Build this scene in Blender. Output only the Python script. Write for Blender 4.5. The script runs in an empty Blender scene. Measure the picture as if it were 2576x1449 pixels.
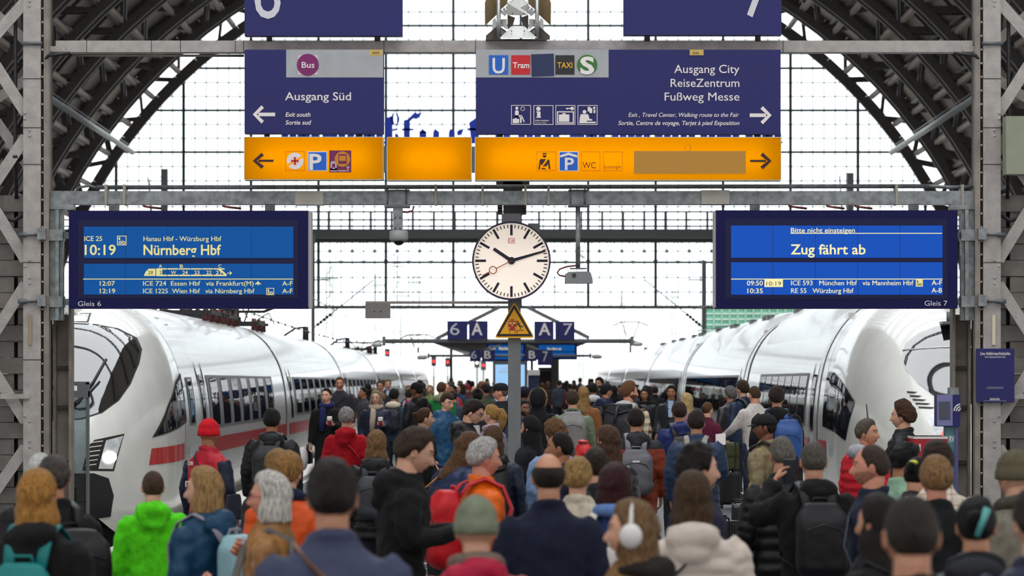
import bpy, math, random
from math import sin, cos, pi, radians, sqrt, atan2
from mathutils import Vector, Matrix, noise
random.seed(7)
SC = bpy.context.scene
COL = SC.collection
# ---------------------------------------------------------------- camera, sky, exposure
F = 8300.0           # focal length in pixels of the 2576 px wide frame
CX, HY, H = 1288.0, 935.0, 2.12
cd = bpy.data.cameras.new('camera'); cam = bpy.data.objects.new('camera', cd); COL.objects.link(cam)
cam.location = (0, 0, H); cam.rotation_euler = (pi/2, 0, 0)
cd.sensor_width = 36.0; cd.lens = F/2576*36.0; cd.shift_y = (HY-724.5)/2576
cd.clip_start = 0.5; cd.clip_end = 3000
cd.dof.use_dof = True; cd.dof.focus_distance = 37.0; cd.dof.aperture_fstop = 4.2
SC.camera = cam
w = bpy.data.worlds.new('overcast'); SC.world = w; w.use_nodes = True
bg = w.node_tree.nodes['Background']; bg.inputs[0].default_value = (0.93, 0.97, 1.0, 1); bg.inputs[1].default_value = 1.0
EXPO = 1.38
SC.view_settings.view_transform = 'Standard'; SC.view_settings.look = 'None'
SC.view_settings.exposure = EXPO; SC.view_settings.gamma = 1; SC.view_settings.use_curve_mapping = False
EM = 1.0/2**EXPO
SC.cycles.max_bounces = 6; SC.cycles.diffuse_bounces = 3; SC.cycles.glossy_bounces = 3
SC.cycles.transmission_bounces = 4; SC.cycles.transparent_max_bounces = 6; SC.cycles.caustics_reflective = False; SC.cycles.caustics_refractive = False
SC.cycles.sample_clamp_indirect = 4.0
SC.cycles.use_denoising = True

# ---------------------------------------------------------------- helpers
def lin(c):
    if isinstance(c, str):
        c = c.lstrip('#'); c = [int(c[i:i+2], 16)/255 for i in (0, 2, 4)]
    return tuple((x/12.92 if x <= 0.04045 else ((x+0.055)/1.055)**2.4) for x in c)
MATS = {}
def mat(name, col, rough=0.6, metal=0.0, var=0.0, vscale=6.0, bump=0.0, bscale=40.0, emit=None, estr=1.0, coat=0.0, stretch=None, spec=0.5, sheen=0.0, col2=None):
    if name in MATS: return MATS[name]
    m = bpy.data.materials.new(name); m.use_nodes = True; MATS[name] = m
    nt = m.node_tree; b = nt.nodes['Principled BSDF']
    c = lin(col); b.inputs['Base Color'].default_value = (*c, 1)
    b.inputs['Roughness'].default_value = rough; b.inputs['Metallic'].default_value = metal
    b.inputs['Specular IOR Level'].default_value = spec
    if coat: b.inputs['Coat Weight'].default_value = coat; b.inputs['Coat Roughness'].default_value = 0.05
    if sheen: b.inputs['Sheen Weight'].default_value = sheen
    if emit is not None:
        b.inputs['Emission Color'].default_value = (*lin(emit), 1); b.inputs['Emission Strength'].default_value = estr*EM
    if var or bump:
        tc = nt.nodes.new('ShaderNodeTexCoord'); src = tc.outputs['Object']
        if stretch:
            mp = nt.nodes.new('ShaderNodeMapping'); mp.inputs['Scale'].default_value = stretch
            nt.links.new(src, mp.inputs[0]); src = mp.outputs[0]
    if var:
        n = nt.nodes.new('ShaderNodeTexNoise'); n.inputs['Scale'].default_value = vscale; n.inputs['Detail'].default_value = 5
        nt.links.new(src, n.inputs['Vector'])
        r = nt.nodes.new('ShaderNodeValToRGB')
        d = lin(col2) if col2 else tuple(x*(1-var) for x in c)
        u = c if col2 else tuple(min(1, x*(1+var)) for x in c)
        r.color_ramp.elements[0].position = 0.35; r.color_ramp.elements[1].position = 0.65
        r.color_ramp.elements[0].color = (*d, 1); r.color_ramp.elements[1].color = (*u, 1)
        nt.links.new(n.outputs['Fac'], r.inputs[0]); nt.links.new(r.outputs[0], b.inputs['Base Color'])
    if bump:
        n2 = nt.nodes.new('ShaderNodeTexNoise'); n2.inputs['Scale'].default_value = bscale; n2.inputs['Detail'].default_value = 4
        nt.links.new(src, n2.inputs['Vector'])
        bp = nt.nodes.new('ShaderNodeBump'); bp.inputs['Strength'].default_value = bump; bp.inputs['Distance'].default_value = 0.02
        nt.links.new(n2.outputs['Fac'], bp.inputs['Height']); nt.links.new(bp.outputs[0], b.inputs['Normal'])
    return m
def glass_mat(name, tint, refl=0.08, alpha=0.0):
    m = bpy.data.materials.new(name); m.use_nodes = True; nt = m.node_tree; nt.nodes.clear(); MATS[name] = m
    o = nt.nodes.new('ShaderNodeOutputMaterial'); t = nt.nodes.new('ShaderNodeBsdfTransparent'); t.inputs[0].default_value = (*lin(tint), 1)
    g = nt.nodes.new('ShaderNodeBsdfGlossy'); g.inputs['Roughness'].default_value = 0.02
    mx = nt.nodes.new('ShaderNodeMixShader'); mx.inputs[0].default_value = refl
    nt.links.new(t.outputs[0], mx.inputs[1]); nt.links.new(g.outputs[0], mx.inputs[2]); nt.links.new(mx.outputs[0], o.inputs[0])
    return m
def trans_mat(name, col, tw=0.75):
    m = bpy.data.materials.new(name); m.use_nodes = True; nt = m.node_tree; nt.nodes.clear(); MATS[name] = m
    o = nt.nodes.new('ShaderNodeOutputMaterial'); t = nt.nodes.new('ShaderNodeBsdfTranslucent'); t.inputs[0].default_value = (*lin(col), 1)
    g = nt.nodes.new('ShaderNodeBsdfDiffuse'); g.inputs[0].default_value = (*lin(col), 1)
    mx = nt.nodes.new('ShaderNodeMixShader'); mx.inputs[0].default_value = tw
    nt.links.new(g.outputs[0], mx.inputs[1]); nt.links.new(t.outputs[0], mx.inputs[2]); nt.links.new(mx.outputs[0], o.inputs[0])
    return m

def X(px, d): return (px-CX)*d/F
def Z(py, d): return H-(py-HY)*d/F

class MB:
    def __init__(s): s.v = []; s.f = []; s.m = []; s.sm = []
    def add(s, vs, fs, m=0, smooth=False):
        o = len(s.v); s.v.extend([tuple(p) for p in vs])
        for f in fs: s.f.append([i+o for i in f]); s.m.append(m); s.sm.append(smooth)
        return s
    def box(s, x0, x1, y0, y1, z0, z1, m=0):
        return s.add([(x0,y0,z0),(x1,y0,z0),(x1,y1,z0),(x0,y1,z0),(x0,y0,z1),(x1,y0,z1),(x1,y1,z1),(x0,y1,z1)],
              [(0,3,2,1),(4,5,6,7),(0,1,5,4),(1,2,6,5),(2,3,7,6),(3,0,4,7)], m)
    def bar(s, a, b, w, h=None, m=0, up=(0,0,1)):
        a = Vector(a); b = Vector(b); t = (b-a)
        if t.length < 1e-6: return s
        t.normalize(); h = h or w; u = Vector(up)
        if abs(t.dot(u)) > 0.99: u = Vector((0,1,0))
        r = t.cross(u).normalized(); u = r.cross(t)
        vs = []
        for p in (a, b):
            for i, j in ((-1,-1),(1,-1),(1,1),(-1,1)): vs.append(p+r*(i*w/2)+u*(j*h/2))
        return s.add(vs, [(0,1,2,3),(7,6,5,4),(0,4,5,1),(1,5,6,2),(2,6,7,3),(3,7,4,0)], m)
    def tube(s, pts, r, n=8, m=0, cap=True, smooth=True, flat=1.0, up=(0,0,1)):
        pts = [Vector(p) for p in pts]; k = len(pts)
        rs = r if isinstance(r, (list, tuple)) else [r]*k
        rings = []; pu = None
        for i in range(k):
            t = (pts[min(i+1,k-1)]-pts[max(i-1,0)])
            if t.length < 1e-9: t = Vector((0,0,1))
            t.normalize()
            if pu is None:
                u = Vector(up)
                if abs(t.dot(u)) > 0.95: u = Vector((0,1,0)) if abs(t.y) < .9 else Vector((1,0,0))
            else: u = pu
            x = t.cross(u).normalized(); u = x.cross(t).normalized(); pu = u
            rings.append([pts[i]+x*(cos(2*pi*j/n)*rs[i])+u*(sin(2*pi*j/n)*rs[i]*flat) for j in range(n)])
        return s.loft(rings, m, cap, smooth)
    def loft(s, rings, m=0, cap=True, smooth=True, closed=True):
        n = len(rings[0]); vs = [p for r in rings for p in r]; fs = []
        for i in range(len(rings)-1):
            for j in range(n if closed else n-1):
                j2 = (j+1) % n
                fs.append((i*n+j, i*n+j2, (i+1)*n+j2, (i+1)*n+j))
        if cap:
            fs.append(tuple(reversed(range(n)))); fs.append(tuple((len(rings)-1)*n+j for j in range(n)))
        return s.add(vs, fs, m, smooth)
    def ell(s, c, r, nu=16, nv=10, m=0, R=None):
        c = Vector(c); vs = []; fs = []
        for i in range(nv+1):
            th = pi*i/nv
            for j in range(nu):
                a = 2*pi*j/nu; p = Vector((r[0]*sin(th)*cos(a), r[1]*sin(th)*sin(a), r[2]*cos(th)))
                if R: p = R @ p
                vs.append(c+p)
        for i in range(nv):
            for j in range(nu):
                j2 = (j+1) % nu; fs.append((i*nu+j, (i+1)*nu+j, (i+1)*nu+j2, i*nu+j2))
        return s.add(vs, fs, m, True)
    def prism(s, poly, y0, y1, m=0):       # polygon in the XZ plane, extruded along Y
        n = len(poly)
        vs = [(x, y0, z) for x, z in poly]+[(x, y1, z) for x, z in poly]
        fs = [tuple(range(n)), tuple(reversed(range(n, 2*n)))]+[(j, j+n, (j+1) % n+n, (j+1) % n) for j in range(n)]
        return s.add(vs, fs, m)
    def disc(s, cx, cz, r, y0, y1, n=40, m=0):
        return s.prism([(cx+r*cos(2*pi*i/n), cz+r*sin(2*pi*i/n)) for i in range(n)], y0, y1, m)
    def ring(s, cx, cz, r0, r1, y0, y1, n=40, m=0):
        rings = [[(cx+r*cos(2*pi*i/n), y, cz+r*sin(2*pi*i/n)) for i in range(n)] for r, y in ((r1,y0),(r0,y0),(r0,y1),(r1,y1),(r1,y0))]
        return s.loft(rings, m, False, False)
    def build(s, name, mats, parent=None, off=None, xf=None):
        me = bpy.data.meshes.new(name)
        if parent is not None and off is None: off = parent.location
        v = s.v
        if xf is not None: v = [xf @ Vector(p) for p in v]
        if off is not None: ox, oy, oz = off; v = [(p[0]-ox, p[1]-oy, p[2]-oz) for p in v]
        me.from_pydata([tuple(p) for p in v], [], s.f)
        if not isinstance(mats, (list, tuple)): mats = [mats]
        for m in mats: me.materials.append(m)
        me.polygons.foreach_set('material_index', s.m); me.polygons.foreach_set('use_smooth', s.sm)
        me.update()
        o = bpy.data.objects.new(name, me); COL.objects.link(o)
        if parent is not None: o.parent = parent
        return o
def tag(o, label=None, cat=None, group=None, kind=None):
    if label: o['label'] = label
    if cat: o['category'] = cat
    if group: o['group'] = group
    if kind: o['kind'] = kind
    return o
def thing(name, loc, label, cat, group=None, rz=0.0):
    o = bpy.data.objects.new(name, None); COL.objects.link(o); o.location = loc; o.rotation_euler = (0, 0, rz); o.empty_display_size = .1
    return tag(o, label, cat, group)
def struct(o): o['kind'] = 'structure'; return o
FITS = []
def text(parent, s, px0, px1, pyt, pyb, d, m, name='lettering', bold=0.0, shear=0.0, depth=0.002, align='L', fit=True):
    """s spans px0..px1; its capitals span pyt..pyb (photo pixels at depth d)"""
    c = bpy.data.curves.new(name, 'FONT'); c.body = s; c.extrude = depth; c.offset = 0; c.shear = shear; c.resolution_u = 3
    c.materials.append(m)
    o = bpy.data.objects.new(name, c); COL.objects.link(o); o.rotation_euler = (pi/2, 0, 0)
    o.parent = parent
    h = (pyb-pyt)*d/F
    c.size = h/0.729; c.offset = bold*c.size*.7 if 'M' not in s and 'W' not in s else 0; o['twin'] = bold*c.size if 'M' in s or 'W' in s else 0.0
    o.location = Vector((X(px0, d), d, Z(pyb, d)))-parent.location
    FITS.append((o, X(px0, d)-parent.location.x, X(px1, d)-parent.location.x))
    return o
def run_fits():
    bpy.context.view_layer.update()
    dg = bpy.context.evaluated_depsgraph_get()
    for o, x0, x1 in FITS:
        bb = o.bound_box; a = min(p[0] for p in bb); b = max(p[0] for p in bb)
        k = (x1-x0)/max(1e-6, b-a) if x0 is not None else 1
        me = bpy.data.meshes.new_from_object(o.evaluated_get(dg)); tw = o.get('twin', 0.0); n = o.name.split('.')[0]; par, l = o.parent, o.location.copy()
        if tw:
            vs = [tuple(v.co) for v in me.vertices]; fs = [tuple(f.vertices) for f in me.polygons]; mt = list(me.materials); nv = len(vs)
            me = bpy.data.meshes.new(n); me.from_pydata([(a_-tw*.55, b_, c_) for a_, b_, c_ in vs]+[(a_+tw*.55, b_, c_+.0001) for a_, b_, c_ in vs], [], fs+[tuple(i+nv for i in f) for f in fs])
            for q in mt: me.materials.append(q)
        c = o.data; bpy.data.objects.remove(o); bpy.data.curves.remove(c)
        q = bpy.data.objects.new(n, me); COL.objects.link(q); q.parent = par; q.rotation_euler = (pi/2, 0, 0)
        q.location = (x0-a*k if x0 is not None else l.x, l.y, l.z); q.scale = (k, 1, 1)
    FITS.clear()

# ---------------------------------------------------------------- shared materials
M_paint = mat('grey_paint', '#a8a29d', .55, var=.12, vscale=9, bump=.25, bscale=60)
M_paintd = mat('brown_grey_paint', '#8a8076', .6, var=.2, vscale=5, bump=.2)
M_dark = mat('dark_iron', '#3d3835', .6, var=.15)
M_galv = mat('galvanised_steel', '#85898a', .42, metal=.35, var=.28, vscale=14, bump=.1)
M_galvd = mat('weathered_steel', '#64686a', .45, metal=.3, var=.25, vscale=14)
M_pole = mat('grey_pole_paint', '#747577', .5, var=.06)
M_black = mat('black_rubber', '#1a1a1c', .55)
M_white = mat('white_film', '#efe6e4', .6)
M_navy = mat('navy_sign', '#1b1b62', .6, var=.06, vscale=2)
M_alu = mat('brushed_aluminium', '#b9b9bb', .35, metal=.7, var=.08)
M_greyb = mat('grey_sign_band', '#a9aaae', .5, var=.06)
M_red = mat('signal_red', '#c8131f', .4)
M_redcable = mat('red_brown_cable', '#6b2a26', .5)
M_cream = mat('cream_paint', '#d9cfb4', .5)
# ---------------------------------------------------------------- floor, tracks, ground
M_tile = mat('dark_floor_tile', '#4e5154', .5, var=.14, vscale=3, bump=.05, spec=.25)
def tile_lines(m, sx, sy, col, wd):
    nt = m.node_tree; b = nt.nodes['Principled BSDF']; tc = nt.nodes.new('ShaderNodeTexCoord')
    br = nt.nodes.new('ShaderNodeTexBrick'); br.inputs['Scale'].default_value = 1; br.inputs['Brick Width'].default_value = sx; br.inputs['Row Height'].default_value = sy
    br.inputs['Mortar Size'].default_value = wd; br.inputs['Color1'].default_value = (0,0,0,1); br.inputs['Color2'].default_value = (0,0,0,1); br.inputs['Mortar'].default_value = (1,1,1,1)
    nt.links.new(tc.outputs['Object'], br.inputs['Vector'])
    mx = nt.nodes.new('ShaderNodeMix'); mx.data_type = 'RGBA'; old = b.inputs['Base Color'].links[0].from_socket
    nt.links.new(br.outputs['Color'], mx.inputs[0]); nt.links.new(old, mx.inputs[6]); mx.inputs[7].default_value = (*lin(col), 1)
    nt.links.new(mx.outputs[2], b.inputs['Base Color'])
tile_lines(M_tile, 1.2, .6, '#7d8082', .014)
M_edge = mat('platform_edge_stone', '#d8d2c8', .5, var=.06, vscale=8)
M_conc = mat('track_concrete', '#8d877d', .8, var=.2)
M_ball = mat('pale_ballast', '#b9b6b0', .9, var=.2, vscale=4)
M_rail = mat('rail_steel', '#8c8279', .35, metal=.7)
PE = 4.82            # platform edge
fl = MB(); fl.box(-PE, PE, 37, 192, -.9, 0); fl.box(-16, 16, -14, 37, -.9, 0)
struct(fl.build('floor', M_tile))
g = MB(); g.box(-300, 300, 30, 2500, -1.2, -.92)
struct(g.build('ground', M_ball))
e = MB()
for sg in (-1, 1):
    e.box(min(sg*PE, sg*(PE-.62)), max(sg*PE, sg*(PE-.62)), 37, 192, .002, .012)
    e.box(min(sg*(PE-.8), sg*(PE-.88)), max(sg*(PE-.8), sg*(PE-.88)), 37, 192, .002, .008)
e.box(-PE-.6, PE+.6, 36.3, 36.45, .002, .008); e.box(-PE-.6, PE+.6, 35.3, 35.42, .002, .008)
struct(e.build('trim_1', M_edge))
for sg, nm in ((-1, 'left'), (1, 'right')):
    r = MB()
    for dx in (-.72, .72): r.box(sg*6.48+dx-.04, sg*6.48+dx+.04, 42, 192, -.93, -.76)
    struct(r.build('trim_2' if sg < 0 else 'trim_3', M_rail))

# ---------------------------------------------------------------- hall roof: barrel vault, trusses, gable glazing
RC = -1.0; RIN = 28.0; ROUT = 29.7; GY = 193.0
M_roof = mat('brown_roof_boards', '#9c948c', .8, var=.15, vscale=1.5)
M_truss = mat('dark_truss_paint', '#4d4846', .6, var=.1)
M_purl = mat('grey_purlin_paint', '#b3a79f', .5)
M_gable = mat('gable_frame_paint', '#3f4a4c', .5)
def arc(R, a, y): return (R*cos(a), y, RC+R*sin(a))
pan = MB()
for sg in (0, 1):
    angs = [radians(a) for a in (4, 8, 13, 20, 27, 34, 41, 48, 55, 62, 66)]
    if sg: angs = [pi-a for a in angs]
    for i in range(len(angs)-1):
        if i in (1,): continue
        for (ya, yb) in ((20, 110), (110, GY)):
            p = [arc(R, a, y) for R in (30.0, 30.3) for a, y in ((angs[i], ya), (angs[i+1], ya), (angs[i+1], yb), (angs[i], yb))]
            pan.add(p, [(0,1,2,3),(7,6,5,4),(0,4,5,1),(1,5,6,2),(2,6,7,3),(3,7,4,0)])
struct(pan.build('ceiling', M_roof))
# concourse hall around and behind the camera, side walls of the train hall
c_ = MB()
for k in range(12): c_.box(-34, 34, -36+k*5, -36+k*5+2.4, 13, 13.4)
for k in range(-5, 6): c_.box(k*6-.2, k*6+.2, -36, 22, 12.6, 13)
c_.box(-34, -24, -36, 22, 13.41, 13.5); c_.box(24, 34, -36, 22, 13.41, 13.5); struct(c_.build('ceiling', M_roof))
M_wall = mat('sandstone_wall', '#a3978a', .85, var=.1)
for sg, nm in ((-1, 'left'), (1, 'right')):
    w_ = MB(); a, c = sorted((sg*30.6, sg*31.2)); w_.box(a, c, 20, GY, -1, 1.6); w_.box(a, c, -36, 20, -1, 13); struct(w_.build('wall_%s' % nm, M_wall))
w_ = MB(); w_.box(-34, 34, -37, -36, -1, 3.6); w_.box(-34, 34, -37, -36, 12, 13.4)
for k in range(-4, 5): w_.box(k*8-1, k*8+1, -37, -36, 3.6, 12)
struct(w_.build('wall_back', M_wall))
# pierced lattice band low on the vault sides
lat = MB()
for sg in (0, 1):
    for k in range(60):
        y = 125+k*1.15
        for a0, a1 in ((8, 10.5), (10.5, 13)):
            for s2 in (0, 1):
                A = radians(a0 if s2 else a1); B = radians(a1 if s2 else a0)
                if sg: A = pi-A; B = pi-B
                lat.bar(arc(30.1, A, y), arc(30.1, B, y+1.15), .42, .1)
struct(lat.build('trim_4', M_truss))
def truss(y, light=False, wide=0.0):
    t = MB(); N = 56
    A = [radians(2+176*i/N) for i in range(N+1)]
    ys = (y,) if not wide else (y-wide, y+wide)
    for yy in ys:
        for R, th in ((RIN, .62), (ROUT, .62)) if not wide else ((RIN, .42), (ROUT, .36)):
            for i in range(N): t.bar(arc(R, A[i], yy), arc(R, A[i+1], yy), .42 if not wide else .3, th)
        for i in range(N):
            if i % 2 == 0: t.bar(arc(RIN, A[i], yy), arc(ROUT, A[i+1], yy), .2, .26)
            else: t.bar(arc(ROUT, A[i], yy), arc(RIN, A[i+1], yy), .16, .34)
    if wide:
        for i in range(0, N, 2):
            t.bar(arc(RIN, A[i], y-wide), arc(RIN, A[i], y+wide), .16)
            t.bar(arc(RIN, A[i], y-wide), arc(RIN, A[i+2] if i+2 <= N else A[i], y+wide), .12)
    return t
for k in range(8):
    o = truss(GY-.5 if k == 0 else GY-k*9.3, wide=0 if k == 0 else .55).build('roof_truss', M_truss); struct(o)
    o['label'] = 'riveted arch truss across the hall, %s from the far glazed end' % ('nearest' if k == 0 else ['', 'second', 'third', 'fourth', 'fifth', 'sixth', 'seventh', 'eighth'][k])
for k in range(10):
    struct(truss(GY-8*9.3-k*9.3, wide=0).build('roof_truss', M_truss))
pu = MB(); pl = MB()
for i in range(5, 86):
    if i % 2: continue
    for a in (radians(i*1.06), pi-radians(i*1.06)):
        if i % 4 == 0:
            for k in range(8):
                y0 = GY-k*9.3
                pl.bar(arc(28.35, a, y0-.8), arc(29.4, a, y0-4.6), .24, .24); pl.bar(arc(29.4, a, y0-4.6), arc(28.35, a, y0-8.4), .24, .24)
        if i % 4 == 0:
            for da in (0, .012): pu.bar(arc(29.8, a+da, 112), arc(29.8, a+da, GY), .13, .2)
for k in range(16):
    y = GY-4.65-k*4.65
    for i in range(8, 66, 2):
        for sg in (0, 1):
            A, B = radians(i), radians(i+2)
            if sg: A, B = pi-A, pi-B
            pu.bar(arc(29.9, A, y), arc(29.9, B, y), .13, .2)
struct(pu.build('trim_5', M_truss)); struct(pl.build('trim_6', M_purl))
# gable glazing
D = GY
def gx(p): return X(p, D)
def gz(p): return Z(p, D)
gl = MB()
N = 64; pts = []
ZB = gz(770)
a0 = math.asin((ZB-RC)/28.0)
pts = [arc(28.0, a0+(pi-2*a0)*i/N, 0) for i in range(N+1)]
gl.prism([(p[0], p[2]) for p in pts], D+.02, D+.05)
win = thing('window_1', (0, D, ZB), 'huge arched glass gable closing the far end of the train hall', 'window'); win['kind'] = 'structure'
gl.build('glass_pane', glass_mat('gable_glass', '#fbfdfd', .03), win)
fr = MB(); fm = MB()
def zarc(x): return RC+sqrt(max(0, 28.0**2-x*x))
px = 1310-169.5*7
xs = []
k = -7
while k <= 7:
    x = gx(1310+169.5*k)
    if abs(x) < 27.5 and zarc(x) > ZB: fr.box(x-.085, x+.085, D-.25, D, ZB, min(zarc(x), 30))
    for j in range(1, 6):
        x2 = x+j*169.5/6*D/F
        if abs(x2) < 27.3 and zarc(x2) > ZB: fm.box(x2-.028, x2+.028, D-.05, D, ZB, min(zarc(x2), 30))
    k += 1
for py in [-253, -147, -41, 65, 172, 278, 383, 490, 660]:
    z = gz(py); hw = sqrt(max(0, 28**2-(z-RC)**2))
    if hw > 1: fr.box(-hw, hw, D-.15, D, z-.065, z+.065)
for py in [-218, -182, -112, -76, -6, 30, 101, 136, 208, 243, 313, 348, 419, 455, 508, 520, 632, 698, 735]:
    z = gz(py); hw = sqrt(max(0, 28**2-(z-RC)**2))
    fm.box(-hw, hw, D-.04, D, z-.03, z+.03)
for k in range(-42, 43):          # X bracing row
    x0 = gx(1310+k*56.5); x1 = gx(1310+(k+1)*56.5)
    if abs(x0) > 26 or abs(x1) > 26: continue
    fm.bar((x0, D-.06, gz(603)), (x1, D-.06, gz(660)), .05); fm.bar((x0, D-.06, gz(660)), (x1, D-.06, gz(603)), .05)
fr.build('mullion_frame', M_gable, win); fm.build('glazing_bars', M_gable, win)
bm_ = MB(); bm_.box(-27.6, 27.6, D-1.6, D+.1, gz(601), gz(579)); bm_.box(-27.8, 27.8, D-.5, D, gz(777), gz(769)); bm_.box(-27.6, 27.6, D-.4, D, gz(611), gz(601))
struct(bm_.build('beam_gable_walkway', mat('walkway_beam', '#5d5f60', .6)))
rl = MB()
for py in (536, 556, 572): rl.box(-27, 27, D-1.55, D-1.47, gz(py)-.05, gz(py)+.05)
for k in range(-22, 23):
    x = gx(1303+k*52.5)
    if abs(x) < 27: rl.box(x-.07, x+.07, D-1.6, D-1.45, gz(579), gz(535))
tag(rl.build('walkway_railing', mat('railing_paint', '#5a5d5f', .5)), 'grey handrail along the high walkway across the glass gable', 'railing')
# blackletter newspaper lettering hung in front of the gable
M_blue = mat('cobalt_letters', '#2448d8', .5)
wd = thing('blackletter_sign', (0, D-1.9, gz(366)), 'large cobalt blue blackletter word hung before the glass gable', 'sign')
def glyph(polys):
    b = MB()
    for p in polys: b.prism([(gx(x), gz(y)) for x, y in p], D-1.9, D-1.7)
    b.build('letter', M_blue, wd)
def dia(x, y, r=9): return [(x, y-r), (x+r*.8, y), (x+r*.9, y+16), (x, y+22), (x-r*.8, y+16), (x-r*.8, y)]
def minim(x, y=329, b=366, w=15): return [(x-w*.2, y), (x+w*.55, y+9), (x+w*.5, b-8), (x+w*.9, b-4), (x, b+4), (x-w*.6, b-6), (x-w*.5, y+8)]
glyph([[(974, 303), (990, 297), (991, 372), (974, 372)], [(990, 322), (986, 303), (990, 292), (996, 287), (993, 298), (993, 310), (995, 316)],
       [(996, 287), (1004, 293), (1008, 303), (1007, 312), (1001, 321), (995, 324), (1001, 314), (1002, 303)], [(991, 330), (1002, 328), (1001, 333), (991, 336)],
       [(996, 340), (1006, 346), (1004, 370), (996, 366)]])
glyph([[(1018, 309), (1034, 304), (1034, 372), (1018, 372)], [(1013, 329), (1043, 329), (1043, 334), (1013, 334)], [(1030, 304), (1047, 287), (1052, 292), (1064, 288), (1058, 300), (1050, 306), (1042, 304), (1034, 311)]])
glyph([minim(1067), minim(1099), [(1058, 336), (1075, 336), (1075, 341), (1058, 341)]])
glyph([minim(1138), [(1150, 337), (1158, 331), (1168, 330), (1163, 345), (1152, 347)]])
glyph([[(1181, 314), (1197, 303), (1206, 311), (1206, 356), (1200, 366), (1186, 367)], [(1176, 328), (1214, 328), (1214, 334), (1176, 334)]])
for x0, n in ((722, 3), (776, 2), (824, 3), (886, 3), (938, 2), (1255, 2), (1312, 3), (1378, 2), (1440, 3), (1492, 2), (1545, 3), (1604, 2), (1655, 3), (1716, 2), (1766, 3), (1826, 2), (1880, 3), (1930, 2)):
    glyph([minim(x0+20*i, 333, 368, 17) for i in range(n)]+[[(x0-6, 338), (x0+20*n-14, 338), (x0+20*n-14, 341), (x0-6, 341)]])
# diagonal stay pipes in the hall corners
for sg in (-1, 1):
    s_ = MB()
    d0 = 120.0
    s_.tube([(X(1288+sg*1170, d0), d0, Z(243, d0)), (X(1288+sg*955, 150), 150, Z(383, 150))], .13, 10)
    s_.tube([(X(1288+sg*1170, d0), d0, Z(225, d0)), (X(1288+sg*955, 150), 150, Z(370, 150))], .02, 6)
    tag(s_.build('stay_pipe', M_galv), 'slanting grey steel stay pipe in the upper %s corner of the hall' % ('left' if sg < 0 else 'right'), 'pipe')
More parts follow.
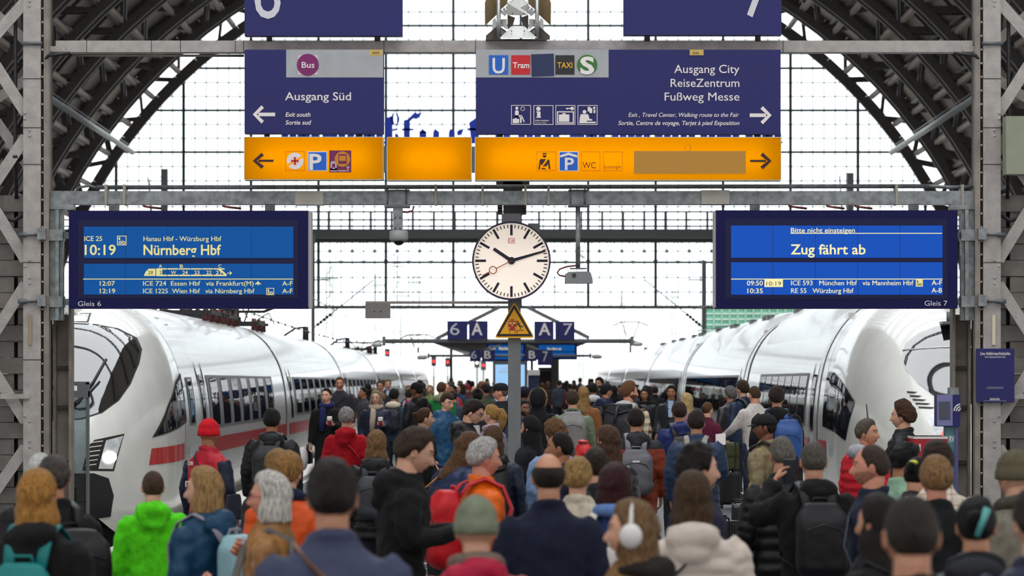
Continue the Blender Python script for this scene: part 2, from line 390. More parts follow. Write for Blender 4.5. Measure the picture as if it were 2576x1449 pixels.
# ---------------------------------------------------------------- lattice columns carrying the gantry
G = 33.9
def P(px, py, d=G): return (X(px, d), d, Z(py, d))
M_block = mat('cast_iron_blocks', '#77706a', .55, var=.22, vscale=4, bump=.15, bscale=30)
TOPZ = 6.6
for sg in (-1, 1):
    nm = 'left' if sg < 0 else 'right'
    def mx(p): return p if sg < 0 else 2576-p       # mirrored pixel
    def bx(b, p0, p1, y0, y1, z0, z1, m=0):
        a, c = sorted((X(mx(p0), G), X(mx(p1), G))); b.box(a, c, y0, y1, z0, z1, m)
    col = thing('column_%s' % nm, (X(mx(60), G), G, 0), 'tall riveted grey lattice column at the %s edge' % nm, 'column'); col['kind'] = 'structure'
    b = MB()
    bx(b, 62, 106, G-.1, G-.06, 0, TOPZ); bx(b, 62, 66, G-.06, G+.12, 0, TOPZ); bx(b, -75, -30, G-.1, G-.06, 0, TOPZ)
    for py in (200, 323, 415, 661, 905):
        zz = Z(py, G); bx(b, 61, 107, G-.104, G-.06, zz-.004, zz+.004, 1)
    b.build('front_plate', [M_paint, M_dark], col)
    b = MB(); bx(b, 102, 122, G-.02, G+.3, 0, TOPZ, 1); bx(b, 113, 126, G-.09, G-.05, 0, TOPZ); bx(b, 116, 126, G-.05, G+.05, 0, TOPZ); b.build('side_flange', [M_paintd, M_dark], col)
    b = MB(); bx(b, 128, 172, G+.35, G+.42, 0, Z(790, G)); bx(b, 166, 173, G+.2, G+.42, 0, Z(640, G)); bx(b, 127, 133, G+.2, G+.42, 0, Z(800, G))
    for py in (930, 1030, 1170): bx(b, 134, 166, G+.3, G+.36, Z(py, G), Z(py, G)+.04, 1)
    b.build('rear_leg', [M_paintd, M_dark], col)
    b = MB()
    for (x0, y0, x1, y1) in ((64, 6, -10, 90), (-10, 165, 66, 285), (66, 345, -10, 460), (-10, 530, 66, 655), (66, 715, -10, 835), (-10, 940, 66, 1060), (66, 1125, -10, 1235), (-10, 1300, 66, 1420)):
        b.bar((X(mx(x0), G), G-.03, Z(y0, G)), (X(mx(x1), G), G-.03, Z(y1, G)), .115, .03, up=(0,1,0))
    for (x0, y0, x1, y1) in ((-30, 20, 70, 110), (-30, 250, 62, 190), (-20, 300, 64, 420), (-30, 600, 30, 700)):
        b.bar((X(mx(x0), G), G+.28, Z(y0, G)), (X(mx(x1), G), G+.28, Z(y1, G)), .1, .03, up=(0,1,0))
    for k in range(40):
        z = k*.17; s2 = 1 if k % 2 else -1
        b.bar((X(mx(106), G), G+.0, z), (X(mx(118), G), G+.28, z+.17), .03, .02)
    bx(b, 5, 78, G-.13, G-.1, Z(1003, G), Z(991, G))
    b.build('diagonal_brace', M_paint, col)
    b = MB()
    for py in (6, 18, 287, 301, 330, 344, 656, 671, 700, 714, 1047, 1060, 1110, 1124):
        b.ell((X(mx(66 if py % 2 else 78), G), G-.1, Z(py, G)), (.015, .012, .015), 8, 6)
    for k in range(44): b.ell((X(mx(110), G), G-.09, .1+k*.14), (.012, .012, .012), 6, 4)
    b.build('rivet', M_paint, col)
    b = MB()     # stacked blocks of the big pier behind the plate
    py = 490; k = 0
    while py < 1500:
        z1 = Z(py, G); z0 = Z(py+41, G)
        if k % 2 == 0: bx(b, -45, 63, G+.12, G+.6, z0+.006, z1)
        else: bx(b, -45, 30, G+.14, G+.6, z0+.006, z1); bx(b, 40, 63, G+.14, G+.6, z0+.006, z1); bx(b, 30, 40, G+.3, G+.6, z0, z1, 1)
        py += 41; k += 1
    bx(b, 4, 60, G+.1, G+.6, Z(531, G), Z(490, G))
    b.build('pier_block', [M_block, M_black], col)
    b = MB(); b.box(*sorted((X(mx(76), G), X(mx(84), G))), G-.115, G-.1, Z(868, G), Z(793, G)); b.build('label_strip', M_cream if sg > 0 else mat('tan_strip', '#a08a70', .6), col)
    # thin cables and a pulley near the top
    b = MB()
    b.tube([(X(mx(38), G), G+.05, TOPZ), (X(mx(36), G), G+.05, Z(400, G)), (X(mx(40), G), G+.05, Z(500, G))], .02, 6)
    b.tube([(X(mx(-5), G), G+.02, Z(520, G)), (X(mx(12), G), G, Z(548, G)), (X(mx(35), G), G, Z(555, G)), (X(mx(60), G), G, Z(540, G))], .022, 8)
    b.ell((X(mx(40), G), G, Z(395, G)), (.075, .05, .06), 10, 8)
    b.tube([(X(mx(106), G), G, Z(175, G)), (X(mx(112), G), G-.06, Z(155, G)), (X(mx(125), G), G-.1, Z(142, G)), (X(mx(180), G), G-.1, Z(136, G))], .018, 8)
    b.build('cable', M_black, col)
    # clamps that hold the display
    b = MB(); bx(b, 119, 158, G+.0, G+.12, Z(806, G), Z(528, G)); bx(b, 141, 150, G-.05, G, Z(806, G), Z(528, G)); bx(b, 112, 186, G-.04, G+.14, Z(527, G), Z(515, G)); br = b.build('display_bracket', M_galv, col)
    for py in (592, 759):
        b = MB(); bx(b, 119, 160, G-.07, G+.13, Z(py+14, G), Z(py-14, G)); bx(b, 99, 120, G-.16, G-.08, Z(py+12, G), Z(py-16, G)); bx(b, 158, 173, G+.02, G+.06, Z(py+8, G), Z(py-8, G)); b.build('clamp', M_galv, br, off=col.location)
        b = MB(); b.tube([(X(mx(50), G), G-.13, Z(py, G)), (X(mx(62), G), G-.13, Z(py, G)), (X(mx(70), G), G-.13, Z(py, G)), (X(mx(74), G), G-.13, Z(py, G)), (X(mx(118), G), G-.13, Z(py, G))], [.02, .028, .026, .014, .014], 10); b.build('clamp_bolt', M_galvd, br, off=col.location)
# ---------------------------------------------------------------- gantry beams
b = MB()
b.box(X(118, G), X(2462, G), G+.02, G+.2, Z(514, G), Z(480, G))
gb = thing('gantry_beam', (0, G, Z(514, G)), 'long weathered galvanised beam carrying both departure displays', 'beam'); gb['kind'] = 'structure'
b.build('beam', M_galv, gb)
b = MB(); b.box(X(742, G), X(813, G), G+.005, G+.21, Z(515, G), Z(481, G)); b.build('cover_plate', mat('pale_cover_plate', '#b3aea4', .6, var=.1), gb)
b = MB(); b.box(X(1765, G), X(1835, G), G+.005, G+.21, Z(514, G), Z(478, G)); b.build('cover_plate', MATS['pale_cover_plate'], gb)
b = MB(); b.tube([(X(240, G), G+.1, Z(470, G)), (X(2340, G), G+.1, Z(467, G))], .023, 10); b.tube([(X(2340, G), G+.1, Z(467, G)), (X(2390, G), G+.1, Z(470, G)), (X(2480, G), G+.1, Z(468, G))], .018, 8)
b.tube([(X(185, G), G+.1, Z(482, G)), (X(196, G), G+.1, Z(470, G)), (X(220, G), G+.1, Z(466, G)), (X(242, G), G+.1, Z(472, G))], .014, 8)
b.build('conduit', M_galvd, gb)
b = MB()
for px in (266, 312, 1096, 1214, 1322, 1380, 2256, 2422): b.box(X(px-3, G), X(px+3, G), G-.005, G+.22, Z(515, G), Z(464, G))
b.build('conduit_strap', mat('tape_strap', '#a09a8c', .6), gb)
tb = thing('sign_beam', (0, G, Z(132, G)), 'pale grey box beam across the top carrying the platform signs', 'beam'); tb['kind'] = 'structure'
b = MB(); b.box(X(140, G), X(2447, G), G+.0, G+.2, Z(131, G), Z(102, G)); b.box(X(121, G), X(165, G), G-.01, G+.1, Z(130, G), Z(116, G)); b.box(X(2420, G), X(2462, G), G-.01, G+.1, Z(130, G), Z(116, G)); b.build('beam', M_paint, tb)
b = MB()
for px in (218, 381, 454, 592, 613, 966, 1196, 1970): b.box(X(px-.8, G), X(px+.8, G), G-.003, G+.1, Z(131, G), Z(102, G))
b.build('joint', M_dark, tb)
b = MB(); b.tube([(X(180, G), G+.1, Z(137, G)), (X(612, G), G+.1, Z(138, G))], .013, 8); b.build('conduit', M_paintd, tb)
b = MB()
for px in (58, 2518):
    b.tube([(X(px, G), G-.12, Z(112, G)), (X(110 if px < 999 else 2466, G), G-.12, Z(112, G))], .018, 8)
b.build('bolt', M_galvd, tb)
# ---------------------------------------------------------------- platform and direction signs
S = G-.16        # front face of the signs
def plate(b, x0, y0, x1, y1, d=S, t=.004, m=0): b.box(X(x0, d), X(x1, d), d-t, d+.001, Z(y1, d), Z(y0, d), m); return b
def stand(sign, pxs, py0, py1):
    for px in pxs:
        b = MB(); b.tube([(X(px, G), G-.02, Z(py1, G)), (X(px, G), G-.02, Z(py0, G))], .03, 10); b.build('bolt_foot', M_dark, sign)
def sign_root(name, x0, y0, x1, y1, label, cat='sign', m=None, t=.16, group=None):
    r = thing(name, (X((x0+x1)/2, S), S, Z(y1, S)), label, cat, group)
    b = MB(); b.box(X(x0, S), X(x1, S), S, S+t, Z(y1, S), Z(y0, S)); b.build('panel', m or M_navy, r)
    return r
def arrow(sign, xt, xe, y, m, hw=25, th=9):
    """arrow with its tip at xt and shaft end at xe"""
    sx = 1 if xe > xt else -1
    L = 26*sx
    def pt(x, yy): return (X(x, S), Z(yy, S))
    b = MB()
    b.prism([pt(xt+14*sx, y-th/2), pt(xe, y-th/2), pt(xe, y+th/2), pt(xt+14*sx, y+th/2)], S-.005, S)
    for s2 in (-1, 1):
        b.prism([pt(xt, y), pt(xt+L-4*sx, y+s2*hw*.92), pt(xt+L+2*sx, y+s2*(hw*.92-7)), pt(xt+10*sx, y)], S-.0055-.0004*s2, S)
    b.build('arrow', m, sign)
sg6 = sign_root('platform_number_sign', 615, -95, 1012, 90, 'navy hanging platform sign with a big six, above the left arrow sign', group=None)
text(sg6, '6', 640, 706, -98, 46, S-.003, mat('number_grey', '#d4d2d8', .6), 'numeral', depth=.003)
sg7 = sign_root('platform_number_sign', 1569, -95, 1966, 88, 'navy hanging platform sign with a big seven, above the right arrow sign', group=None)
text(sg7, '7', 1872, 1942, -98, 42, S-.003, MATS['number_grey'], 'numeral', depth=.003)
stand(sg6, (678, 950), 104, 86); stand(sg7, (1628, 1906), 104, 84)
M_tag = mat('yellow_tag', '#cfae62', .7); M_pen = mat('pen_ink', '#6b5a3a', .8)
sl = sign_root('direction_sign', 615, 125, 965, 336, 'navy sign with bus disc and left arrow reading Ausgang Süd')
b = plate(MB(), 720, 125, 964, 195); b.build('grey_band', M_greyb, sl)
b = MB(); plate(b, 750, 139, 799, 188, S-.004, .002); b.build('backing_square', mat('pale_pink_film', '#d8c6cc', .6), sl)
b = MB(); b.disc(X(774.5, S), Z(163, S), 27.5*S/F, S-.009, S-.003); b.build('bus_disc', mat('bus_purple', '#7c1663', .5), sl)
text(sl, 'Bus', 759, 791, 155, 170.5, S-.011, M_white, bold=.012)
text(sl, 'Ausgang Süd', 717, 883, 231, 252, S-.003, M_white, bold=.01)
text(sl, 'Exit south', 718, 781, 282, 293.5, S-.003, M_white, bold=.02, shear=.22)
text(sl, 'Sortie sud', 718, 783, 302, 313.5, S-.003, M_white, bold=.02, shear=.22)
arrow(sl, 636, 692, 288, M_white)
b = plate(MB(), 929, 125, 962, 140, S-.004, .002); b.build('paper_tag', M_tag, sl); text(sl, 'A04', 936, 954, 129, 136, S-.008, M_pen, depth=.001)
stand(sl, (672, 905), 344.5, 335)
sr = sign_root('direction_sign', 1197, 125, 1964, 337, 'wide navy sign with transport icons and right arrow reading Ausgang City')
b = plate(MB(), 1197, 125, 1531, 195); b.build('grey_band', M_greyb, sr)
b = plate(MB(), 1230, 139, 1278.5, 187.5, S-.004, .004); b.build('underground_icon', mat('u_blue', '#1461c4', .5), sr); text(sr, 'U', 1239, 1270, 144, 184, S-.009, M_white, bold=.02)
b = plate(MB(), 1286, 139, 1334, 187.5, S-.004, .004); b.build('tram_icon', M_red, sr); text(sr, 'Tram', 1290, 1331.5, 156, 171, S-.009, M_white, bold=.025)
b = MB(); b.prism([(X(1336, S), Z(137, S)), (X(1393, S), Z(135, S)), (X(1394, S), Z(191, S)), (X(1337.5, S), Z(193, S))], S-.01, S-.003); b.build('cover_sticker', mat('sticker_navy', '#2a3357', .7), sr)
b = plate(MB(), 1397, 139, 1445, 187.5, S-.004, .004); b.build('taxi_icon', mat('taxi_black', '#232324', .5), sr); text(sr, 'TAXI', 1402, 1440, 156, 171, S-.009, mat('taxi_yellow', '#f3b61f', .5), bold=.012)
b = MB(); b.disc(X(1477, S), Z(163.5, S), 25.6*S/F, S-.008, S-.003); b.build('suburban_icon', mat('s_green', '#37762f', .5), sr); text(sr, 'S', 1459.5, 1495, 142, 185, S-.01, M_white, bold=.05)
for s_, x0, yt in (('Ausgang City', 1696, 162), ('ReiseZentrum', 1687, 197), ('Fußweg Messe', 1672, 231.5)):
    text(sr, s_, x0, 1860, yt, yt+21.5, S-.003, M_white, bold=.004)
text(sr, 'Exit , Travel Center, Walking route to the Fair', 1581, 1859, 283, 294, S-.003, M_white, bold=.015, shear=.22)
text(sr, 'Sortie, Centre de voyage, Tarjet à pied Exposition', 1555, 1860, 303.5, 314.5, S-.003, M_white, bold=.015, shear=.22)
arrow(sr, 1941, 1886, 290, M_white)
b = plate(MB(), 1735, 125, 1770, 139, S-.004, .002); b.build('paper_tag', M_tag, sr); text(sr, 'A06', 1742, 1758, 130, 136, S-.008, M_pen, depth=.001)
# pictograms on the wide sign: 7.246 zoom px per photo px
def zp(x, y): return (1280+x/7.246, 130+y/7.246)
def zpoly(b, pts, e=0.0): b.prism([(X(zp(*p)[0], S), Z(zp(*p)[1], S)) for p in pts], S-.006-e, S)
def zdisc(b, x, y, r, e=0.0): p = zp(x, y); b.disc(X(p[0], S), Z(p[1], S), r/7.246*S/F, S-.006-e, S, 20)
def zrect(b, x0, y0, x1, y1, e=0.0): zpoly(b, [(x0, y1), (x1, y1), (x1, y0), (x0, y0)], e)
def zframe(b, x0, y0, x1, y1, t=11):
    zrect(b, x0, y0, x1, y0+t); zrect(b, x0, y1-t, x1, y1); zrect(b, x0, y0+t, x0+t, y1-t); zrect(b, x1-t, y0+t, x1, y1-t)
b = MB(); zframe(b, 43, 975, 402, 1332); zdisc(b, 146, 1030, 28); zpoly(b, [(112, 1192), (180, 1192), (180, 1085), (165, 1068), (128, 1068), (112, 1085)])
zpoly(b, [(112, 1192), (232, 1192), (270, 1288), (290, 1280), (240, 1160), (112, 1160)]); zpoly(b, [(203, 1300), (232, 1300), (236, 1180), (203, 1180)])
zrect(b, 70, 1226, 188, 1306); zrect(b, 110, 1210, 145, 1228); zdisc(b, 253, 1042, 40)
b.build('waiting_room_icon', M_white, sr)
b = MB(); zdisc(b, 253, 1042, 30, .002); b.build('icon_clock_face', M_navy, sr)
b = MB(); zframe(b, 451, 978, 811, 1334); zdisc(b, 539, 1042, 40); zrect(b, 514, 1090, 577, 1205); zrect(b, 498, 1190, 588, 1205, .001); zrect(b, 498, 1090, 540, 1105, .001); b.build('information_icon', M_white, sr)
text(sr, 'Information', 1346.5, 1380.5, 300.5, 305, S-.003, M_white, bold=.015); text(sr, 'Service Point', 1346.5, 1374.5, 307, 310.5, S-.003, M_white, shear=.2)
b = MB(); zframe(b, 850, 976, 1211, 1333); zframe(b, 877, 1088, 1186, 1310, 20); zrect(b, 911, 1145, 1103, 1278); zrect(b, 975, 1122, 1035, 1146, .001); zdisc(b, 1155, 1036, 33); zrect(b, 1043, 1026, 1130, 1046, .001); zrect(b, 1060, 1046, 1075, 1056, .001); b.build('luggage_icon', M_white, sr)
b = MB(); zframe(b, 1254, 977, 1615, 1334); zdisc(b, 1379, 1098, 34)
zpoly(b, [(1282, 1306), (1585, 1306), (1585, 1277), (1420, 1277), (1420, 1258), (1520, 1258), (1520, 1232), (1470, 1226), (1445, 1140), (1310, 1140), (1295, 1200)])
zrect(b, 1438, 1006, 1488, 1090); zrect(b, 1470, 1030, 1520, 1120, .001); zdisc(b, 1558, 1026, 22); zrect(b, 1545, 1058, 1577, 1120); b.build('travel_centre_icon', M_white, sr)
stand(sr, (1258, 1904), 345, 335)
# yellow light boxes: translucent face, lamps inside
M_yface = trans_mat('yellow_translucent_face', '#ffd200', .8)
M_lamp = mat('light_box_lamp', '#ffffff', .5, emit='#fff1cf', estr=2.4)
M_yedge = mat('yellow_box_edge', '#e6dcc4', .6); M_ink = mat('dark_brown_ink', '#3a1c1a', .6); M_line = mat('orange_line', '#cf7a08', .6)
def lightbox(x0, y0, x1, y1, label):
    r = thing('light_box_sign', (X((x0+x1)/2, S), S, Z(y1, S)), label, 'sign')
    b = MB(); b.box(X(x0, S), X(x1, S), S, S+.004, Z(y1, S), Z(y0, S)); b.build('panel', M_yface, r)
    a, c, lo, hi = X(x0, S), X(x1, S), Z(y1, S), Z(y0, S); b = MB()
    b.box(a, c, S+.19, S+.2, lo, hi); b.box(a, c, S, S+.2, hi, hi+.006); b.box(a, c, S, S+.2, lo-.006, lo); b.box(a-.006, a, S, S+.2, lo, hi); b.box(c, c+.006, S, S+.2, lo, hi)
    b.build('housing', M_yedge, r)
    b = MB(); zc = (lo+hi)/2
    for dz in (-.06, .06): b.tube([(a+.13, S+.12, zc+dz), (c-.13, S+.12, zc+dz)], .016, 8)
    b.build('lamp_tube', M_lamp, r)
    return r
yl = lightbox(615, 345.5, 963, 451, 'lit yellow box sign with left arrow and parking icon, under Ausgang Süd')
ym = lightbox(974.5, 346, 1185, 452.5, 'short blank lit yellow box between the two arrowed yellow boxes')
yr = lightbox(1196, 346, 1964, 452.5, 'long lit yellow box sign with WC and Lounge icons and right arrow')
b = MB(); b.box(X(963.5, S), X(973.6, S), S+.03, S+.13, Z(432, S), Z(366, S)); b.build('joining_bracket', M_pole, ym)
b = MB(); b.box(X(1185.4, S), X(1195.3, S), S+.03, S+.13, Z(433, S), Z(368, S)); b.build('joining_bracket', M_pole, ym)
arrow(yl, 636, 688, 404.5, M_ink, 22, 5.5); arrow(yr, 1941, 1887, 405, M_ink, 23, 5.5)
def frame(b, x0, y0, x1, y1, t=1.0, d=S, e=.003):
    plate(b, x0, y0, x1, y0+t, d, e); plate(b, x0, y1-t, x1, y1, d, e); plate(b, x0, y0+t, x0+t, y1-t, d, e); plate(b, x1-t, y0+t, x1, y1-t, d, e)
b = MB(); frame(b, 718, 380.5, 766.5, 429.5); b.build('mission_outline', M_line, yl)
b = MB()
for a0 in (.52, .52+pi):
    n = 16; pts = [(742+21*cos(a0+.12+(pi-.24)*i/n), 405-21*sin(a0+.12+(pi-.24)*i/n)) for i in range(n+1)]
    b.prism([(X(p[0], S), Z(p[1], S)) for p in pts[::-1]], S-.004, S)
b.build('mission_disc', M_white, yl)
b = MB()
for k in range(4):
    a = k*pi/2; c, s_ = cos(a), sin(a)
    b.prism([(X(742+u*c-v*s_, S), Z(405-(u*s_+v*c), S)) for u, v in ((0, -1.5), (9.5, -3.4), (9.5, 3.4), (0, 1.5))], S-.007, S-.003)
b.build('mission_cross', M_red, yl)
M_pblue = mat('parking_blue', '#1160cc', .5)
def pbox(sign, x0, x1, yt, yb):
    b = plate(MB(), x0, yt, x1, yb, S-.001, .004); b.build('parking_border', M_white, sign)
    b = plate(MB(), x0+2, yt+2, x1-2, yb-2, S-.005, .003); b.build('parking_icon', M_pblue, sign)
pbox(yl, 774.5, 823, 381, 430); text(yl, 'P', 778, 809, 385.5, 426, S-.01, M_white, bold=.035)
b = plate(MB(), 828.5, 378.5, 883.5, 433.5, S-.001, .004); b.build('rail_bus_icon', mat('burgundy_film', '#77194f', .5), yl)
b = MB(); b.disc(X(861.5, S), Z(400.5, S), 19.3*S/F, S-.009, S-.004); b.build('rail_bus_disc', mat('ochre_disc', '#d18417', .5), yl)
b = MB(); b.box(X(851.5, S), X(872, S), S-.012, S-.008, Z(412, S), Z(388, S)); b.build('rail_bus_body', MATS['burgundy_film'], yl)
b = MB(); b.box(X(853.5, S), X(870, S), S-.014, S-.011, Z(405, S), Z(392, S)); b.build('rail_bus_windscreen', MATS['ochre_disc'], yl)
M_gl = mat('pale_icon_grey', '#cdbcca', .6)
b = MB(); frame(b, 831.5, 408, 847, 428, 3.5, S-.004, .004); plate(b, 831.5, 422, 847, 428, S-.005, .003); plate(b, 834, 405.5, 843, 407.5, S-.004, .004); plate(b, 831, 428.6, 847.5, 431, S-.004, .004)
plate(b, 850, 428.6, 872, 431, S-.004, .004); plate(b, 874, 420, 876.5, 431, S-.004, .004)
b.prism([(X(x, S), Z(y, S)) for x, y in ((869.5, 423), (875.5, 421), (881, 423), (875.5, 417))], S-.008, S-.004); b.build('rail_bus_arrow', M_gl, yl)
for x0 in (1350, 1461.5, 1517.5):
    b = MB(); frame(b, x0, 381.5, x0+48.5, 429.5); b.build('icon_outline', M_line, yr)
b = MB()
def q(x, y): return (X(1330+x/9.541, S), Z(360+y/9.541, S))
for pl_ in ([(325, 240), (435, 240), (420, 270), (340, 270)], [(328, 290), (430, 290), (415, 335), (380, 350), (345, 335)],
            [(232, 628), (265, 628), (290, 480), (310, 545), (415, 385), (290, 380), (262, 410)], [(335, 568), (445, 545), (455, 480), (487, 628), (522, 628), (497, 410), (470, 386)], [(305, 628), (410, 628), (390, 598), (310, 598)]):
    b.prism([q(*p) for p in pl_[::-1]], S-.004, S)
b.build('police_icon', M_ink, yr)
pbox(yr, 1406, 1455, 381, 430.5)
text(yr, 'P', 1421, 1444, 395.5, 426.5, S-.01, M_white, bold=.03)
b = MB(); b.prism([q(x, y) for x, y in ((755, 350), (958, 292), (1163, 350), (1163, 292), (958, 228), (755, 292))], S-.011, S-.007); b.build('parking_roof', M_white, yr)
text(yr, 'WC', 1465.5, 1498.5, 407, 423, S-.003, mat('wc_brown', '#7a2a12', .6)); text(yr, 'Lounge', 1521, 1561.5, 414.5, 423, S-.003, mat('lounge_orange', '#b05608', .6))
b = plate(MB(), 1595, 380, 1876, 437, S-.001, .005); b.build('cover_panel', mat('tan_cover_panel', '#c08a36', .7), yr)
b = MB(); frame(b, 1723.5, 364.5, 1737.5, 380, .8); b.build('small_outline', M_line, yr)
# ---------------------------------------------------------------- departure displays
M_case = mat('display_navy_case', '#0a0a48', .6, spec=.25); M_bez = mat('display_bezel', '#1d1d45', .6, spec=.25)
M_scr = {-1: mat('screen_blue_left', '#001a38', .5, emit='#00529e', estr=.85, spec=.2), 1: mat('screen_blue_right', '#02163c', .5, emit='#0a50bb', estr=.9, spec=.2)}
M_lcd = mat('screen_yellow', '#4a4630', .7, emit='#f1e59c', estr=.85, spec=.1); M_lcdd = mat('screen_yellow_bright', '#4a4630', .7, emit='#fbf0b4', estr=.95, spec=.1)
M_scd = mat('screen_dark_ink', '#4a5535', .5)
def display(sg, x0, x1, y0, y1, label):
    d = S+.02; r = thing('departure_display', (X((x0+x1)/2, d), d, Z(y1, d)), label, 'display')
    b = MB(); b.box(X(x0, d), X(x1, d), d, d+.26, Z(y1, d), Z(y0, d)); b.build('casing', M_case, r)
    sx = x1 if sg < 0 else x0; o = 11 if sg < 0 else -6
    b = MB(); a, c = sorted((X(sx, d), X(sx+o*.7, d))); b.box(a, c, d+.015, d+.27, Z(y1-2, d), Z(y0+3, d)); b.build('side_cover', mat('display_side_grey', '#b5aeb0', .5), r)
    return r, d
dl, d = display(-1, 173, 775, 530, 776, 'blue departure display announcing Nürnberg Hbf at 10:19')
def screens(r, sg, x0, x1, pans, divs):
    b = MB(); plate(b, x0-14, pans[0][0]-17, x1+12, pans[1][1]+10, d, .003); b.build('bezel', M_bez, r)
    for (a, c) in pans:
        b = MB(); plate(b, x0, a, x1, c, d-.003, .003); b.build('screen', M_scr[sg], r)
    b = MB()
    for px in divs:
        for (a, c) in pans: plate(b, px-.7, a, px+.7, c, d-.006, .0008)
    b.build('screen_seam', mat('seam_navy', '#0a2a66', .5), r)
screens(dl, -1, 211, 738, ((570, 649), (663.5, 741)), (316, 422, 528, 632.5))
L = d-.0075
def T(r, s, x0, x1, yt, yb, bold=.012, m=None): text(r, s, x0, x1, yt, yb, L, m or M_lcd, bold=bold, depth=.0008)
T(dl, 'ICE 25', 212, 257, 593.5, 606); T(dl, '10:19', 213, 291, 614.5, 641, .02); T(dl, 'Hanau Hbf - Würzburg Hbf', 361, 557, 594, 606.5); T(dl, 'Nürnberg Hbf', 361, 556, 614.5, 641, .025)
for s_, xx in (('A', 403.5), ('B', 456.5), ('C', 553)): T(dl, s_, xx-4, xx+4, 665, 673.5)
b = MB(); plate(b, 209, 701, 738, 703, L, .001); b.build('screen_line', M_lcd, dl)
for y0, a, c, t_, m_, e_ in ((706.5, 251, 289, '12:07', 'ICE 724  Essen Hbf   via Frankfurt(M)', 638), (725.5, 251, 290, '12:19', 'ICE 1225  Wien Hbf   via Nürnberg Hbf', 640)):
    T(dl, t_, a, c, y0, y0+12); T(dl, m_, 360, e_, y0, y0+12); T(dl, 'A-F', 710, 736, y0, y0+12)
b = MB(); b.prism([(X(x, L), Z(y, L)) for x, y in ((649, 719), (651, 714), (656, 716), (656, 713), (651, 710), (649, 706), (647, 710), (642, 713), (642, 716), (647, 714))][::-1], L-.001, L); b.build('plane_symbol', M_lcd, dl)
def bike(r, x0, y0, x1, y1, full=False):
    b = MB(); k = (x1-x0)/24
    if full: plate(b, x0, y0, x1, y1, L, .0008)
    else: frame(b, x0, y0, x1, y1, 1.8*k, L, .001)
    b.build('bicycle_frame', M_lcd, r)
    b = MB()
    for fx in (.34, .7): b.ring(X(x0+(x1-x0)*fx, L), Z(y0+(y1-y0)*.72, L), 2.3*k*L/F, 4.2*k*L/F, L-.002, L-.0005, 14)
    b.bar((X(x0+(x1-x0)*.34, L), L-.0015, Z(y0+(y1-y0)*.7, L)), (X(x0+(x1-x0)*.55, L), L-.0015, Z(y0+(y1-y0)*.45, L)), 1.6*k*L/F, .001)
    b.bar((X(x0+(x1-x0)*.55, L), L-.0015, Z(y0+(y1-y0)*.45, L)), (X(x0+(x1-x0)*.7, L), L-.0015, Z(y0+(y1-y0)*.7, L)), 1.6*k*L/F, .001)
    plate(b, x0+4*k, y0+4*k, x0+8*k, y0+11*k, L-.0005, .001)
    b.build('bicycle_symbol', M_scd if full else M_lcd, r)
bike(dl, 294.5, 593, 318, 617); bike(dl, 670, 724.5, 689.5, 742)
b = MB()    # coach diagram
b.prism([(X(x, L), Z(y, L)) for x, y in ((362, 694), (391, 694), (391, 676), (374, 676), (366, 684))], L-.001, L)
plate(b, 393, 676, 408, 694, L, .001)
x = 393
for k in range(6):
    xe = 421 if k == 0 else x+28.5
    if k == 0: x = 393
    plate(b, x, 675, xe-1, 678, L, .001); plate(b, x, 691, xe-1, 694.5, L, .001); x = xe+.5
b.prism([(X(x, L), Z(y, L)) for x, y in ((548, 678), (553, 675), (571, 691), (569, 694.5), (548, 694.5), (548, 691), (564, 691))][::-1], L-.0012, L)
plate(b, 572, 686, 583, 688, L, .001); b.prism([(X(x, L), Z(y, L)) for x, y in ((577, 681), (584, 687), (577, 693), (580, 687))][::-1], L-.001, L)
b.build('coach_diagram', M_lcd, dl)
for s_, xx, dk in (('28', 378, 1), ('27', 407, 1), ('W', 436, 0), ('24', 465, 0), ('23', 495, 0), ('22', 525, 0), ('21', 549, 0)): text(dl, s_, xx-6, xx+7, 680.5, 690, L-.002, M_scd if dk else M_lcd, bold=.01, depth=.0006)
M_gleis = mat('gleis_letter_grey', '#dcdce6', .6)
text(dl, 'Gleis 6', 196, 254, 757, 770, d-.004, M_gleis)
b = MB()
for px in (285, 678): b.box(X(px-12, G), X(px+12, G), G+.02, G+.12, Z(531, G), Z(513, G))
b.build('hanger', M_galvd, dl)
dr, d = display(1, 1801, 2409, 529, 776, 'blue departure display reading Zug fährt ab')
screens(dr, 1, 1839, 2371, ((567.5, 648.5), (660, 741.5)), (1944, 2051, 2157.5, 2264))
T(dr, 'Bitte nicht einsteigen', 1989.5, 2150.5, 572.5, 585, .012, M_lcdd); T(dr, 'Zug fährt ab', 1989, 2177.5, 613.5, 639.5, .02, M_lcdd)
b = MB(); plate(b, 1989, 586, 2370, 588, L, .001); plate(b, 1839, 701, 2371, 703, L, .001); b.build('screen_line', M_lcdd, dr)
T(dr, '09:50', 1879, 1919, 705.5, 718, .012, M_lcdd); T(dr, 'ICE 593   München Hbf   via Mannheim Hbf', 1990, 2298, 705, 717.5, .012, M_lcdd); T(dr, 'A-F', 2343.5, 2370, 704.5, 717, .012, M_lcdd)
T(dr, '10:35', 1880, 1919, 725, 737.5, .012, M_lcdd); T(dr, 'RE 55   Würzburg Hbf', 1990, 2147, 724.5, 737, .012, M_lcdd); T(dr, 'A-B', 2343.5, 2370, 723.5, 736, .012, M_lcdd)
b = MB(); plate(b, 1923, 703, 1969.5, 722, L-.001, .001); b.build('delay_box', M_lcdd, dr); text(dr, '10:19', 1928, 1965, 707.5, 718.5, L-.0028, M_scd, depth=.0005)
bike(dr, 2304, 703, 2321.5, 721, True)
text(dr, 'Gleis 7', 2326, 2383, 755.5, 769, d-.004, M_gleis)
b = MB()
for px in (1900, 2300): b.box(X(px-12, G), X(px+12, G), G+.02, G+.12, Z(530, G), Z(513, G))
b.build('hanger', M_galvd, dr)
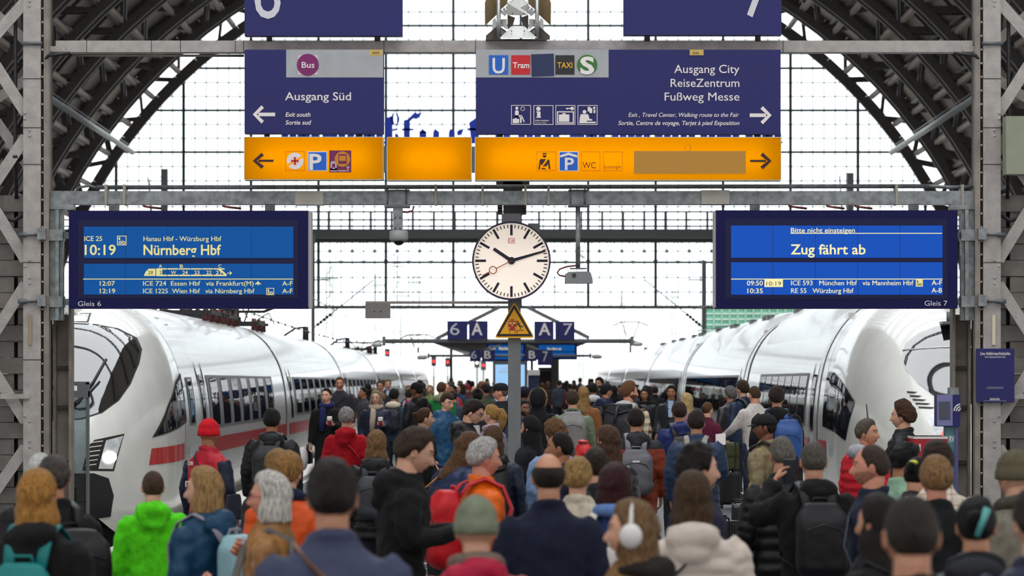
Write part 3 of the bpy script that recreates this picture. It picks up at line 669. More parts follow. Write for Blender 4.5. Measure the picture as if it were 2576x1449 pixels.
# loose cables on top of both displays
b = MB()
for x0, y0 in ((360, 519), (560, 519), (1985, 519), (2080, 519), (2150, 519)):
    b.tube([(X(x0, G), G+.02, Z(y0-2.5, G)), (X(x0+4, G), G, Z(y0, G)), (X(x0+22, G), G, Z(y0+3, G)), (X(x0+45, G), G+.05, Z(y0+5, G))], .012, 6)
tag(b.build('loose_cables', M_redcable), 'dark looping cables between the beam and the display tops', 'cable', kind='stuff')
# ---------------------------------------------------------------- clock and warning sign on the grey pole
K = 34.6
po = MB(); x0 = X(1278, K); x1 = X(1310, K); po.box(x0, x1, K, K+.13, 0, Z(560, K))
pole = thing('sign_pole', (X(1294, K), K, 0), 'grey square post carrying the round clock and the yellow triangle', 'pole')
po.build('pole', M_pole, pole)
b = MB(); b.box(X(1276, K), X(1312, K), K-.005, K+.14, 0, .02); b.build('base_plate', M_galvd, pole)
ck = thing('station_clock', (X(1286, K), K-.04, Z(755, K)), 'round white station clock with black bars showing twelve past ten', 'clock')
k0 = K-.25; cx, cz = X(1286.5, k0), Z(656, k0); u = k0/F
M_face = mat('clock_face', '#fdf1e4', .6, emit='#ffeedd', estr=.45); M_ckb = mat('clock_black', '#12112c', .5)
b = MB(); b.disc(cx, cz, 95.5*u, k0, k0+.1, 64); b.build('face', M_face, ck)
b = MB(); b.ring(cx, cz, 94.5*u, 99*u, k0-.03, k0+.16, 64); b.disc(cx, cz, 98*u, k0+.1, k0+.16, 64); b.build('rim', mat('clock_rim', '#2a2540', .4), ck)
b = MB()
for i in range(60):
    a = pi/2-i*pi/30; r1 = 91*u; r0, wd_ = ((64*u), 6.2*u) if i % 5 == 0 else ((82.5*u), 2.4*u)
    c, s_ = cos(a), sin(a)
    b.prism([(cx+r*c-t*s_, cz+r*s_+t*c) for r, t in ((r0, -wd_/2), (r1, -wd_/2), (r1, wd_/2), (r0, wd_/2))], k0-.004, k0)
b.build('hour_marks', M_ckb, ck)
def hand(name, dx, dy, r1, w0, w1, back, dep, m):
    a = atan2(-dy, dx); c, s_ = cos(a), sin(a); b = MB()
    b.prism([(cx+r*u*c-t*u*s_, cz+r*u*s_+t*u*c) for r, t in ((-back, -w0/2), (r1, -w1/2), (r1, w1/2), (-back, w0/2))], k0-dep, k0-dep+.004); return b
b = hand('h', -43, -29, 54, 9, 8, 4, .012, 0); b.build('hour_hand', M_ckb, ck)
b = hand('m', 86, -25, 89, 8.5, 5, 4, .018, 0); b.disc(cx, cz, 9.5*u, k0-.022, k0-.008, 24); b.build('minute_hand', M_ckb, ck)
b = hand('s', -47, 24, 43, 2, 2, 0, .026, 0); a = atan2(-24, -47)
b.ring(cx+52*u*cos(a), cz+52*u*sin(a), 8*u, 10.2*u, k0-.026, k0-.022, 24)
b.prism([(cx+r*u*cos(a)-t*u*sin(a), cz+r*u*sin(a)+t*u*cos(a)) for r, t in ((62, -1), (82, -1), (82, 1), (62, 1))], k0-.026, k0-.022); b.build('second_hand', mat('second_hand_red', '#a3401c', .5), ck)
b = MB(); frame(b, 1278, 599, 1295.5, 612, 1.0, k0-.001, .002); b.build('rail_emblem', M_red, ck); text(ck, 'DB', 1280.5, 1293, 601.5, 609.5, k0-.003, M_red, depth=.001)
# lamps and boxes above the clock
b = MB(); b.box(X(1262, K), X(1310, K), K-.085, K-.004, Z(560, K), Z(538, K)); b.box(X(1328, K), X(1357, K), K-.1, K-.05, Z(605, K), Z(563, K)); b.build('clock_housing', mat('housing_grey', '#8e9196', .5), ck)
b = MB()
for i in range(5):
    for sg in (-1, 1): b.box(X(1288+sg*30-6, K), X(1288+sg*30+6, K), K-.08, K+.2, Z(538-i*7, K), Z(533.5-i*7, K))
b.box(X(1266, K), X(1314, K), K-.05, K+.18, Z(540, K), Z(455, K)); b.box(X(1248, K), X(1332, K), K-.05, K+.18, Z(468, K), Z(455, K)); b.build('cable_riser', M_dark, pole)
# warning triangle
wt = thing('warning_sign', (X(1294, K), K-.05, Z(850, K)), 'yellow triangular warning sign with a red train and a falling person', 'sign')
t0 = K-.06
def wz(x, y): return (X(1240+x/14.49, t0), Z(760+y/14.49, t0))
def tri(pts, r):
    out = []
    n = len(pts); cxx = sum(p[0] for p in pts)/n; 
    for i in range(n):
        p = Vector(pts[i]); a = (Vector(pts[i-1])-p).normalized(); c = (Vector(pts[(i+1) % n])-p).normalized()
        half = a.angle(c)/2; dd = r/math.tan(half)
        p0 = p+a*dd; p1 = p+c*dd
        for k in range(7):
            t = k/6; qv = (1-t)**2*p0+2*t*(1-t)*p+t*t*p1; out.append((qv.x, qv.y))
    return out
def wprism(b, pts, y0, y1): b.prism([wz(*p) for p in pts][::-1], y0, y1)
b = MB(); wprism(b, tri([(785, -20), (1530, 1310), (50, 1310)], 75), t0, t0+.008); b.build('triangle_plate', mat('warning_yellow', '#ffbd1c', .5), wt)
b = MB(); wprism(b, tri([(778, 70), (1455, 1245), (110, 1245)], 45), t0-.004, t0); b.build('black_border', mat('warning_black', '#32201a', .5), wt)
b = MB(); wprism(b, [(778, 245), (1310, 1160), (255, 1160)], t0-.007, t0-.003); b.build('inner_field', mat('warning_yellow_inner', '#ffb80c', .5), wt)
M_br = mat('brick_red', '#b3301f', .5)
b = MB(); wprism(b, [(560, 720), (590, 680), (830, 680), (855, 720), (855, 960), (800, 1030), (620, 1030), (560, 960)], t0-.010, t0-.006)
for pp in ([(590, 1130), (610, 1130), (630, 1030), (605, 1030)], [(805, 1130), (830, 1130), (805, 1030), (785, 1030)], [(860, 1020), (1010, 1020), (1010, 1045), (900, 1045), (900, 1128), (860, 1128)], [(600, 640), (810, 640), (810, 625), (600, 625)], [(660, 665), (750, 665), (750, 640), (660, 640)]): wprism(b, pp, t0-.010, t0-.006)
b.build('train_symbol', M_br, wt)
b = MB(); wprism(b, [(583, 805), (695, 805), (695, 722), (583, 722)], t0-.013, t0-.009); wprism(b, [(718, 805), (828, 805), (828, 722), (718, 722)], t0-.013, t0-.009)
for xx, yy in ((706, 850), (600, 940), (815, 940)): p = wz(xx, yy); b.disc(p[0], p[1], .009, t0-.013, t0-.009, 12)
b.build('train_lights', mat('lamp_yellow', '#efb860', .5), wt)
b = MB()
for pp in ([(870, 790), (930, 755), (1000, 745), (1020, 725), (1000, 760), (950, 790), (990, 850), (1060, 860), (1105, 905), (1090, 925), (1040, 885), (1010, 885), (1020, 930), (1005, 1010), (985, 1005), (990, 930), (900, 820), (860, 850), (850, 840)], [(1020, 1040), (1110, 1040), (1110, 1018), (1020, 1018)]): wprism(b, pp, t0-.011, t0-.006)
p = wz(897, 718); b.disc(p[0], p[1], .01, t0-.011, t0-.006, 12); b.build('falling_figure', MATS['warning_black'], wt)
b = MB(); b.box(X(1283, K), X(1305, K), K-.052, K-.002, Z(830, K), Z(815, K)); b.build('mount', M_galv, wt)
# boxed lamp on a side arm and stays of the pole
ar = thing('side_arm_box', (X(950, K), K, Z(800, K)), 'grey metal box hung from a long side arm left of the clock', 'box')
b = MB(); b.box(X(918, K), X(980, K), K+.08, K+.25, Z(800, K), Z(762, K)); b.build('box', mat('arm_box_grey', '#8d8884', .5), ar)
b = MB(); b.box(X(918, K), X(1279, K), K+.14, K+.19, Z(763.5, K), Z(757, K)); b.build('arm', mat('arm_bar', '#a39c98', .5), ar)
b = MB()
for px in (941, 957): b.ell((X(px, K), K+.08, Z(783, K)), (.008, .008, .008), 8, 6)
b.build('screw', M_dark, ar)
b = MB(); random.seed(3)
for i in range(46):
    px = 985+i*6.2; b.bar((X(px, K), K+.16, Z(757, K)), (X(px+random.uniform(-4, 4), K), K+.16, Z(757-random.uniform(8, 17), K)), .0022)
b.build('bird_spikes', M_alu, ar)
# dome camera and sensor box under the beam
dc = thing('dome_camera', (X(1003, G), G, Z(617, G)), 'grey dome security camera hung under the beam left of the clock', 'camera')
b = MB(); b.box(X(989, G), X(1013, G), G-.02, G+.06, Z(582, G), Z(516, G)); b.build('post', M_galv, dc)
b = MB(); b.box(X(968, G), X(1030, G), G-.05, G+.25, Z(521, G), Z(515, G)); b.box(X(968, G), X(1030, G), G-.05, G+.25, Z(479.6, G), Z(477, G))
for px in (975, 1022): b.tube([(X(px, G), G-.02, Z(475, G)), (X(px, G), G-.02, Z(520, G))], .009, 8)
b.build('beam_clamp', M_galvd, dc)
b = MB(); rings = [[(X(1003, G)+r*cos(a*pi/12), G+.02+r*sin(a*pi/12), Z(py, G)) for a in range(24)] for py, r in ((580, .08), (582, .096), (600, .096), (606, .085))]
b.loft(rings[::-1]); b.build('housing', mat('camera_grey', '#9b9b9c', .5), dc)
b = MB(); b.ell((X(1003, G), G+.02, Z(604, G)), (.06, .06, .055), 18, 12); b.build('dome', mat('dark_dome', '#231f20', .1), dc)
b = MB()
for px, py in ((995, 548), (1007, 548), (995, 575), (1007, 575)): b.ell((X(px, G), G-.02, Z(py, G)), (.014, .01, .014), 8, 6)
b.build('bolt', M_galvd, dc)
b = MB(); b.tube([P(1013, 533), P(1025, 534), P(1038, 530), P(1041, 518)], .009, 8); b.build('cable', M_redcable, dc)
sb = thing('sensor_box', (X(1456, G), G, Z(714, G)), 'grey sensor box on a long tube under the beam right of the clock', 'sensor')
b = MB(); b.tube([(X(1454, G), G+.04, Z(676, G)), (X(1454, G), G+.04, Z(515, G))], .024, 12); b.build('tube', M_galv, sb)
b = MB(); b.box(X(1430, G), X(1478, G), G-.05, G+.25, Z(519, G), Z(515, G)); b.box(X(1430, G), X(1478, G), G-.05, G+.25, Z(479.6, G), Z(477, G)); b.box(X(1434, G), X(1476, G), G-.03, G+.1, Z(677, G), Z(674, G))
for px in (1435, 1471): b.tube([(X(px, G), G-.02, Z(475, G)), (X(px, G), G-.02, Z(519, G))], .009, 8)
b.build('beam_clamp', M_galvd, sb)
b = MB(); b.prism([(X(x, G), Z(y, G)) for x, y in ((1421, 713), (1491, 713), (1491, 705), (1486, 686), (1480, 683), (1430, 684), (1422, 690))], G-.06, G+.14); b.build('housing', mat('sensor_grey', '#85868a', .5), sb)
b = MB(); b.disc(X(1444, G), Z(693, G), .022, G-.068, G-.05, 16); b.build('lens', M_dark, sb)
b = MB(); b.tube([P(1448, 668), P(1425, 671), P(1408, 677), P(1402, 686), P(1408, 693), P(1422, 695)], .009, 8); b.build('cable', M_redcable, sb)
# loudspeaker cluster on top of the sign beam
hs = thing('loudspeaker_cluster', (X(1303, G), G, Z(101, G)), 'faceted silver and tan floodlight cluster standing on the top beam', 'light')
M_hs = mat('silver_sheet', '#bdbcb8', .35, metal=.55); M_tan = mat('tan_reflector', '#8b7756', .5, metal=.2); M_tand = mat('painted_shade_sheet', '#6d6560', .5, metal=.2)  # shade on the inner plates is put into the last, darker sheet colour
def kp(x, y): return (X(1190+x/11.7, G), Z(y/11.7, G))
def kpl(b, pts, m=0):
    # plate whose depth varies: pts of (x, y, depth)
    front = [(kp(p[0], p[1])[0], G+p[2], kp(p[0], p[1])[1]) for p in pts]; back = [(a, c+.012, e) for a, c, e in front]; n = len(pts)
    b.add(front+back, [tuple(range(n)), tuple(reversed(range(n, 2*n)))]+[(i, i+n, (i+1) % n+n, (i+1) % n) for i in range(n)], m)
b = MB(); kpl(b, [(1000, 480, -.1), (1600, 480, -.1), (1640, 120, -.12), (1590, -200, -.05), (1060, -200, -.05), (1005, 120, -.12)]); b.build('front_panel', M_hs, hs)
b = MB(); kpl(b, [(780, 1170, -.18), (1890, 1170, -.18), (1480, 760, .02), (1160, 760, .02)]); b.build('lower_panel', M_hs, hs)
for sg in (0, 1):
    f = (lambda x: x) if not sg else (lambda x: 2640-x)
    b = MB(); kpl(b, [(f(350), 760, .0), (f(720), 380, .1), (f(720), -200, .12), (f(440), -200, 0), (f(345), 110, -.05)]); kpl(b, [(f(720), 330, .1), (f(1000), 120, .0), (f(1060), -200, 0), (f(720), -200, .12)]); b.build('reflector_wing', M_tan, hs)
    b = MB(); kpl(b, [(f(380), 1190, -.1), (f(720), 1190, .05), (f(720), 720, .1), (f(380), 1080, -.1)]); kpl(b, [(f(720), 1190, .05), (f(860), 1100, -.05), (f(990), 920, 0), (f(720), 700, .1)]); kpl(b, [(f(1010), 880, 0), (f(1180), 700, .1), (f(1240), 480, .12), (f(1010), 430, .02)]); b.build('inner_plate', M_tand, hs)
    b = MB(); kpl(b, [(f(560), 880, .06), (f(720), 720, .06), (f(650), 490, .06), (f(570), 580, .06)]); kpl(b, [(f(690), 580, .02), (f(1000), 890, -.02), (f(1000), 560, -.02), (f(900), 560, .0)]); b.build('side_plate', M_hs, hs)
    b = MB()
    for k in range(3): b.bar((kp(f(800+k*90), 0)[0], G-.02, kp(0, 320-k*60)[1]), (kp(f(960+k*60), 0)[0], G-.05, kp(0, 460-k*60)[1]), .01, .03)
    b.tube([(kp(f(755), 0)[0], G-.03, kp(0, -200)[1]), (kp(f(755), 0)[0], G-.03, kp(0, 1190)[1])], .022, 8); b.build('rod', M_alu, hs)
b = MB()
for x, y in ((1160, 35), (1490, 35), (1160, 438), (1490, 438), (1135, 945), (1505, 945)):
    p = kp(x, y); b.ell((p[0], G-.13 if y < 500 else G-.1, p[1]), (.007, .012, .007), 8, 6)
b.build('screw', M_dark, hs)
b = MB(); b.box(X(1222, G), X(1375, G), G-.08, G+.15, Z(103, G), Z(100, G)); b.build('base', M_dark, hs)
# notice board and cabinet on the right column
qn = thing('notice_board', (X(2503, G-.3), G-.3, Z(1011, G-.3)), 'small navy timetable notice fixed to the right column', 'notice')
q0 = G-.13
b = MB(); b.box(X(2456, q0), X(2551, q0), q0-.02, q0+.02, Z(1012, q0), Z(877, q0)); b.build('panel', M_navy, qn)
text(qn, 'Live Abfahrten/Ankünfte', 2466, 2541.5, 885, 893, q0-.022, M_white, bold=.015, depth=.001); text(qn, 'Live departures/arrivals', 2478, 2529, 895, 900, q0-.022, M_white, depth=.001); text(qn, 'bahnhof.de', 2490.5, 2514.5, 1000, 1006.5, q0-.022, M_white, bold=.015, depth=.001)
b = MB(); plate(b, 2484, 973.5, 2523, 974.5, q0-.02, .002); plate(b, 2482, 976.5, 2525, 977.5, q0-.02, .002); plate(b, 2475, 1008, 2532, 1008.8, q0-.02, .002); b.build('fine_print', M_greyb, qn)
cb = MB(); cb.box(X(2531, G-.35), X(2600, G-.35), G-.35, G-.1, Z(438, G-.35), Z(292, G-.35))
tag(cb.build('junction_cabinet', mat('green_grey_cabinet', '#8f937f', .5, var=.05)), 'sage green metal cabinet mounted high beside the right column', 'cabinet')
# ---------------------------------------------------------------- trains
M_body = mat('train_white_paint', '#cbcac7', .26, coat=.25, var=.025, vscale=1.2)
M_nose = mat('train_nose_paint', '#e3e2dc', .25, coat=.5, var=.03, vscale=3)
M_under = mat('train_underframe', '#3a3735', .6, var=.2)
M_skirt = mat('train_skirt_grime', '#b3ada3', .4, var=.12, vscale=2)
M_win = glass_mat('train_window_glass', '#ffffff', .24)
M_win.node_tree.nodes.remove(M_win.node_tree.nodes['Transparent BSDF']); _d = M_win.node_tree.nodes.new('ShaderNodeBsdfDiffuse'); _d.inputs[0].default_value = (.008, .009, .011, 1)
M_win.node_tree.links.new(_d.outputs[0], M_win.node_tree.nodes['Mix Shader'].inputs[1])
M_band = mat('train_window_pillar', '#5d5e64', .4, spec=.3)
M_stripe = mat('train_red_stripe', '#c5191c', .3, coat=.4)
M_seam = mat('train_seam_black', '#22211f', .6)
M_strip = mat('train_gangway_silver', '#c9c8c4', .25, metal=.4)
M_hl = mat('headlight_lit', '#ffffff', .2, emit='#fff4e2', estr=3.0)
M_lens = mat('headlight_lens', '#d2d4d6', .1, coat=1.0, var=.15, vscale=9)
def herm(tab, x):
    if x <= tab[0][0]: return tab[0][1]
    if x >= tab[-1][0]: return tab[-1][1]
    for i in range(len(tab)-1):
        if tab[i][0] <= x <= tab[i+1][0]:
            (x0, y0), (x1, y1) = tab[i], tab[i+1]; h = x1-x0; t = (x-x0)/h; dl = (y1-y0)/h
            m0 = dl if i == 0 else (0 if (y0-tab[i-1][1])*dl <= 0 else 2/((x0-tab[i-1][0])/(y0-tab[i-1][1])+1/dl))
            m1 = dl if i+2 == len(tab) else (0 if (tab[i+2][1]-y1)*dl <= 0 else 2/((tab[i+2][0]-x1)/(tab[i+2][1]-y1)+1/dl))
            return (2*t**3-3*t*t+1)*y0+(t**3-2*t*t+t)*h*m0+(-2*t**3+3*t*t)*y1+(t**3-t*t)*h*m1
# half-section: (q height fraction, x fraction)
PROF = [(0, .93), (.1, .975), (.2, 1), (.45, 1.0), (.55, .985), (.65, .95), (.74, .89), (.82, .79), (.88, .68), (.93, .54), (.965, .39), (.99, .2), (1, 0)]
QS = [0, .05, .1, .2, .3, .38, .45, .5, .55, .6, .65, .7, .74, .78, .82, .85, .88, .905, .93, .95, .965, .98, .99, .997, 1]
class Train:
    def __init__(s, wt, zt, zb, half, L0, cars, carlen): s.wt, s.zt, s.zb, s.half, s.L0, s.cars, s.carlen = wt, zt, zb, half, L0, cars, carlen
    def sec(s, y): return herm(s.wt, y), herm(s.zt, y), herm(s.zb, y)
    def xw(s, y, z):
        w_, t, b_ = s.sec(y); q_ = (z-b_)/(t-b_)
        return w_*herm(PROF, max(0, min(1, q_))) if q_ <= 1 else -1
    def front_y(s, x, z):
        lo, hi = 0.0, s.wt[-1][0]
        for _ in range(40):
            m = (lo+hi)/2
            if s.xw(m, z) < abs(x): lo = m
            else: hi = m
        return hi
    def shell(s, ys, q0=0, q1=1, m=0, mb=None, off=0.0):
        mb = mb or MB(); rings = []
        for y in ys:
            w_, t, b_ = s.sec(y); half = []
            for q_ in QS: half.append(((w_+off)*herm(PROF, q_), y, b_+(t+off-b_)*q_))
            rings.append(half+[(-p[0], p[1], p[2]) for p in half[-2::-1]])
        mb.loft(rings, m, False, True, False); return mb
    def side(s, sg, poly, off=.006, mb=None, m=0, n=10):
        """patch on the flank given by a (y, z) polygon"""
        return s.fan(poly, lambda y, z: (sg*(s.xw(y, z)+off), y, z), mb, m, n)
    def front(s, poly, off=.01, mb=None, m=0, n=10):
        return s.fan(poly, lambda x, z: (x*(1+off/.8), s.front_y(x, z)-off, z), mb, m, n)
    def fan(s, poly, f, mb, m, n):
        mb = mb or MB(); pts = []
        for i in range(len(poly)):
            a, c = poly[i], poly[(i+1) % len(poly)]; k = max(1, int(math.hypot(c[0]-a[0], c[1]-a[1])/.12))
            for j in range(k): pts.append((a[0]+(c[0]-a[0])*j/k, a[1]+(c[1]-a[1])*j/k))
        cx = sum(p[0] for p in pts)/len(pts); cz = sum(p[1] for p in pts)/len(pts); N = len(pts); vs = [f(cx, cz)]; fs = []
        for r in range(1, n+1):
            for p in pts: vs.append(f(cx+(p[0]-cx)*r/n, cz+(p[1]-cz)*r/n))
        for j in range(N): fs.append((0, 1+j, 1+(j+1) % N))
        for r in range(n-1):
            for j in range(N): a = 1+r*N; fs.append((a+j, a+N+j, a+N+(j+1) % N, a+(j+1) % N))
        return mb.add(vs, fs, m, True)
def make_train(T, cxx, d0, sg, label):
    """sg: which local x side faces the platform"""
    r = thing('intercity_train', (cxx, d0, 0), label, 'train'); r.rotation_euler = (-.0030, 0, 0)
    def bd(mb, name, m, par=None):
        o = mb.build(name, m, None); o.parent = par or r; return o
    n0 = T.wt[-1][0]
    ys = [0, .01, .02, .035, .05, .075, .1, .13, .16, .2, .24, .29, .34, .4, .46, .53]+[.6+i*(n0-.6)/44 for i in range(45)]
    bd(T.shell(ys), 'nose_shell', M_nose)
    y = n0
    for k in range(T.cars):
        ye = T.L0+k*T.carlen-.35
        bd(T.shell([y, (y+ye)/2, ye]), 'car_body', M_body)
        b = MB()
        for q_ in (0,): b.box(-T.half*.9, T.half*.9, y+.2, ye-.2, -.72, -.28)
        bd(b, 'underframe', M_under)
        if k < T.cars-1:
            bd(T.shell([ye-.14, ye+.08], off=-.04 if k else .006), 'gangway_seal', M_seam)
            bd(T.shell([ye+.08, ye+.62], off=.015), 'gangway_cover', M_strip)
            bd(T.shell([ye+.62, ye+.72], off=-.05), 'gangway_seal', M_seam)
        y = ye+.7
    return r, bd
WT = [(0, .05), (.1, .33), (.25, .5), (.5, .69), (1.0, .93), (1.5, 1.11), (2.5, 1.33), (3.4, 1.41), (4.1, 1.425)]
ZT = [(0, .8), (.1, 1.05), (.3, 1.35), (.5, 1.52), (1.0, 2.08), (1.5, 2.54), (1.95, 2.83), (2.6, 3.05), (3.4, 3.2), (4.2, 3.26)]
ZBt = [(0, .55), (.1, .3), (.3, .08), (.8, -.2), (1.6, -.38), (3, -.45)]
TL = Train(WT, ZT, ZBt, 1.425, 27.3, 6, 25.6)
lt, bl = make_train(TL, -6.45, 46.6, 1, 'white express train with red stripe on the left track, headlamps lit')
scr = [(-.92, 2.42), (-.84, 2.62), (-.6, 2.75), (-.3, 2.81), (0, 2.825), (.3, 2.81), (.6, 2.75), (.84, 2.62), (.93, 2.45), (.93, 2.25), (.86, 1.95), (.74, 1.72), (.55, 1.55), (.3, 1.46), (0, 1.44), (-.3, 1.46), (-.55, 1.55), (-.74, 1.72), (-.86, 1.95), (-.92, 2.25)]
M_ws = mat('windscreen_glass', '#101214', .03, coat=1.0); M_ws.node_tree.nodes['Principled BSDF'].inputs['IOR'].default_value = 2.4
wsn = bl(TL.front(scr, .012, n=14), 'windscreen', M_ws)
big = [(x*1.035, 2.13+(z-2.13)*1.03) for x, z in scr]
bl(TL.front(big, .006, n=14), 'windscreen_seal', M_seam)
b = MB(); q_ = [(.05, 1.56), (.25, 1.72), (.42, 1.98), (.55, 2.3)]
b.tube([(x, TL.front_y(x, z)-.06, z) for x, z in q_], .022, 8); b.tube([(x, TL.front_y(x, z)-.05, z) for x, z in ((.36, 1.8), (.5, 1.98))], .016, 6); bl(b, 'wiper', M_black)
for sx in (1, -1):
    f_ = lambda pts: [(x*sx, z) for x, z in pts]
    bl(TL.front(f_([(.36, .72), (.44, 1.08), (.5, 1.15), (.86, 1.23), (.75, .7)]), .006, n=5), 'headlight_frame', M_seam)
    bl(TL.front(f_([(.56, .74), (.64, 1.14), (.84, 1.2), (.73, .73)]), .014, n=5), 'headlight', M_lens)
    bl(TL.front(f_([(.69+.075*cos(t_*.5236), .9+.085*sin(t_*.5236)) for t_ in range(12)]), .03, n=4), 'headlight_bulb', M_hl)
    b = MB()
    for k in range(6):
        z = .78+k*.065; TL.front(f_([(.39+k*.012, z), (.53+k*.014, z+.02), (.535+k*.014, z+.034), (.393+k*.012, z+.014)]), .016, b, n=2)
    bl(b, 'vent_slat', M_nose)
    # flank details: cab side window, stripe, letter mark
    bl(TL.side(sx, [(1.75, 1.16), (2.6, 1.62), (3.5, 1.98), (4.35, 2.12), (4.35, 1.36)], .008), 'cab_window_seal', M_seam)
    bl(TL.side(sx, [(1.95, 1.2), (2.7, 1.62), (3.5, 1.93), (4.28, 2.06), (4.28, 1.4)], .014), 'cab_window', M_win)
    bl(TL.side(sx, [(1.62, .76), (1.72, 1.0), (4.0, 1.04), (4.0, .79)], .008), 'red_stripe', M_stripe)
bl(TL.front([(-.2, 2.86), (-.19, 3.0), (.19, 3.0), (.2, 2.86)], .012, n=5), 'top_headlight_frame', M_seam)
bl(TL.front([(-.17, 2.87), (-.165, 2.99), (.165, 2.99), (.17, 2.87)], .02, n=5), 'top_headlight', M_lens)
bl(TL.front([(-.1, 2.89), (-.1, 2.97), (.12, 2.97), (.12, 2.89)], .03, n=4), 'top_headlight_bulb', M_hl)
# open coupler hatch
hat = [(-.68, .6), (-.5, .68), (.5, .68), (.68, .6), (.74, .35), (.7, .05), (.3, .0), (-.3, .0), (-.7, .05), (-.74, .35)]
bl(TL.front([(x, z) for x, z in hat], .02, n=6), 'coupler_hatch', M_black)
b = MB(); b.tube([(-.0, .3, .3), (0, -.25, .3)], .16, 12); b.box(-.2, .2, -.3, -.2, .12, .48); bl(b, 'coupler', M_under)
def windows(T, bd, sx, y0, y1, n, z0, z1, far=False, gap=.22):
    bd(T.side(sx, [(y0-.12, z0-.05), (y0-.12, z1+.05), (y1+.12, z1+.05), (y1+.12, z0-.05)], .007, n=3), 'window_band', M_band)
    if far:
        bd(T.side(sx, [(y0, z0), (y0, z1), (y1, z1), (y1, z0)], .014, n=3), 'window', M_win); return
    w_ = (y1-y0)/n
    for i in range(n):
        a = y0+i*w_+gap/2; c = y0+(i+1)*w_-gap/2
        bd(T.side(sx, [(a, z0), (a, z1), (c, z1), (c, z0)], .014, n=3), 'window', M_win)
def door(T, bd, sx, y0, y1, m=None):
    b = MB()
    for a in (y0, y1): T.side(sx, [(a-.02, -.2), (a-.02, 2.3), (a+.02, 2.3), (a+.02, -.2)], .01, b, n=3)
    bd(b, 'door_seam', M_seam)
    bd(T.side(sx, [((y0+y1)/2-.24, 1.15), ((y0+y1)/2-.24, 2.1), ((y0+y1)/2+.24, 2.1), ((y0+y1)/2+.24, 1.15)], .012, n=3), 'door_window', M_win)
def flank(T, bd, sx, first, z0=1.25, z1=2.04, stripe=True, gap=.5):
    for k in range(T.cars):
        a = (first if k == 0 else T.L0+(k-1)*T.carlen+.4); e_ = T.L0+k*T.carlen-.4
        if k > 0: door(T, bd, sx, a+.7, a+1.75)
        windows(T, bd, sx, a+(2.4 if k else 1.9), e_-(3.6 if k == 0 else 1.2), 7 if k == 0 else 8, z0, z1, k > 2, gap)
        if stripe:
            bd(T.side(sx, [(a+(.35 if k == 0 else .1), .79), (a+(.35 if k == 0 else .1), 1.04), (e_, 1.04), (e_, .79)], .009, n=3), 'red_stripe', M_stripe)
        bd(T.side(sx, [(a, -.44), (a, .14), (e_, .14), (e_, -.44)], .004, n=3), 'skirt', M_skirt)
flank(TL, bl, 1, 6.6, gap=.8)
door(TL, bl, 1, 6.9, 7.9)
bl(TL.side(1, [(4.9, 1.3), (4.9, 2.05), (5.9, 2.05), (5.9, 1.3)], .008, n=3), 'window_band', M_band)
bl(TL.side(1, [(5.1, 1.33), (5.1, 2.02), (5.65, 2.02), (5.65, 1.33)], .014, n=3), 'window', M_win)
def seamline(T, bd, y, w_=.03): bd(T.shell([y, y+w_], off=.004), 'body_seam', M_seam)
seamline(TL, bl, 4.15); seamline(TL, bl, 6.4, .012)
def icemark(T, bd, sx, y0, z0):
    b = MB(); h = .17
    def seg(pts): T.side(sx, [(y0+a, z0+c) for a, c in pts], .012, b, n=2)
    seg([(0, 0), (0, h), (.05, h), (.05, 0)])
    seg([(.1, 0), (.1, h), (.15, h), (.15, 0)]); seg([(.15, h-.04), (.15, h), (.27, h), (.27, h-.04)]); seg([(.15, 0), (.15, .04), (.27, .04), (.27, 0)])
    seg([(.32, 0), (.32, h), (.37, h), (.37, 0)]); seg([(.37, h-.04), (.37, h), (.5, h), (.5, h-.04)]); seg([(.37, 0), (.37, .04), (.5, .04), (.5, 0)]); seg([(.37, .065), (.37, .105), (.47, .105), (.47, .065)])
    bd(b, 'letter_mark', mat('train_letter_grey', '#a9aeb5', .4))
icemark(TL, bl, 1, 4.35, .82)
# pantograph and roof gear of the left train
def roofgear(T, bd, y0, big=True):
    zt = T.sec(y0)[1]-.02; b = MB()
    for dy in (0, 1.4, 2.8):
        for dx in (-.5, .5): b.tube([(dx, y0+dy, zt-.08), (dx, y0+dy, zt+.2)], [.07, .05], 8)
    bd(b, 'roof_insulator', mat('insulator_red_brown', '#5d2b25', .4))
    b = MB(); b.box(-.62, .62, y0-.1, y0-.02, zt+.06, zt+.13); b.box(-.62, .62, y0+2.8, y0+2.9, zt+.06, zt+.13); b.box(-.58, -.5, y0, y0+2.9, zt+.06, zt+.13); b.box(.5, .58, y0, y0+2.9, zt+.06, zt+.13)
    b.tube([(0, y0+.2, zt+.13), (0, y0+2.2, zt+.18), (0, y0+.4, zt+.44)], .035, 8)
    for dx in (-.35, .35): b.tube([(dx*.3, y0+2.2, zt+.18), (dx, y0+.4, zt+.44)], .022, 6)
    for dy in (.2, .5): b.tube([(-.95, y0+dy, zt+.36), (-.7, y0+dy, zt+.36), (.7, y0+dy, zt+.36), (.95, y0+dy, zt+.46)], .03, 8)
    b.tube([(.5, y0+1, zt+.18), (.7, y0+1.8, zt+.36), (.75, y0+3, zt+.12)], .015, 6)
    bd(b, 'pantograph', M_black)
roofgear(TL, bl, 17.5); roofgear(TL, bl, 21.5); roofgear(TL, bl, 29.5); roofgear(TL, bl, 90)
for k in range(1, 5):      # insulator stubs between the cars
    y = 27.3+25.6*(k-1)+1.2; zt = 3.24
    b = MB(); b.tube([(.15, y, zt-.05), (.15, y, zt+.42)], [.1, .09], 10); b.tube([(.15, y, zt+.4), (-.15, y-.3, zt+.36), (-.5, y-.7, zt+.1)], .035, 6); bl(b, 'roof_insulator', M_black)
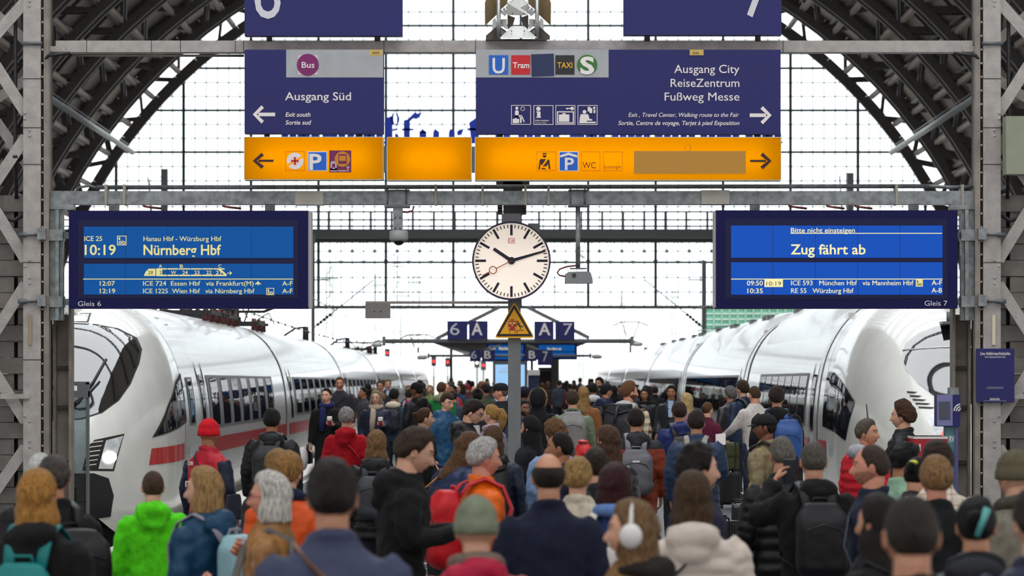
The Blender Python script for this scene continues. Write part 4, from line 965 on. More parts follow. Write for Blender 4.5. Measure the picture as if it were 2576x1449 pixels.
b = MB(); TL.side(1, [(5.9, 3.0), (5.9, 3.02), (6.5, 3.02), (6.5, 3.0)], .01, b, n=2); TL.side(1, [(6.3, 2.9), (6.3, 2.92), (6.8, 2.92), (6.8, 2.9)], .01, b, n=2); bl(b, 'grab_rail', M_strip)
# ---- right train: longer pointed nose
WR = [(0, .05), (.12, .34), (.35, .55), (.8, .78), (1.6, 1.02), (2.6, 1.22), (3.8, 1.37), (5.0, 1.44), (6.4, 1.465)]
ZR = [(0, .75), (.12, 1.0), (.4, 1.22), (.9, 1.5), (1.3, 1.78), (1.9, 2.28), (2.5, 2.72), (3.1, 3.0), (4.0, 3.24), (5.0, 3.36), (6.4, 3.42)]
ZBr = [(0, .5), (.12, .25), (.4, .02), (1.2, -.25), (2.4, -.4), (4, -.45)]
TR = Train(WR, ZR, ZBr, 1.465, 25.4, 6, 26.2)
rt, brr = make_train(TR, 6.5, 46.3, -1, 'white express train with long sloping nose on the right track')
scr = [(-.74, 2.36), (-.66, 2.55), (-.46, 2.7), (-.2, 2.8), (0, 2.82), (.2, 2.8), (.46, 2.7), (.66, 2.55), (.74, 2.36), (.7, 2.15), (.58, 1.96), (.42, 1.8), (.22, 1.68), (0, 1.64), (-.22, 1.68), (-.42, 1.8), (-.58, 1.96), (-.7, 2.15)]
brr(TR.front(scr, .012, n=14), 'windscreen', M_ws)
brr(TR.front([(x*1.03, 2.22+(z-2.22)*1.025) for x, z in scr], .006, n=14), 'windscreen_seal', M_strip)
b = MB(); pts = [(-.72+.144*i, 2.44+.05*sin(pi*i/10)) for i in range(11)]
b.tube([(x, TR.front_y(x, z)-.015, z) for x, z in pts], .016, 6); brr(b, 'windscreen_bar', M_strip)
M_tail = mat('tail_light_red', '#d8302a', .3, emit='#ff5a4a', estr=1.2)
for sx in (1, -1):
    f_ = lambda pts: [(x*sx, z) for x, z in pts]
    brr(TR.front(f_([(.56, 1.46), (.5, 1.56), (.3, 1.5), (.2, 1.02), (.42, .98)]), .006, n=5), 'headlight_frame', M_strip)
    brr(TR.front(f_([(.54, 1.44), (.48, 1.53), (.31, 1.47), (.22, 1.05), (.41, 1.01)]), .014, n=5), 'headlight', M_lens)
    brr(TR.front(f_([(.42, 1.2), (.36, 1.28), (.28, 1.24), (.25, 1.06), (.38, 1.04)]), .022, n=4), 'tail_light', M_tail)
    b = MB()
    for k in range(5):
        z = 1.6+k*.055; TR.front(f_([(.4+.05*k, z+.012), (.46+.05*k, z+.016), (.62+.03*k, z+.024), (.62+.03*k, z), (.46+.05*k, z-.006)]), .012, b, n=2)
    brr(b, 'vent_slit', M_seam)
    brr(TR.side(sx, [(4.15, 1.08), (3.55, 1.68), (4.3, 1.87), (5.2, 2.02), (6.2, 2.13), (6.35, 2.14), (7.1, 2.14), (7.1, 1.26), (6.35, 1.24), (5.2, 1.19)], .012), 'cab_window', M_win)
    b = MB(); TR.side(sx, [(2.05, .0), (2.25, .9), (2.85, 1.65), (2.88, 1.65), (2.28, .9), (2.08, 0)], .009, b, n=2); brr(b, 'body_seam', M_seam)
brr(TR.front([(-.4, .62), (.4, .62), (.45, .1), (-.45, .1)], .01, n=5), 'coupler_cover', M_nose)
flank(TR, brr, -1, 8.6, 1.27, 2.08, False, .16)
brr(TR.side(-1, [(6.6, .73), (6.6, 1.03), (8.7, 1.03), (8.7, .73)], .009, n=3), 'red_stripe', M_stripe)
brr(TR.side(-1, [(9.6, .73), (9.6, 1.03), (24.9, 1.03), (24.9, .73)], .009, n=3), 'red_stripe', M_stripe)
icemark(TR, brr, -1, 5.6, .8)
door(TR, brr, -1, 8.7, 9.6)
seamline(TR, brr, 7.2, .02)
def rseam(y):
    brr(TR.shell([y, y+.5], off=.012), 'roof_strip', M_strip); seamline(TR, brr, y+.52, .03)
    b = MB(); w_, t, bb = TR.sec(y); b.box(-.95, -.6, y, y+.5, t-.42, t-.3); brr(b, 'strip_cap', M_strip)
rseam(8.1); rseam(26.3); rseam(52.5)
# raised roof equipment fairings
for y0, y1 in ((10.5, 24.2), (27.6, 37), (39, 50.4), (54, 63), (66, 76.4), (80.5, 102)):
    rings = []
    for y, k in ((y0, 0), (y0+.4, .05), (y0+.9, .12), (y0+1.6, .16), (y1-1.6, .16), (y1-.9, .12), (y1-.4, .05), (y1, 0)):
        w_, t, bb = TR.sec(min(y, 6.4)); ring = []
        for i in range(25):
            fx = -.78+1.56*i/24; q1, q2 = .6, 1.0
            for _ in range(30):
                qm = (q1+q2)/2
                if herm(PROF, qm) > abs(fx): q1 = qm
                else: q2 = qm
            ring.append((fx*w_, y, bb+(t-bb)*q1-.004+(k+.004)*(1-(fx/.78)**6)))
        rings.append(ring)
    b = MB(); b.loft(rings, 0, False, True, False); o = brr(b, 'roof_fairing', M_body)
    b = MB()
    for yy in (y0+1.5, y0+2.6, y1-2.6):
        b.box(-.66, -.5, yy, yy+.6, 3.4, 3.5)
    brr(b, 'roof_vent', M_galvd)
b = MB(); b.tube([(0, 2.75, 2.86), (0, 2.75, 3.02)], .04, 8); b.box(-.14, .14, 2.4, 3.0, 2.83, 2.87); brr(b, 'antenna', M_galvd)
# ---------------------------------------------------------------- outside: masts, wires, buildings
M_mast = mat('hazed_mast_paint', '#b4bcb2', .6); M_cat = mat('catenary_steel', '#6c6d70', .5)  # haze and glare over the masts are put into their light colour
def lattice_mast(px, d, wpx, pyt, label):
    x = X(px, d); hw = wpx/2*d/F; zt = Z(pyt, d); b = MB()
    for sx in (-1, 1):
        for sy in (-1, 1): b.bar((x+sx*hw*1.2, d+sy*hw, -.9), (x+sx*hw*.7, d+sy*hw, zt), .12)
    n = 12
    for i in range(n):
        z0, z1 = -.9+(zt+.9)*i/n, -.9+(zt+.9)*(i+1)/n; k0_ = 1.2-.5*i/n; s2 = 1 if i % 2 else -1
        for sy in (-1, 1): b.bar((x-s2*hw*k0_, d+sy*hw, z0), (x+s2*hw*k0_, d+sy*hw, z1), .07)
    b.box(x-hw*2.2, x+hw*2.2, d-.1, d+.1, zt-1.2, zt-1.0)
    tag(b.build('lattice_mast', M_mast), label, 'mast', 'lattice masts of the railway yard')
for i, (px, d, w_, pt) in enumerate(((642, 300, 20, 640), (745, 330, 16, 700), (829, 260, 20, 665), (951, 330, 16, 690), (998, 300, 18, 640), (1016, 380, 14, 720), (1045, 300, 16, 680), (1120, 420, 12, 760), (1400, 420, 12, 700), (1462, 350, 10, 620), (1566, 380, 12, 740), (1660, 430, 12, 760), (1695, 330, 12, 720))):
    lattice_mast(px, d, w_, pt, 'pale lattice mast of the yard seen through the open gable')
def cat_pole(px, d, wpx, pyt, armx, army, label, pyb=870):
    x = X(px, d); hw = wpx/2*d/F; b = MB(); b.box(x-hw, x+hw, d-hw, d+hw, -.9, Z(pyt, d))
    o = thing('catenary_pole', (x, d, -.9), label, 'pole'); b.build('post', M_cat, o)
    b = MB(); ax, az = X(armx, d), Z(army, d); zz = Z(835 if pyb == 870 else pyb, d)
    b.tube([(x, d, Z(826, d)), (ax, d, az)], .035, 6); b.tube([(x, d, Z(army, d)), (x+(ax-x)*.25, d, az)], .04, 6); b.build('arm', M_cat, o)
    b = MB()
    for k in range(5): t = .08+k*.05; b.ell((x+(ax-x)*t, d, Z(826, d)+(az-Z(826, d))*t), (.09, .09, .09), 8, 6)
    b.build('insulator', M_dark, o)
cat_pole(787.5, 158, 9, 590, 940, 704, 'grey catenary pole with an insulated arm above the left train')
cat_pole(1771, 165, 11, 655, 1622, 704, 'grey catenary pole with an insulated arm above the right train')
cat_pole(414, 150, 16, 425, 372, 445, 'rounded grey post rising behind the left end of the beam')
cat_pole(2139, 150, 16, 435, 2112, 442, 'rounded grey post rising behind the right end of the beam')
b = MB()
def cat_wire(p, q_, sag, n=16, r=.02):
    pts = []
    for i in range(n+1):
        t = i/n; v = Vector(p)*(1-t)+Vector(q_)*t; v.z -= sag*4*t*(1-t); pts.append(v)
    b.tube(pts, r, 5); return pts
for p in cat_wire((X(640, 60), 60, Z(790, 60)), (X(1060, 190), 190, Z(838, 190)), .6, 60, .01): b.ell(p, (.02, .02, .035), 6, 4)
cat_wire((X(700, 90), 90, Z(700, 90)), (X(1100, 300), 300, Z(830, 300)), 1.0); cat_wire((X(1560, 300), 300, Z(835, 300)), (X(1830, 110), 110, Z(820, 110)), .3)
cat_wire((X(1600, 250), 250, Z(795, 250)), (X(1850, 120), 120, Z(745, 120)), .3); cat_wire((X(800, 260), 260, Z(835, 260)), (X(1700, 260), 260, Z(832, 260)), 0)
for py in (790, 812): cat_wire((X(600, 320), 320, Z(py, 320)), (X(1900, 320), 320, Z(py, 320)), .3, 10, .025)
tag(b.build('overhead_wires', M_cat), 'thin overhead catenary wires spanning the tracks beyond the hall', 'wire', kind='stuff')
def yard_panto(px, d, pyt, pyb, label):
    s_ = d/F; x = X(px, d); b = MB(); zt, zb = Z(pyt, d), Z(pyb, d)
    b.tube([(x-45*s_, d, zt-10*s_), (x-25*s_, d, zt), (x+25*s_, d, zt), (x+45*s_, d, zt-10*s_)], .04, 6); b.tube([(x-22*s_, d, zt), (x-8*s_, d, zb), (x+8*s_, d, zb), (x+22*s_, d, zt)], .035, 6)
    b.tube([(x, d, zb), (x, d, min(zb, 3.12))], .06, 6)
    tag(b.build('raised_pantograph', M_cat), label, 'pantograph')
yard_panto(1586, 175, 810, 850, 'raised pantograph standing above the right train far away'); yard_panto(1052, 175, 842, 875, 'raised pantograph standing above the left train far away')
# distant pale buildings
M_far = mat('far_pale_facade', '#c9cdc9', .8, var=.1, vscale=.2)
for i, (x0, x1, yt, d, lb) in enumerate(((1140, 1240, 905, 620, 'low pale yard building left of the clock post'), (1420, 1475, 908, 640, 'low pale yard building right of the clock post'), (640, 760, 880, 700, 'pale office block above the left train'), (860, 930, 870, 720, 'pale narrow block beyond the left train'), (1600, 1700, 885, 700, 'pale block beyond the right train'))):
    b = MB(); b.box(X(x0, d), X(x1, d), d, d+12, -1, Z(yt, d)); o = tag(b.build('distant_building', M_far), lb, 'building')
gb_ = thing('glass_office', (X(1850, 260), 260, -1), 'green glass office front beyond the right train under the display', 'building')
b = MB(); b.box(X(1775, 260), X(2000, 260), 260, 272, -1, Z(770, 260)); b.build('facade', mat('green_glass_wall', '#6fae93', .25, var=.2, vscale=.6), gb_)
b = MB()
for k in range(12): px = 1775+k*20; b.box(X(px-1, 260), X(px+1, 260), 259.8, 260, -1, Z(770, 260))
for k in range(6): b.box(X(1775, 260), X(2000, 260), 259.8, 260, Z(775+k*14, 260)-.05, Z(775+k*14, 260)+.05)
b.build('facade_grid', mat('grid_pale', '#a9beb2', .6), gb_)
def signal(px, d, py, label, white=False):
    x = X(px, d); z = Z(py, d); s_ = d/F; o = thing('rail_signal', (x, d, -.9), label, 'signal')
    b = MB(); b.box(x-6.5*s_, x+6.5*s_, d, d+.3, z-12*s_, z+11*s_); b.tube([(x, d+.4, -.9), (x, d+.4, z)], .06, 6); b.build('signal_head', M_black, o)
    b = MB(); b.ell((x, d-.02, z), (3.4*s_, .05, 3.4*s_), 10, 8); b.build('lamp', mat('signal_white_lit', '#ffffff', .5, emit='#fff8e0', estr=2) if white else mat('signal_red_lit', '#ff2222', .5, emit='#ff3038', estr=1.6), o)
for a in ((974, 250, 888, 'signal glowing red above the left train roof, left of the other signals'), (1091, 260, 909, 'signal glowing red under the left end of the rear lamp bar'), (1126, 280, 911, 'small signal glowing red left of the sign 6 B'), (1216, 300, 919, 'distant signal glowing red beside the yellow lamp')): signal(*a)
signal(1200, 295, 913, 'distant signal showing a white light left of the advertising column', True)
# ---------------------------------------------------------------- platform furniture beyond the clock
def lettergantry(d, yb, x0, x1, signs, stays, label, yt, num):
    o = thing('letter_sign_gantry', (0, d, 0), label, 'sign')
    b = MB(); b.tube([(X(x0, d), d, Z(yb, d)), (X(x1, d), d, Z(yb, d))], .055, 8)
    for sx in (x0, x1): b.box(X(sx, d)-.04, X(sx, d)+.04, d-.06, d+.06, Z(yb, d)-.12, Z(yb, d)+.12)
    b.build('cross_bar', M_pole, o)
    b = MB()
    for (ax, ay, cx_, cy) in stays: b.bar((X(ax, d), d, Z(ay, d)), (X(cx_, d), d, Z(cy, d)), .09)
    b.build('stay', M_pole, o)
    b = MB(); b.box(X(1284, d), X(1302, d), d-.05, d+.1, 0, Z(yt, d)); b.build('mast', M_pole, o)
    for (a, y0, c, y1, s_, tx0, tx1, dm) in signs:
        p = MB(); p.box(X(a, d), X(c, d), d-.2, d-.08, Z(y1, d), Z(y0, d)); pp = p.build('letter_panel', M_navy, o)
        h = y1-y0; text(o, s_, tx0, tx1, y0+h*.06, y1-h*.25, d-.205, MATS['number_grey'] if dm else M_white, 'letter', bold=.0 if dm else .03)
    return o
lettergantry(84, 858, 966, 1590, ((1126, 808, 1176, 854, '6', 1132, 1156, 1), (1180, 808, 1227, 854, 'A', 1186, 1214, 0), (1344, 809, 1392, 854, 'A', 1355, 1385, 0), (1397, 809, 1445, 854, '7', 1417, 1440, 1)),
    ((1258, 772, 1098, 852), (1325, 772, 1482, 850)), 'grey bar with navy signs 6, A, A and 7 behind the warning triangle', 772, 0)
lettergantry(138, 895, 1078, 1485, ((1182, 880, 1210, 909, '6', 1185, 1199, 1), (1212, 880, 1245, 909, 'B', 1218, 1235, 0), (1320, 880, 1350, 909, 'B', 1330, 1347, 0), (1352, 880, 1390, 919, '7', 1365, 1378, 1)),
    ((1258, 868, 1180, 893), (1325, 868, 1390, 893)), 'farther grey bar with navy signs 6, B, B and 7', 868, 0)
for (px, py, d, lb) in ((948, 868, 84, 'round white lamp at the left end of the nearer letter bar'), (1604, 866, 84, 'round white lamp at the right end of the nearer letter bar'), (1062, 900, 140, 'round white lamp at the left end of the farther letter bar'), (1502, 898, 140, 'round white lamp at the right end of the farther letter bar')):
    b = MB(); x = X(px, d); z = Z(py, d); s_ = d/F
    b.loft([[(x+r*s_*cos(a*pi/8), d+r*s_*sin(a*pi/8), z+h*s_) for a in range(16)] for r, h in ((8, -5), (13, -2), (14, 1), (10, 5), (4, 7))]); b.tube([(x, d, z+6*s_), (X(966 if px < 1000 and d < 100 else 1590 if d < 100 else 1078 if px < 1200 else 1485, d), d, Z(858 if d < 100 else 895, d))], .03, 6)
    tag(b.build('platform_lamp', mat('lamp_white', '#c4c4c2', .5)), lb, 'lamp')
# canopy and kiosks
cn = thing('platform_canopy', (X(1282, 152), 152, 0), 'dark flat canopy roof over the middle of the platform', 'canopy')
d = 152; b = MB(); b.box(X(1085, d), X(1480, d), d, d+130, Z(862, d), Z(857, d)); b.prism([(X(x, d), Z(y, d)) for x, y in ((1085, 861), (1190, 881), (1400, 881), (1480, 861))][::-1], d+.3, d+129); b.build('roof', mat('canopy_grey', '#5b5651', .6), cn)  # roof carried on unseen behind its front, added to darken the train reflections
b = MB()
for px in (1135, 1338): b.tube([(X(px, d+8), d+8, 0), (X(px, d+8), d+8, Z(878, d+8))], .07, 10)
b.build('post', mat('canopy_post_grey', '#9a9a98', .5), cn)
d = 100; kc = thing('advert_column', (X(1283, d), d, 0), 'grey advertising column with a pale blue lit screen behind the clock post', 'advert')
b = MB(); b.box(X(1240, d), X(1327, d), d, d+.5, 0, Z(908, d)); b.build('cabinet', mat('advert_grey', '#53565a', .5), kc)
b = MB(); plate(b, 1246, 917, 1320, 1010, d, .02); b.build('screen', mat('advert_screen', '#7fb0da', .3, emit='#9cc8ee', estr=.75), kc)
text(kc, 'LACO', 1262, 1282, 923, 930, d-.022, M_white); text(kc, 'ORIGINAL', 1254, 1296, 932, 939, d-.022, M_white)
d = 146
for i, (x0, x1, y0, y1, em, lb) in enumerate(((1225, 1322, 864, 910, 1, 'small far departure display left of the post, under the canopy'), (1350, 1452, 864, 905, 1, 'small far departure display right of the post, under the canopy'))):
    o = thing('departure_display', (X((x0+x1)/2, d), d, Z(y1, d)), lb, 'display'); b = MB(); b.box(X(x0, d), X(x1, d), d, d+.3, Z(y1, d), Z(y0, d)); b.build('casing', M_case, o)
    b = MB(); plate(b, x0+5, y0+4, x1-6, y0+20, d, .01); plate(b, x0+5, y0+22, x1-6, y1-6, d, .01); b.build('screen', M_scr[-1], o)
    if i: text(o, 'Zug fährt ab', 1376, 1412, 874, 880, d-.014, M_lcd, bold=.02)
    else: text(o, '10:19', 1229, 1246, 872, 880, d-.014, M_lcd, bold=.02); text(o, 'Nürnberg', 1255, 1285, 872, 880, d-.014, M_lcd, bold=.02)
d = 130; b = MB(); b.box(X(1328, d), X(1357, d), d, d+.8, 0, Z(934, d)); b.box(X(1326, d), X(1358, d), d-.1, d+.9, Z(944, d), Z(930, d), 1)
tag(b.build('ticket_machine', [mat('machine_navy', '#1c2350', .5), M_white]), 'navy machine with a white top right of the advertising column', 'machine')
d = 160; b = MB(); b.box(X(1355, d), X(1400, d), d+.2, d+3, 0, Z(924, d), 0); b.box(X(1358, d), X(1385, d), d+.1, d+.25, 0, Z(935, d), 1); b.box(X(1387, d), X(1406, d), d, d+2.8, 0, Z(905, d), 0)
tag(b.build('lift_shaft', [mat('lift_grey', '#8a8a88', .6), M_dark]), 'grey lift enclosure with a dark opening under the canopy', 'lift')
# vitrine beside the left column
d = 36.5; vt = thing('glass_vitrine', (X(150, d), d, 0), 'tall grey framed glass vitrine beside the left column', 'vitrine')
b = MB()
for px in (92, 219): b.box(X(px-3, d), X(px+3, d), d, d+.12, 0, Z(962, d))
b.box(X(90, d), X(222, d), d-.02, d+.14, Z(1000, d), Z(983, d)); b.box(X(90, d), X(222, d), d, d+.12, Z(967, d), Z(960, d)); b.box(X(194, d), X(216, d), d, d+.12, Z(983, d), Z(967, d)); b.box(X(90, d), X(222, d), d, d+.12, .05, .12); b.build('frame', M_pole, vt)
b = MB(); b.box(X(95, d), X(216, d), d+.05, d+.06, .12, Z(1000, d)); b.build('glass_pane', glass_mat('vitrine_glass', '#c9d3d6', .25), vt)
# red lockers and information pillar on the right
d = 31; lk = thing('red_cabinet', (X(2340, d), d, 0), 'red metal cabinet with two doors in front of the right train nose', 'cabinet')
b = MB(); b.box(X(2300, d), X(2383, d), d, d+.5, 0, Z(1098, d)); b.box(X(2299, d), X(2384, d), d-.01, d+.5, Z(1104, d), Z(1098, d), 1); b.build('cabinet', [M_red, mat('cabinet_white_edge', '#e5dcd9', .5)], lk)
for a in (2302, 2322):
    b = MB(); plate(b, a, 1108, a+18, 1230, d, .006); b.build('door', mat('locker_red', '#a81220', .4), lk)
    b = MB(); plate(b, a+10, 1117, a+14, 1135, d-.006, .004); b.build('label_plate', M_white, lk)
d = 32.5; ip = thing('information_pillar', (X(2385, d), d, 0), 'violet and navy information pillar with a wireless symbol at the right column', 'pillar')
b = MB(); b.box(X(2358, d), X(2416, d), d, d+.25, Z(1073, d), Z(994, d)); b.build('head', M_navy, ip)
b = MB(); b.box(X(2357, d), X(2396, d), d-.012, d, Z(1071, d), Z(993, d)); b.build('front_plate', mat('pillar_violet', '#7d7db0', .5), ip)
b = MB(); plate(b, 2362, 1010, 2390, 1055, d-.012, .006); b.build('speaker_grille', mat('grille_grey', '#4b5060', .5), ip)
b = MB()
for r in (8, 14, 20):
    n = 8; a0, a1 = pi*.55, pi*.98
    pts = [(2418+r*cos(a0+(a1-a0)*i/n), 1035-r*sin(a0+(a1-a0)*i/n)) for i in range(n+1)]+[(2418+(r-3)*cos(a1-(a1-a0)*i/n), 1035-(r-3)*sin(a1-(a1-a0)*i/n)) for i in range(n+1)]
    b.prism([(X(p[0], d), Z(p[1], d)) for p in pts], d-.006, d)
b.build('wireless_symbol', M_white, ip)
b = MB(); b.box(X(2380, d), X(2412, d), d+.04, d+.2, 0, Z(1073, d)); b.build('post', mat('pillar_teal', '#4c8086', .4), ip)
b = MB(); b.box(X(2403, d), X(2411, d), d+.02, d+.04, 0, Z(1073, d)); b.build('edge_strip', mat('edge_violet', '#5a4f8e', .5), ip)
text(ip, 'RV', 2388, 2401, 1096, 1112, d+.038, M_white, bold=.03)
b = MB(); b.box(X(2390, d), X(2412, d), d, d+.2, Z(992, d), Z(975, d)); b.build('top_cap', M_galv, ip)
# ---------------------------------------------------------------- people: body, hair, clothes, bags
def ss(a, b, x):
    t = max(0, min(1, (x-a)/(b-a))); return t*t*(3-2*t)
def gs(x, s): return math.exp(-(x/s)**2)
def headpt(x, y, z, face=1.0):
    X_, Y_, Z_ = .077*x, .099*y, .117*z
    if z < 0:
        t = -z
        X_ *= 1-.24*t*t
        if y < 0: Y_ *= 1-.5*t*t
        else: Y_ = Y_*(1+.06*t)+.004*t
        if y < .2: Z_ *= 1-.25*ss(0, .9, t)*ss(.25, -.5, y)
    else:
        X_ *= 1+.02*z
        if y < 0: Y_ *= 1+.04*(1-z)
    if y > .2:
        X_ *= 1-.07*ss(.2, .8, y)
        k = face*ss(.2, .55, y); ax = abs(X_)
        nz = ss(.018, -.036, Z_)*ss(-.052, -.040, Z_)
        Y_ += k*(.027*gs(X_, .012)*nz - .010*gs(ax-.031, .015)*gs(Z_-.003, .012) + .005*gs(Z_-.026, .010)*gs(X_, .05)
              + .008*gs(Z_+.066, .011)*gs(X_, .024) - .005*gs(Z_+.0665, .003)*gs(X_, .021) + .009*gs(Z_+.102, .016)*gs(X_, .026) - .004*gs(Z_+.083, .006)*gs(X_, .03) + .004*gs(ax-.045, .02)*gs(Z_+.03, .02))
    return Vector((X_, Y_, Z_))
SKINS = {'l': '#d9a58a', 'm': '#c58d6f', 't': '#a9714f', 'd': '#7a4a33', 'r': '#d8937a'}
def skinmat(k): return mat('skin_'+k, SKINS[k], .5, var=.05, vscale=30)
M_lip = mat('lip_skin', '#b97a69', .45); M_eye = mat('eye_white', '#cbc4bc', .3); M_iris = mat('eye_iris', '#3b2a1e', .2)
def hairmat(c): return mat('hair_'+c, c, .5, var=.55, vscale=22, stretch=(6, 6, .9), bump=.8, bscale=45, spec=.25)
def fabric(c, kind='wool'):
    if kind == 'nylon': return mat('nylon_'+c, c, .48, var=.08, vscale=8, bump=.35, bscale=13, spec=.3)
    if kind == 'leather': return mat('leather_'+c, c, .36, var=.18, vscale=10, bump=.2, bscale=30)
    return mat('wool_'+c, c, .85, var=.14, vscale=26, bump=.25, bscale=120, sheen=.02, spec=.25)
def twotone(ca, cb, z, kind='wool'):
    """cb above height z in the wearer's own coordinates (a sewn yoke)"""
    n = 'yoke_%s_%s_%d' % (ca, cb, int(z*100))
    if n in MATS: return MATS[n]
    m = mat(n, ca, .7, bump=.2, bscale=60); nt = m.node_tree; b = nt.nodes['Principled BSDF']
    tc = nt.nodes.new('ShaderNodeTexCoord'); sp = nt.nodes.new('ShaderNodeSeparateXYZ'); nt.links.new(tc.outputs['Object'], sp.inputs[0])
    g_ = nt.nodes.new('ShaderNodeMath'); g_.operation = 'GREATER_THAN'; g_.inputs[1].default_value = z; nt.links.new(sp.outputs[2], g_.inputs[0])
    mx = nt.nodes.new('ShaderNodeMix'); mx.data_type = 'RGBA'; mx.inputs[6].default_value = (*lin(ca), 1); mx.inputs[7].default_value = (*lin(cb), 1)
    nt.links.new(g_.outputs[0], mx.inputs[0]); nt.links.new(mx.outputs[2], b.inputs['Base Color']); return m
def plaid(ca, cb, cc):
    m = mat('plaid_'+ca, ca, .9); nt = m.node_tree; b = nt.nodes['Principled BSDF']; tc = nt.nodes.new('ShaderNodeTexCoord'); last = None
    for d_, sc in (('X', 3.2), ('Z', 3.2)):
        wv = nt.nodes.new('ShaderNodeTexWave'); wv.bands_direction = d_; wv.inputs['Scale'].default_value = sc; nt.links.new(tc.outputs['Object'], wv.inputs['Vector'])
        r = nt.nodes.new('ShaderNodeValToRGB'); r.color_ramp.interpolation = 'CONSTANT'; e = r.color_ramp.elements; e[0].color = (*lin(ca), 1); e[1].position = .55; e[1].color = (*lin(cb), 1)
        q_ = e.new(.85); q_.color = (*lin(cc), 1); nt.links.new(wv.outputs[0], r.inputs[0])
        if last is None: last = r.outputs[0]
        else:
            mx = nt.nodes.new('ShaderNodeMix'); mx.data_type = 'RGBA'; mx.inputs[0].default_value = .5; nt.links.new(last, mx.inputs[6]); nt.links.new(r.outputs[0], mx.inputs[7]); last = mx.outputs[2]
    nt.links.new(last, b.inputs['Base Color']); return m
TEXW = bpy.data.textures.new('fold_noise', 'CLOUDS'); TEXW.noise_scale = .16; TEXW.noise_depth = 2
TEXF = bpy.data.textures.new('fine_fold_noise', 'CLOUDS'); TEXF.noise_scale = .07; TEXF.noise_depth = 1
def soften(o, vox, smooth=4, fold=.02):
    m = o.modifiers.new('remesh', 'REMESH'); m.mode = 'VOXEL'; m.voxel_size = vox; m.use_smooth_shade = True
    m = o.modifiers.new('smooth', 'SMOOTH'); m.factor = .5; m.iterations = smooth
    if fold:
        m = o.modifiers.new('folds', 'DISPLACE'); m.texture = TEXW; m.strength = fold; m.mid_level = .5; m.texture_coords = 'LOCAL'
        m = o.modifiers.new('fine_folds', 'DISPLACE'); m.texture = TEXF; m.strength = fold*.55; m.mid_level = .5; m.texture_coords = 'LOCAL'
TOR = [(.8, .192, .142), (.92, .188, .142), (1.02, .182, .134), (1.15, .192, .138), (1.27, .208, .142), (1.36, .212, .132), (1.41, .19, .118), (1.45, .14, .1), (1.49, .092, .085), (1.52, .076, .076)]
def tor(z):
    for i in range(len(TOR)-1):
        if TOR[i][0] <= z <= TOR[i+1][0]:
            t = (z-TOR[i][0])/(TOR[i+1][0]-TOR[i][0]); return TOR[i][1]+(TOR[i+1][1]-TOR[i][1])*t, TOR[i][2]+(TOR[i+1][2]-TOR[i][2])*t
    return (TOR[0][1], TOR[0][2]) if z < TOR[0][0] else (TOR[-1][1], TOR[-1][2])
ARMS = {'down': ((.255, -.02, 1.13), (.255, .06, .88)), 'phone': ((.255, -.01, 1.14), (.12, .25, 1.17)), 'read': ((.25, .02, 1.15), (.1, .3, 1.2)), 'pocket': ((.28, -.1, 1.14), (.215, .08, .96)),
        'ear': ((.33, .12, 1.26), (.12, .08, 1.53)), 'lift': ((.33, .16, 1.28), (.2, .32, 1.5)), 'cup': ((.255, .0, 1.13), (.17, .25, 1.19)), 'reach': ((.3, .1, 1.16), (.3, .36, 1.06)),
        'strap': ((.27, .04, 1.16), (.13, .17, 1.32)), 'side': ((.3, -.02, 1.13), (.36, .05, .88)), 'cross': ((.25, .02, 1.12), (.0, .22, 1.1))}
def hand(b, wp, d, n_, sgn, curl=.5, sc=1.0, m=0, seg=6):
    d = d.normalized(); n_ = (n_-d*n_.dot(d)).normalized(); s_ = d.cross(n_)*sgn
    def pt(a, c, e): return wp+(d*a+s_*c+n_*e)*sc
    rings = []
    for a, hw, ht in ((-.01, .026, .02), (.02, .03, .018), (.06, .041, .015), (.09, .041, .012)):
        rings.append([pt(a, hw*cos(2*pi*i/8), ht*sin(2*pi*i/8)) for i in range(8)])
    b.loft(rings, m)
    for off, ln, k in ((-.031, .058, 1.15), (-.010, .072, 1.0), (.011, .075, .95), (.031, .068, .85)):
        p = pt(.085, off, 0); ang = .15; pts = [p]
        for sgm in (.45, .32, .23):
            ang += curl*k; v = (d*cos(ang)+n_*sin(ang)+s_*off*1.5)*(ln*sgm*1.15*sc); p = p+v; pts.append(p)
        b.tube(pts, [.0095*sc, .009*sc, .008*sc, .006*sc], seg, m)
    p0 = pt(.018, .024, .004); p1 = pt(.045, .05, .014); p2 = pt(.075, .056, .02+.02*curl); b.tube([p0, p1, p2], [.013*sc, .011*sc, .008*sc], seg, m)
def hairfn(style, az, z):
    """signed coverage (>0 hair) for a direction; az from the face in degrees, z = height on the unit head"""
    def pw(t, a):
        for i in range(len(t)-1):
            if t[i][0] <= a <= t[i+1][0]: return t[i][1]+(t[i+1][1]-t[i][1])*(a-t[i][0])/(t[i+1][0]-t[i][0])
        return t[-1][1]
    line = {'receding': [(0, .93), (25, .95), (45, .62), (70, .28), (84, -.08), (98, -.05), (110, -.3), (135, -.55), (180, -.62)],
            'fringe': [(0, .30), (40, .42), (62, .5), (76, .05), (92, -.15), (105, -.3), (135, -.6), (180, -.66)],
            'cover': [(0, .42), (45, .38), (62, .0), (75, -.55), (180, -.75)]}.get(style, [(0, .60), (35, .64), (55, .5), (72, .2), (82, -.15), (96, -.02), (108, -.25), (135, -.58), (180, -.66)])
    v = z-pw(line, az)
    if style == 'baldtop': v = min(v if az > 62 else -1, .46+.22*ss(120, 60, az)*0-z-.0)
    if style == 'thincrown' and .80 < z < .94 and az > 138: v = -.01
    return v
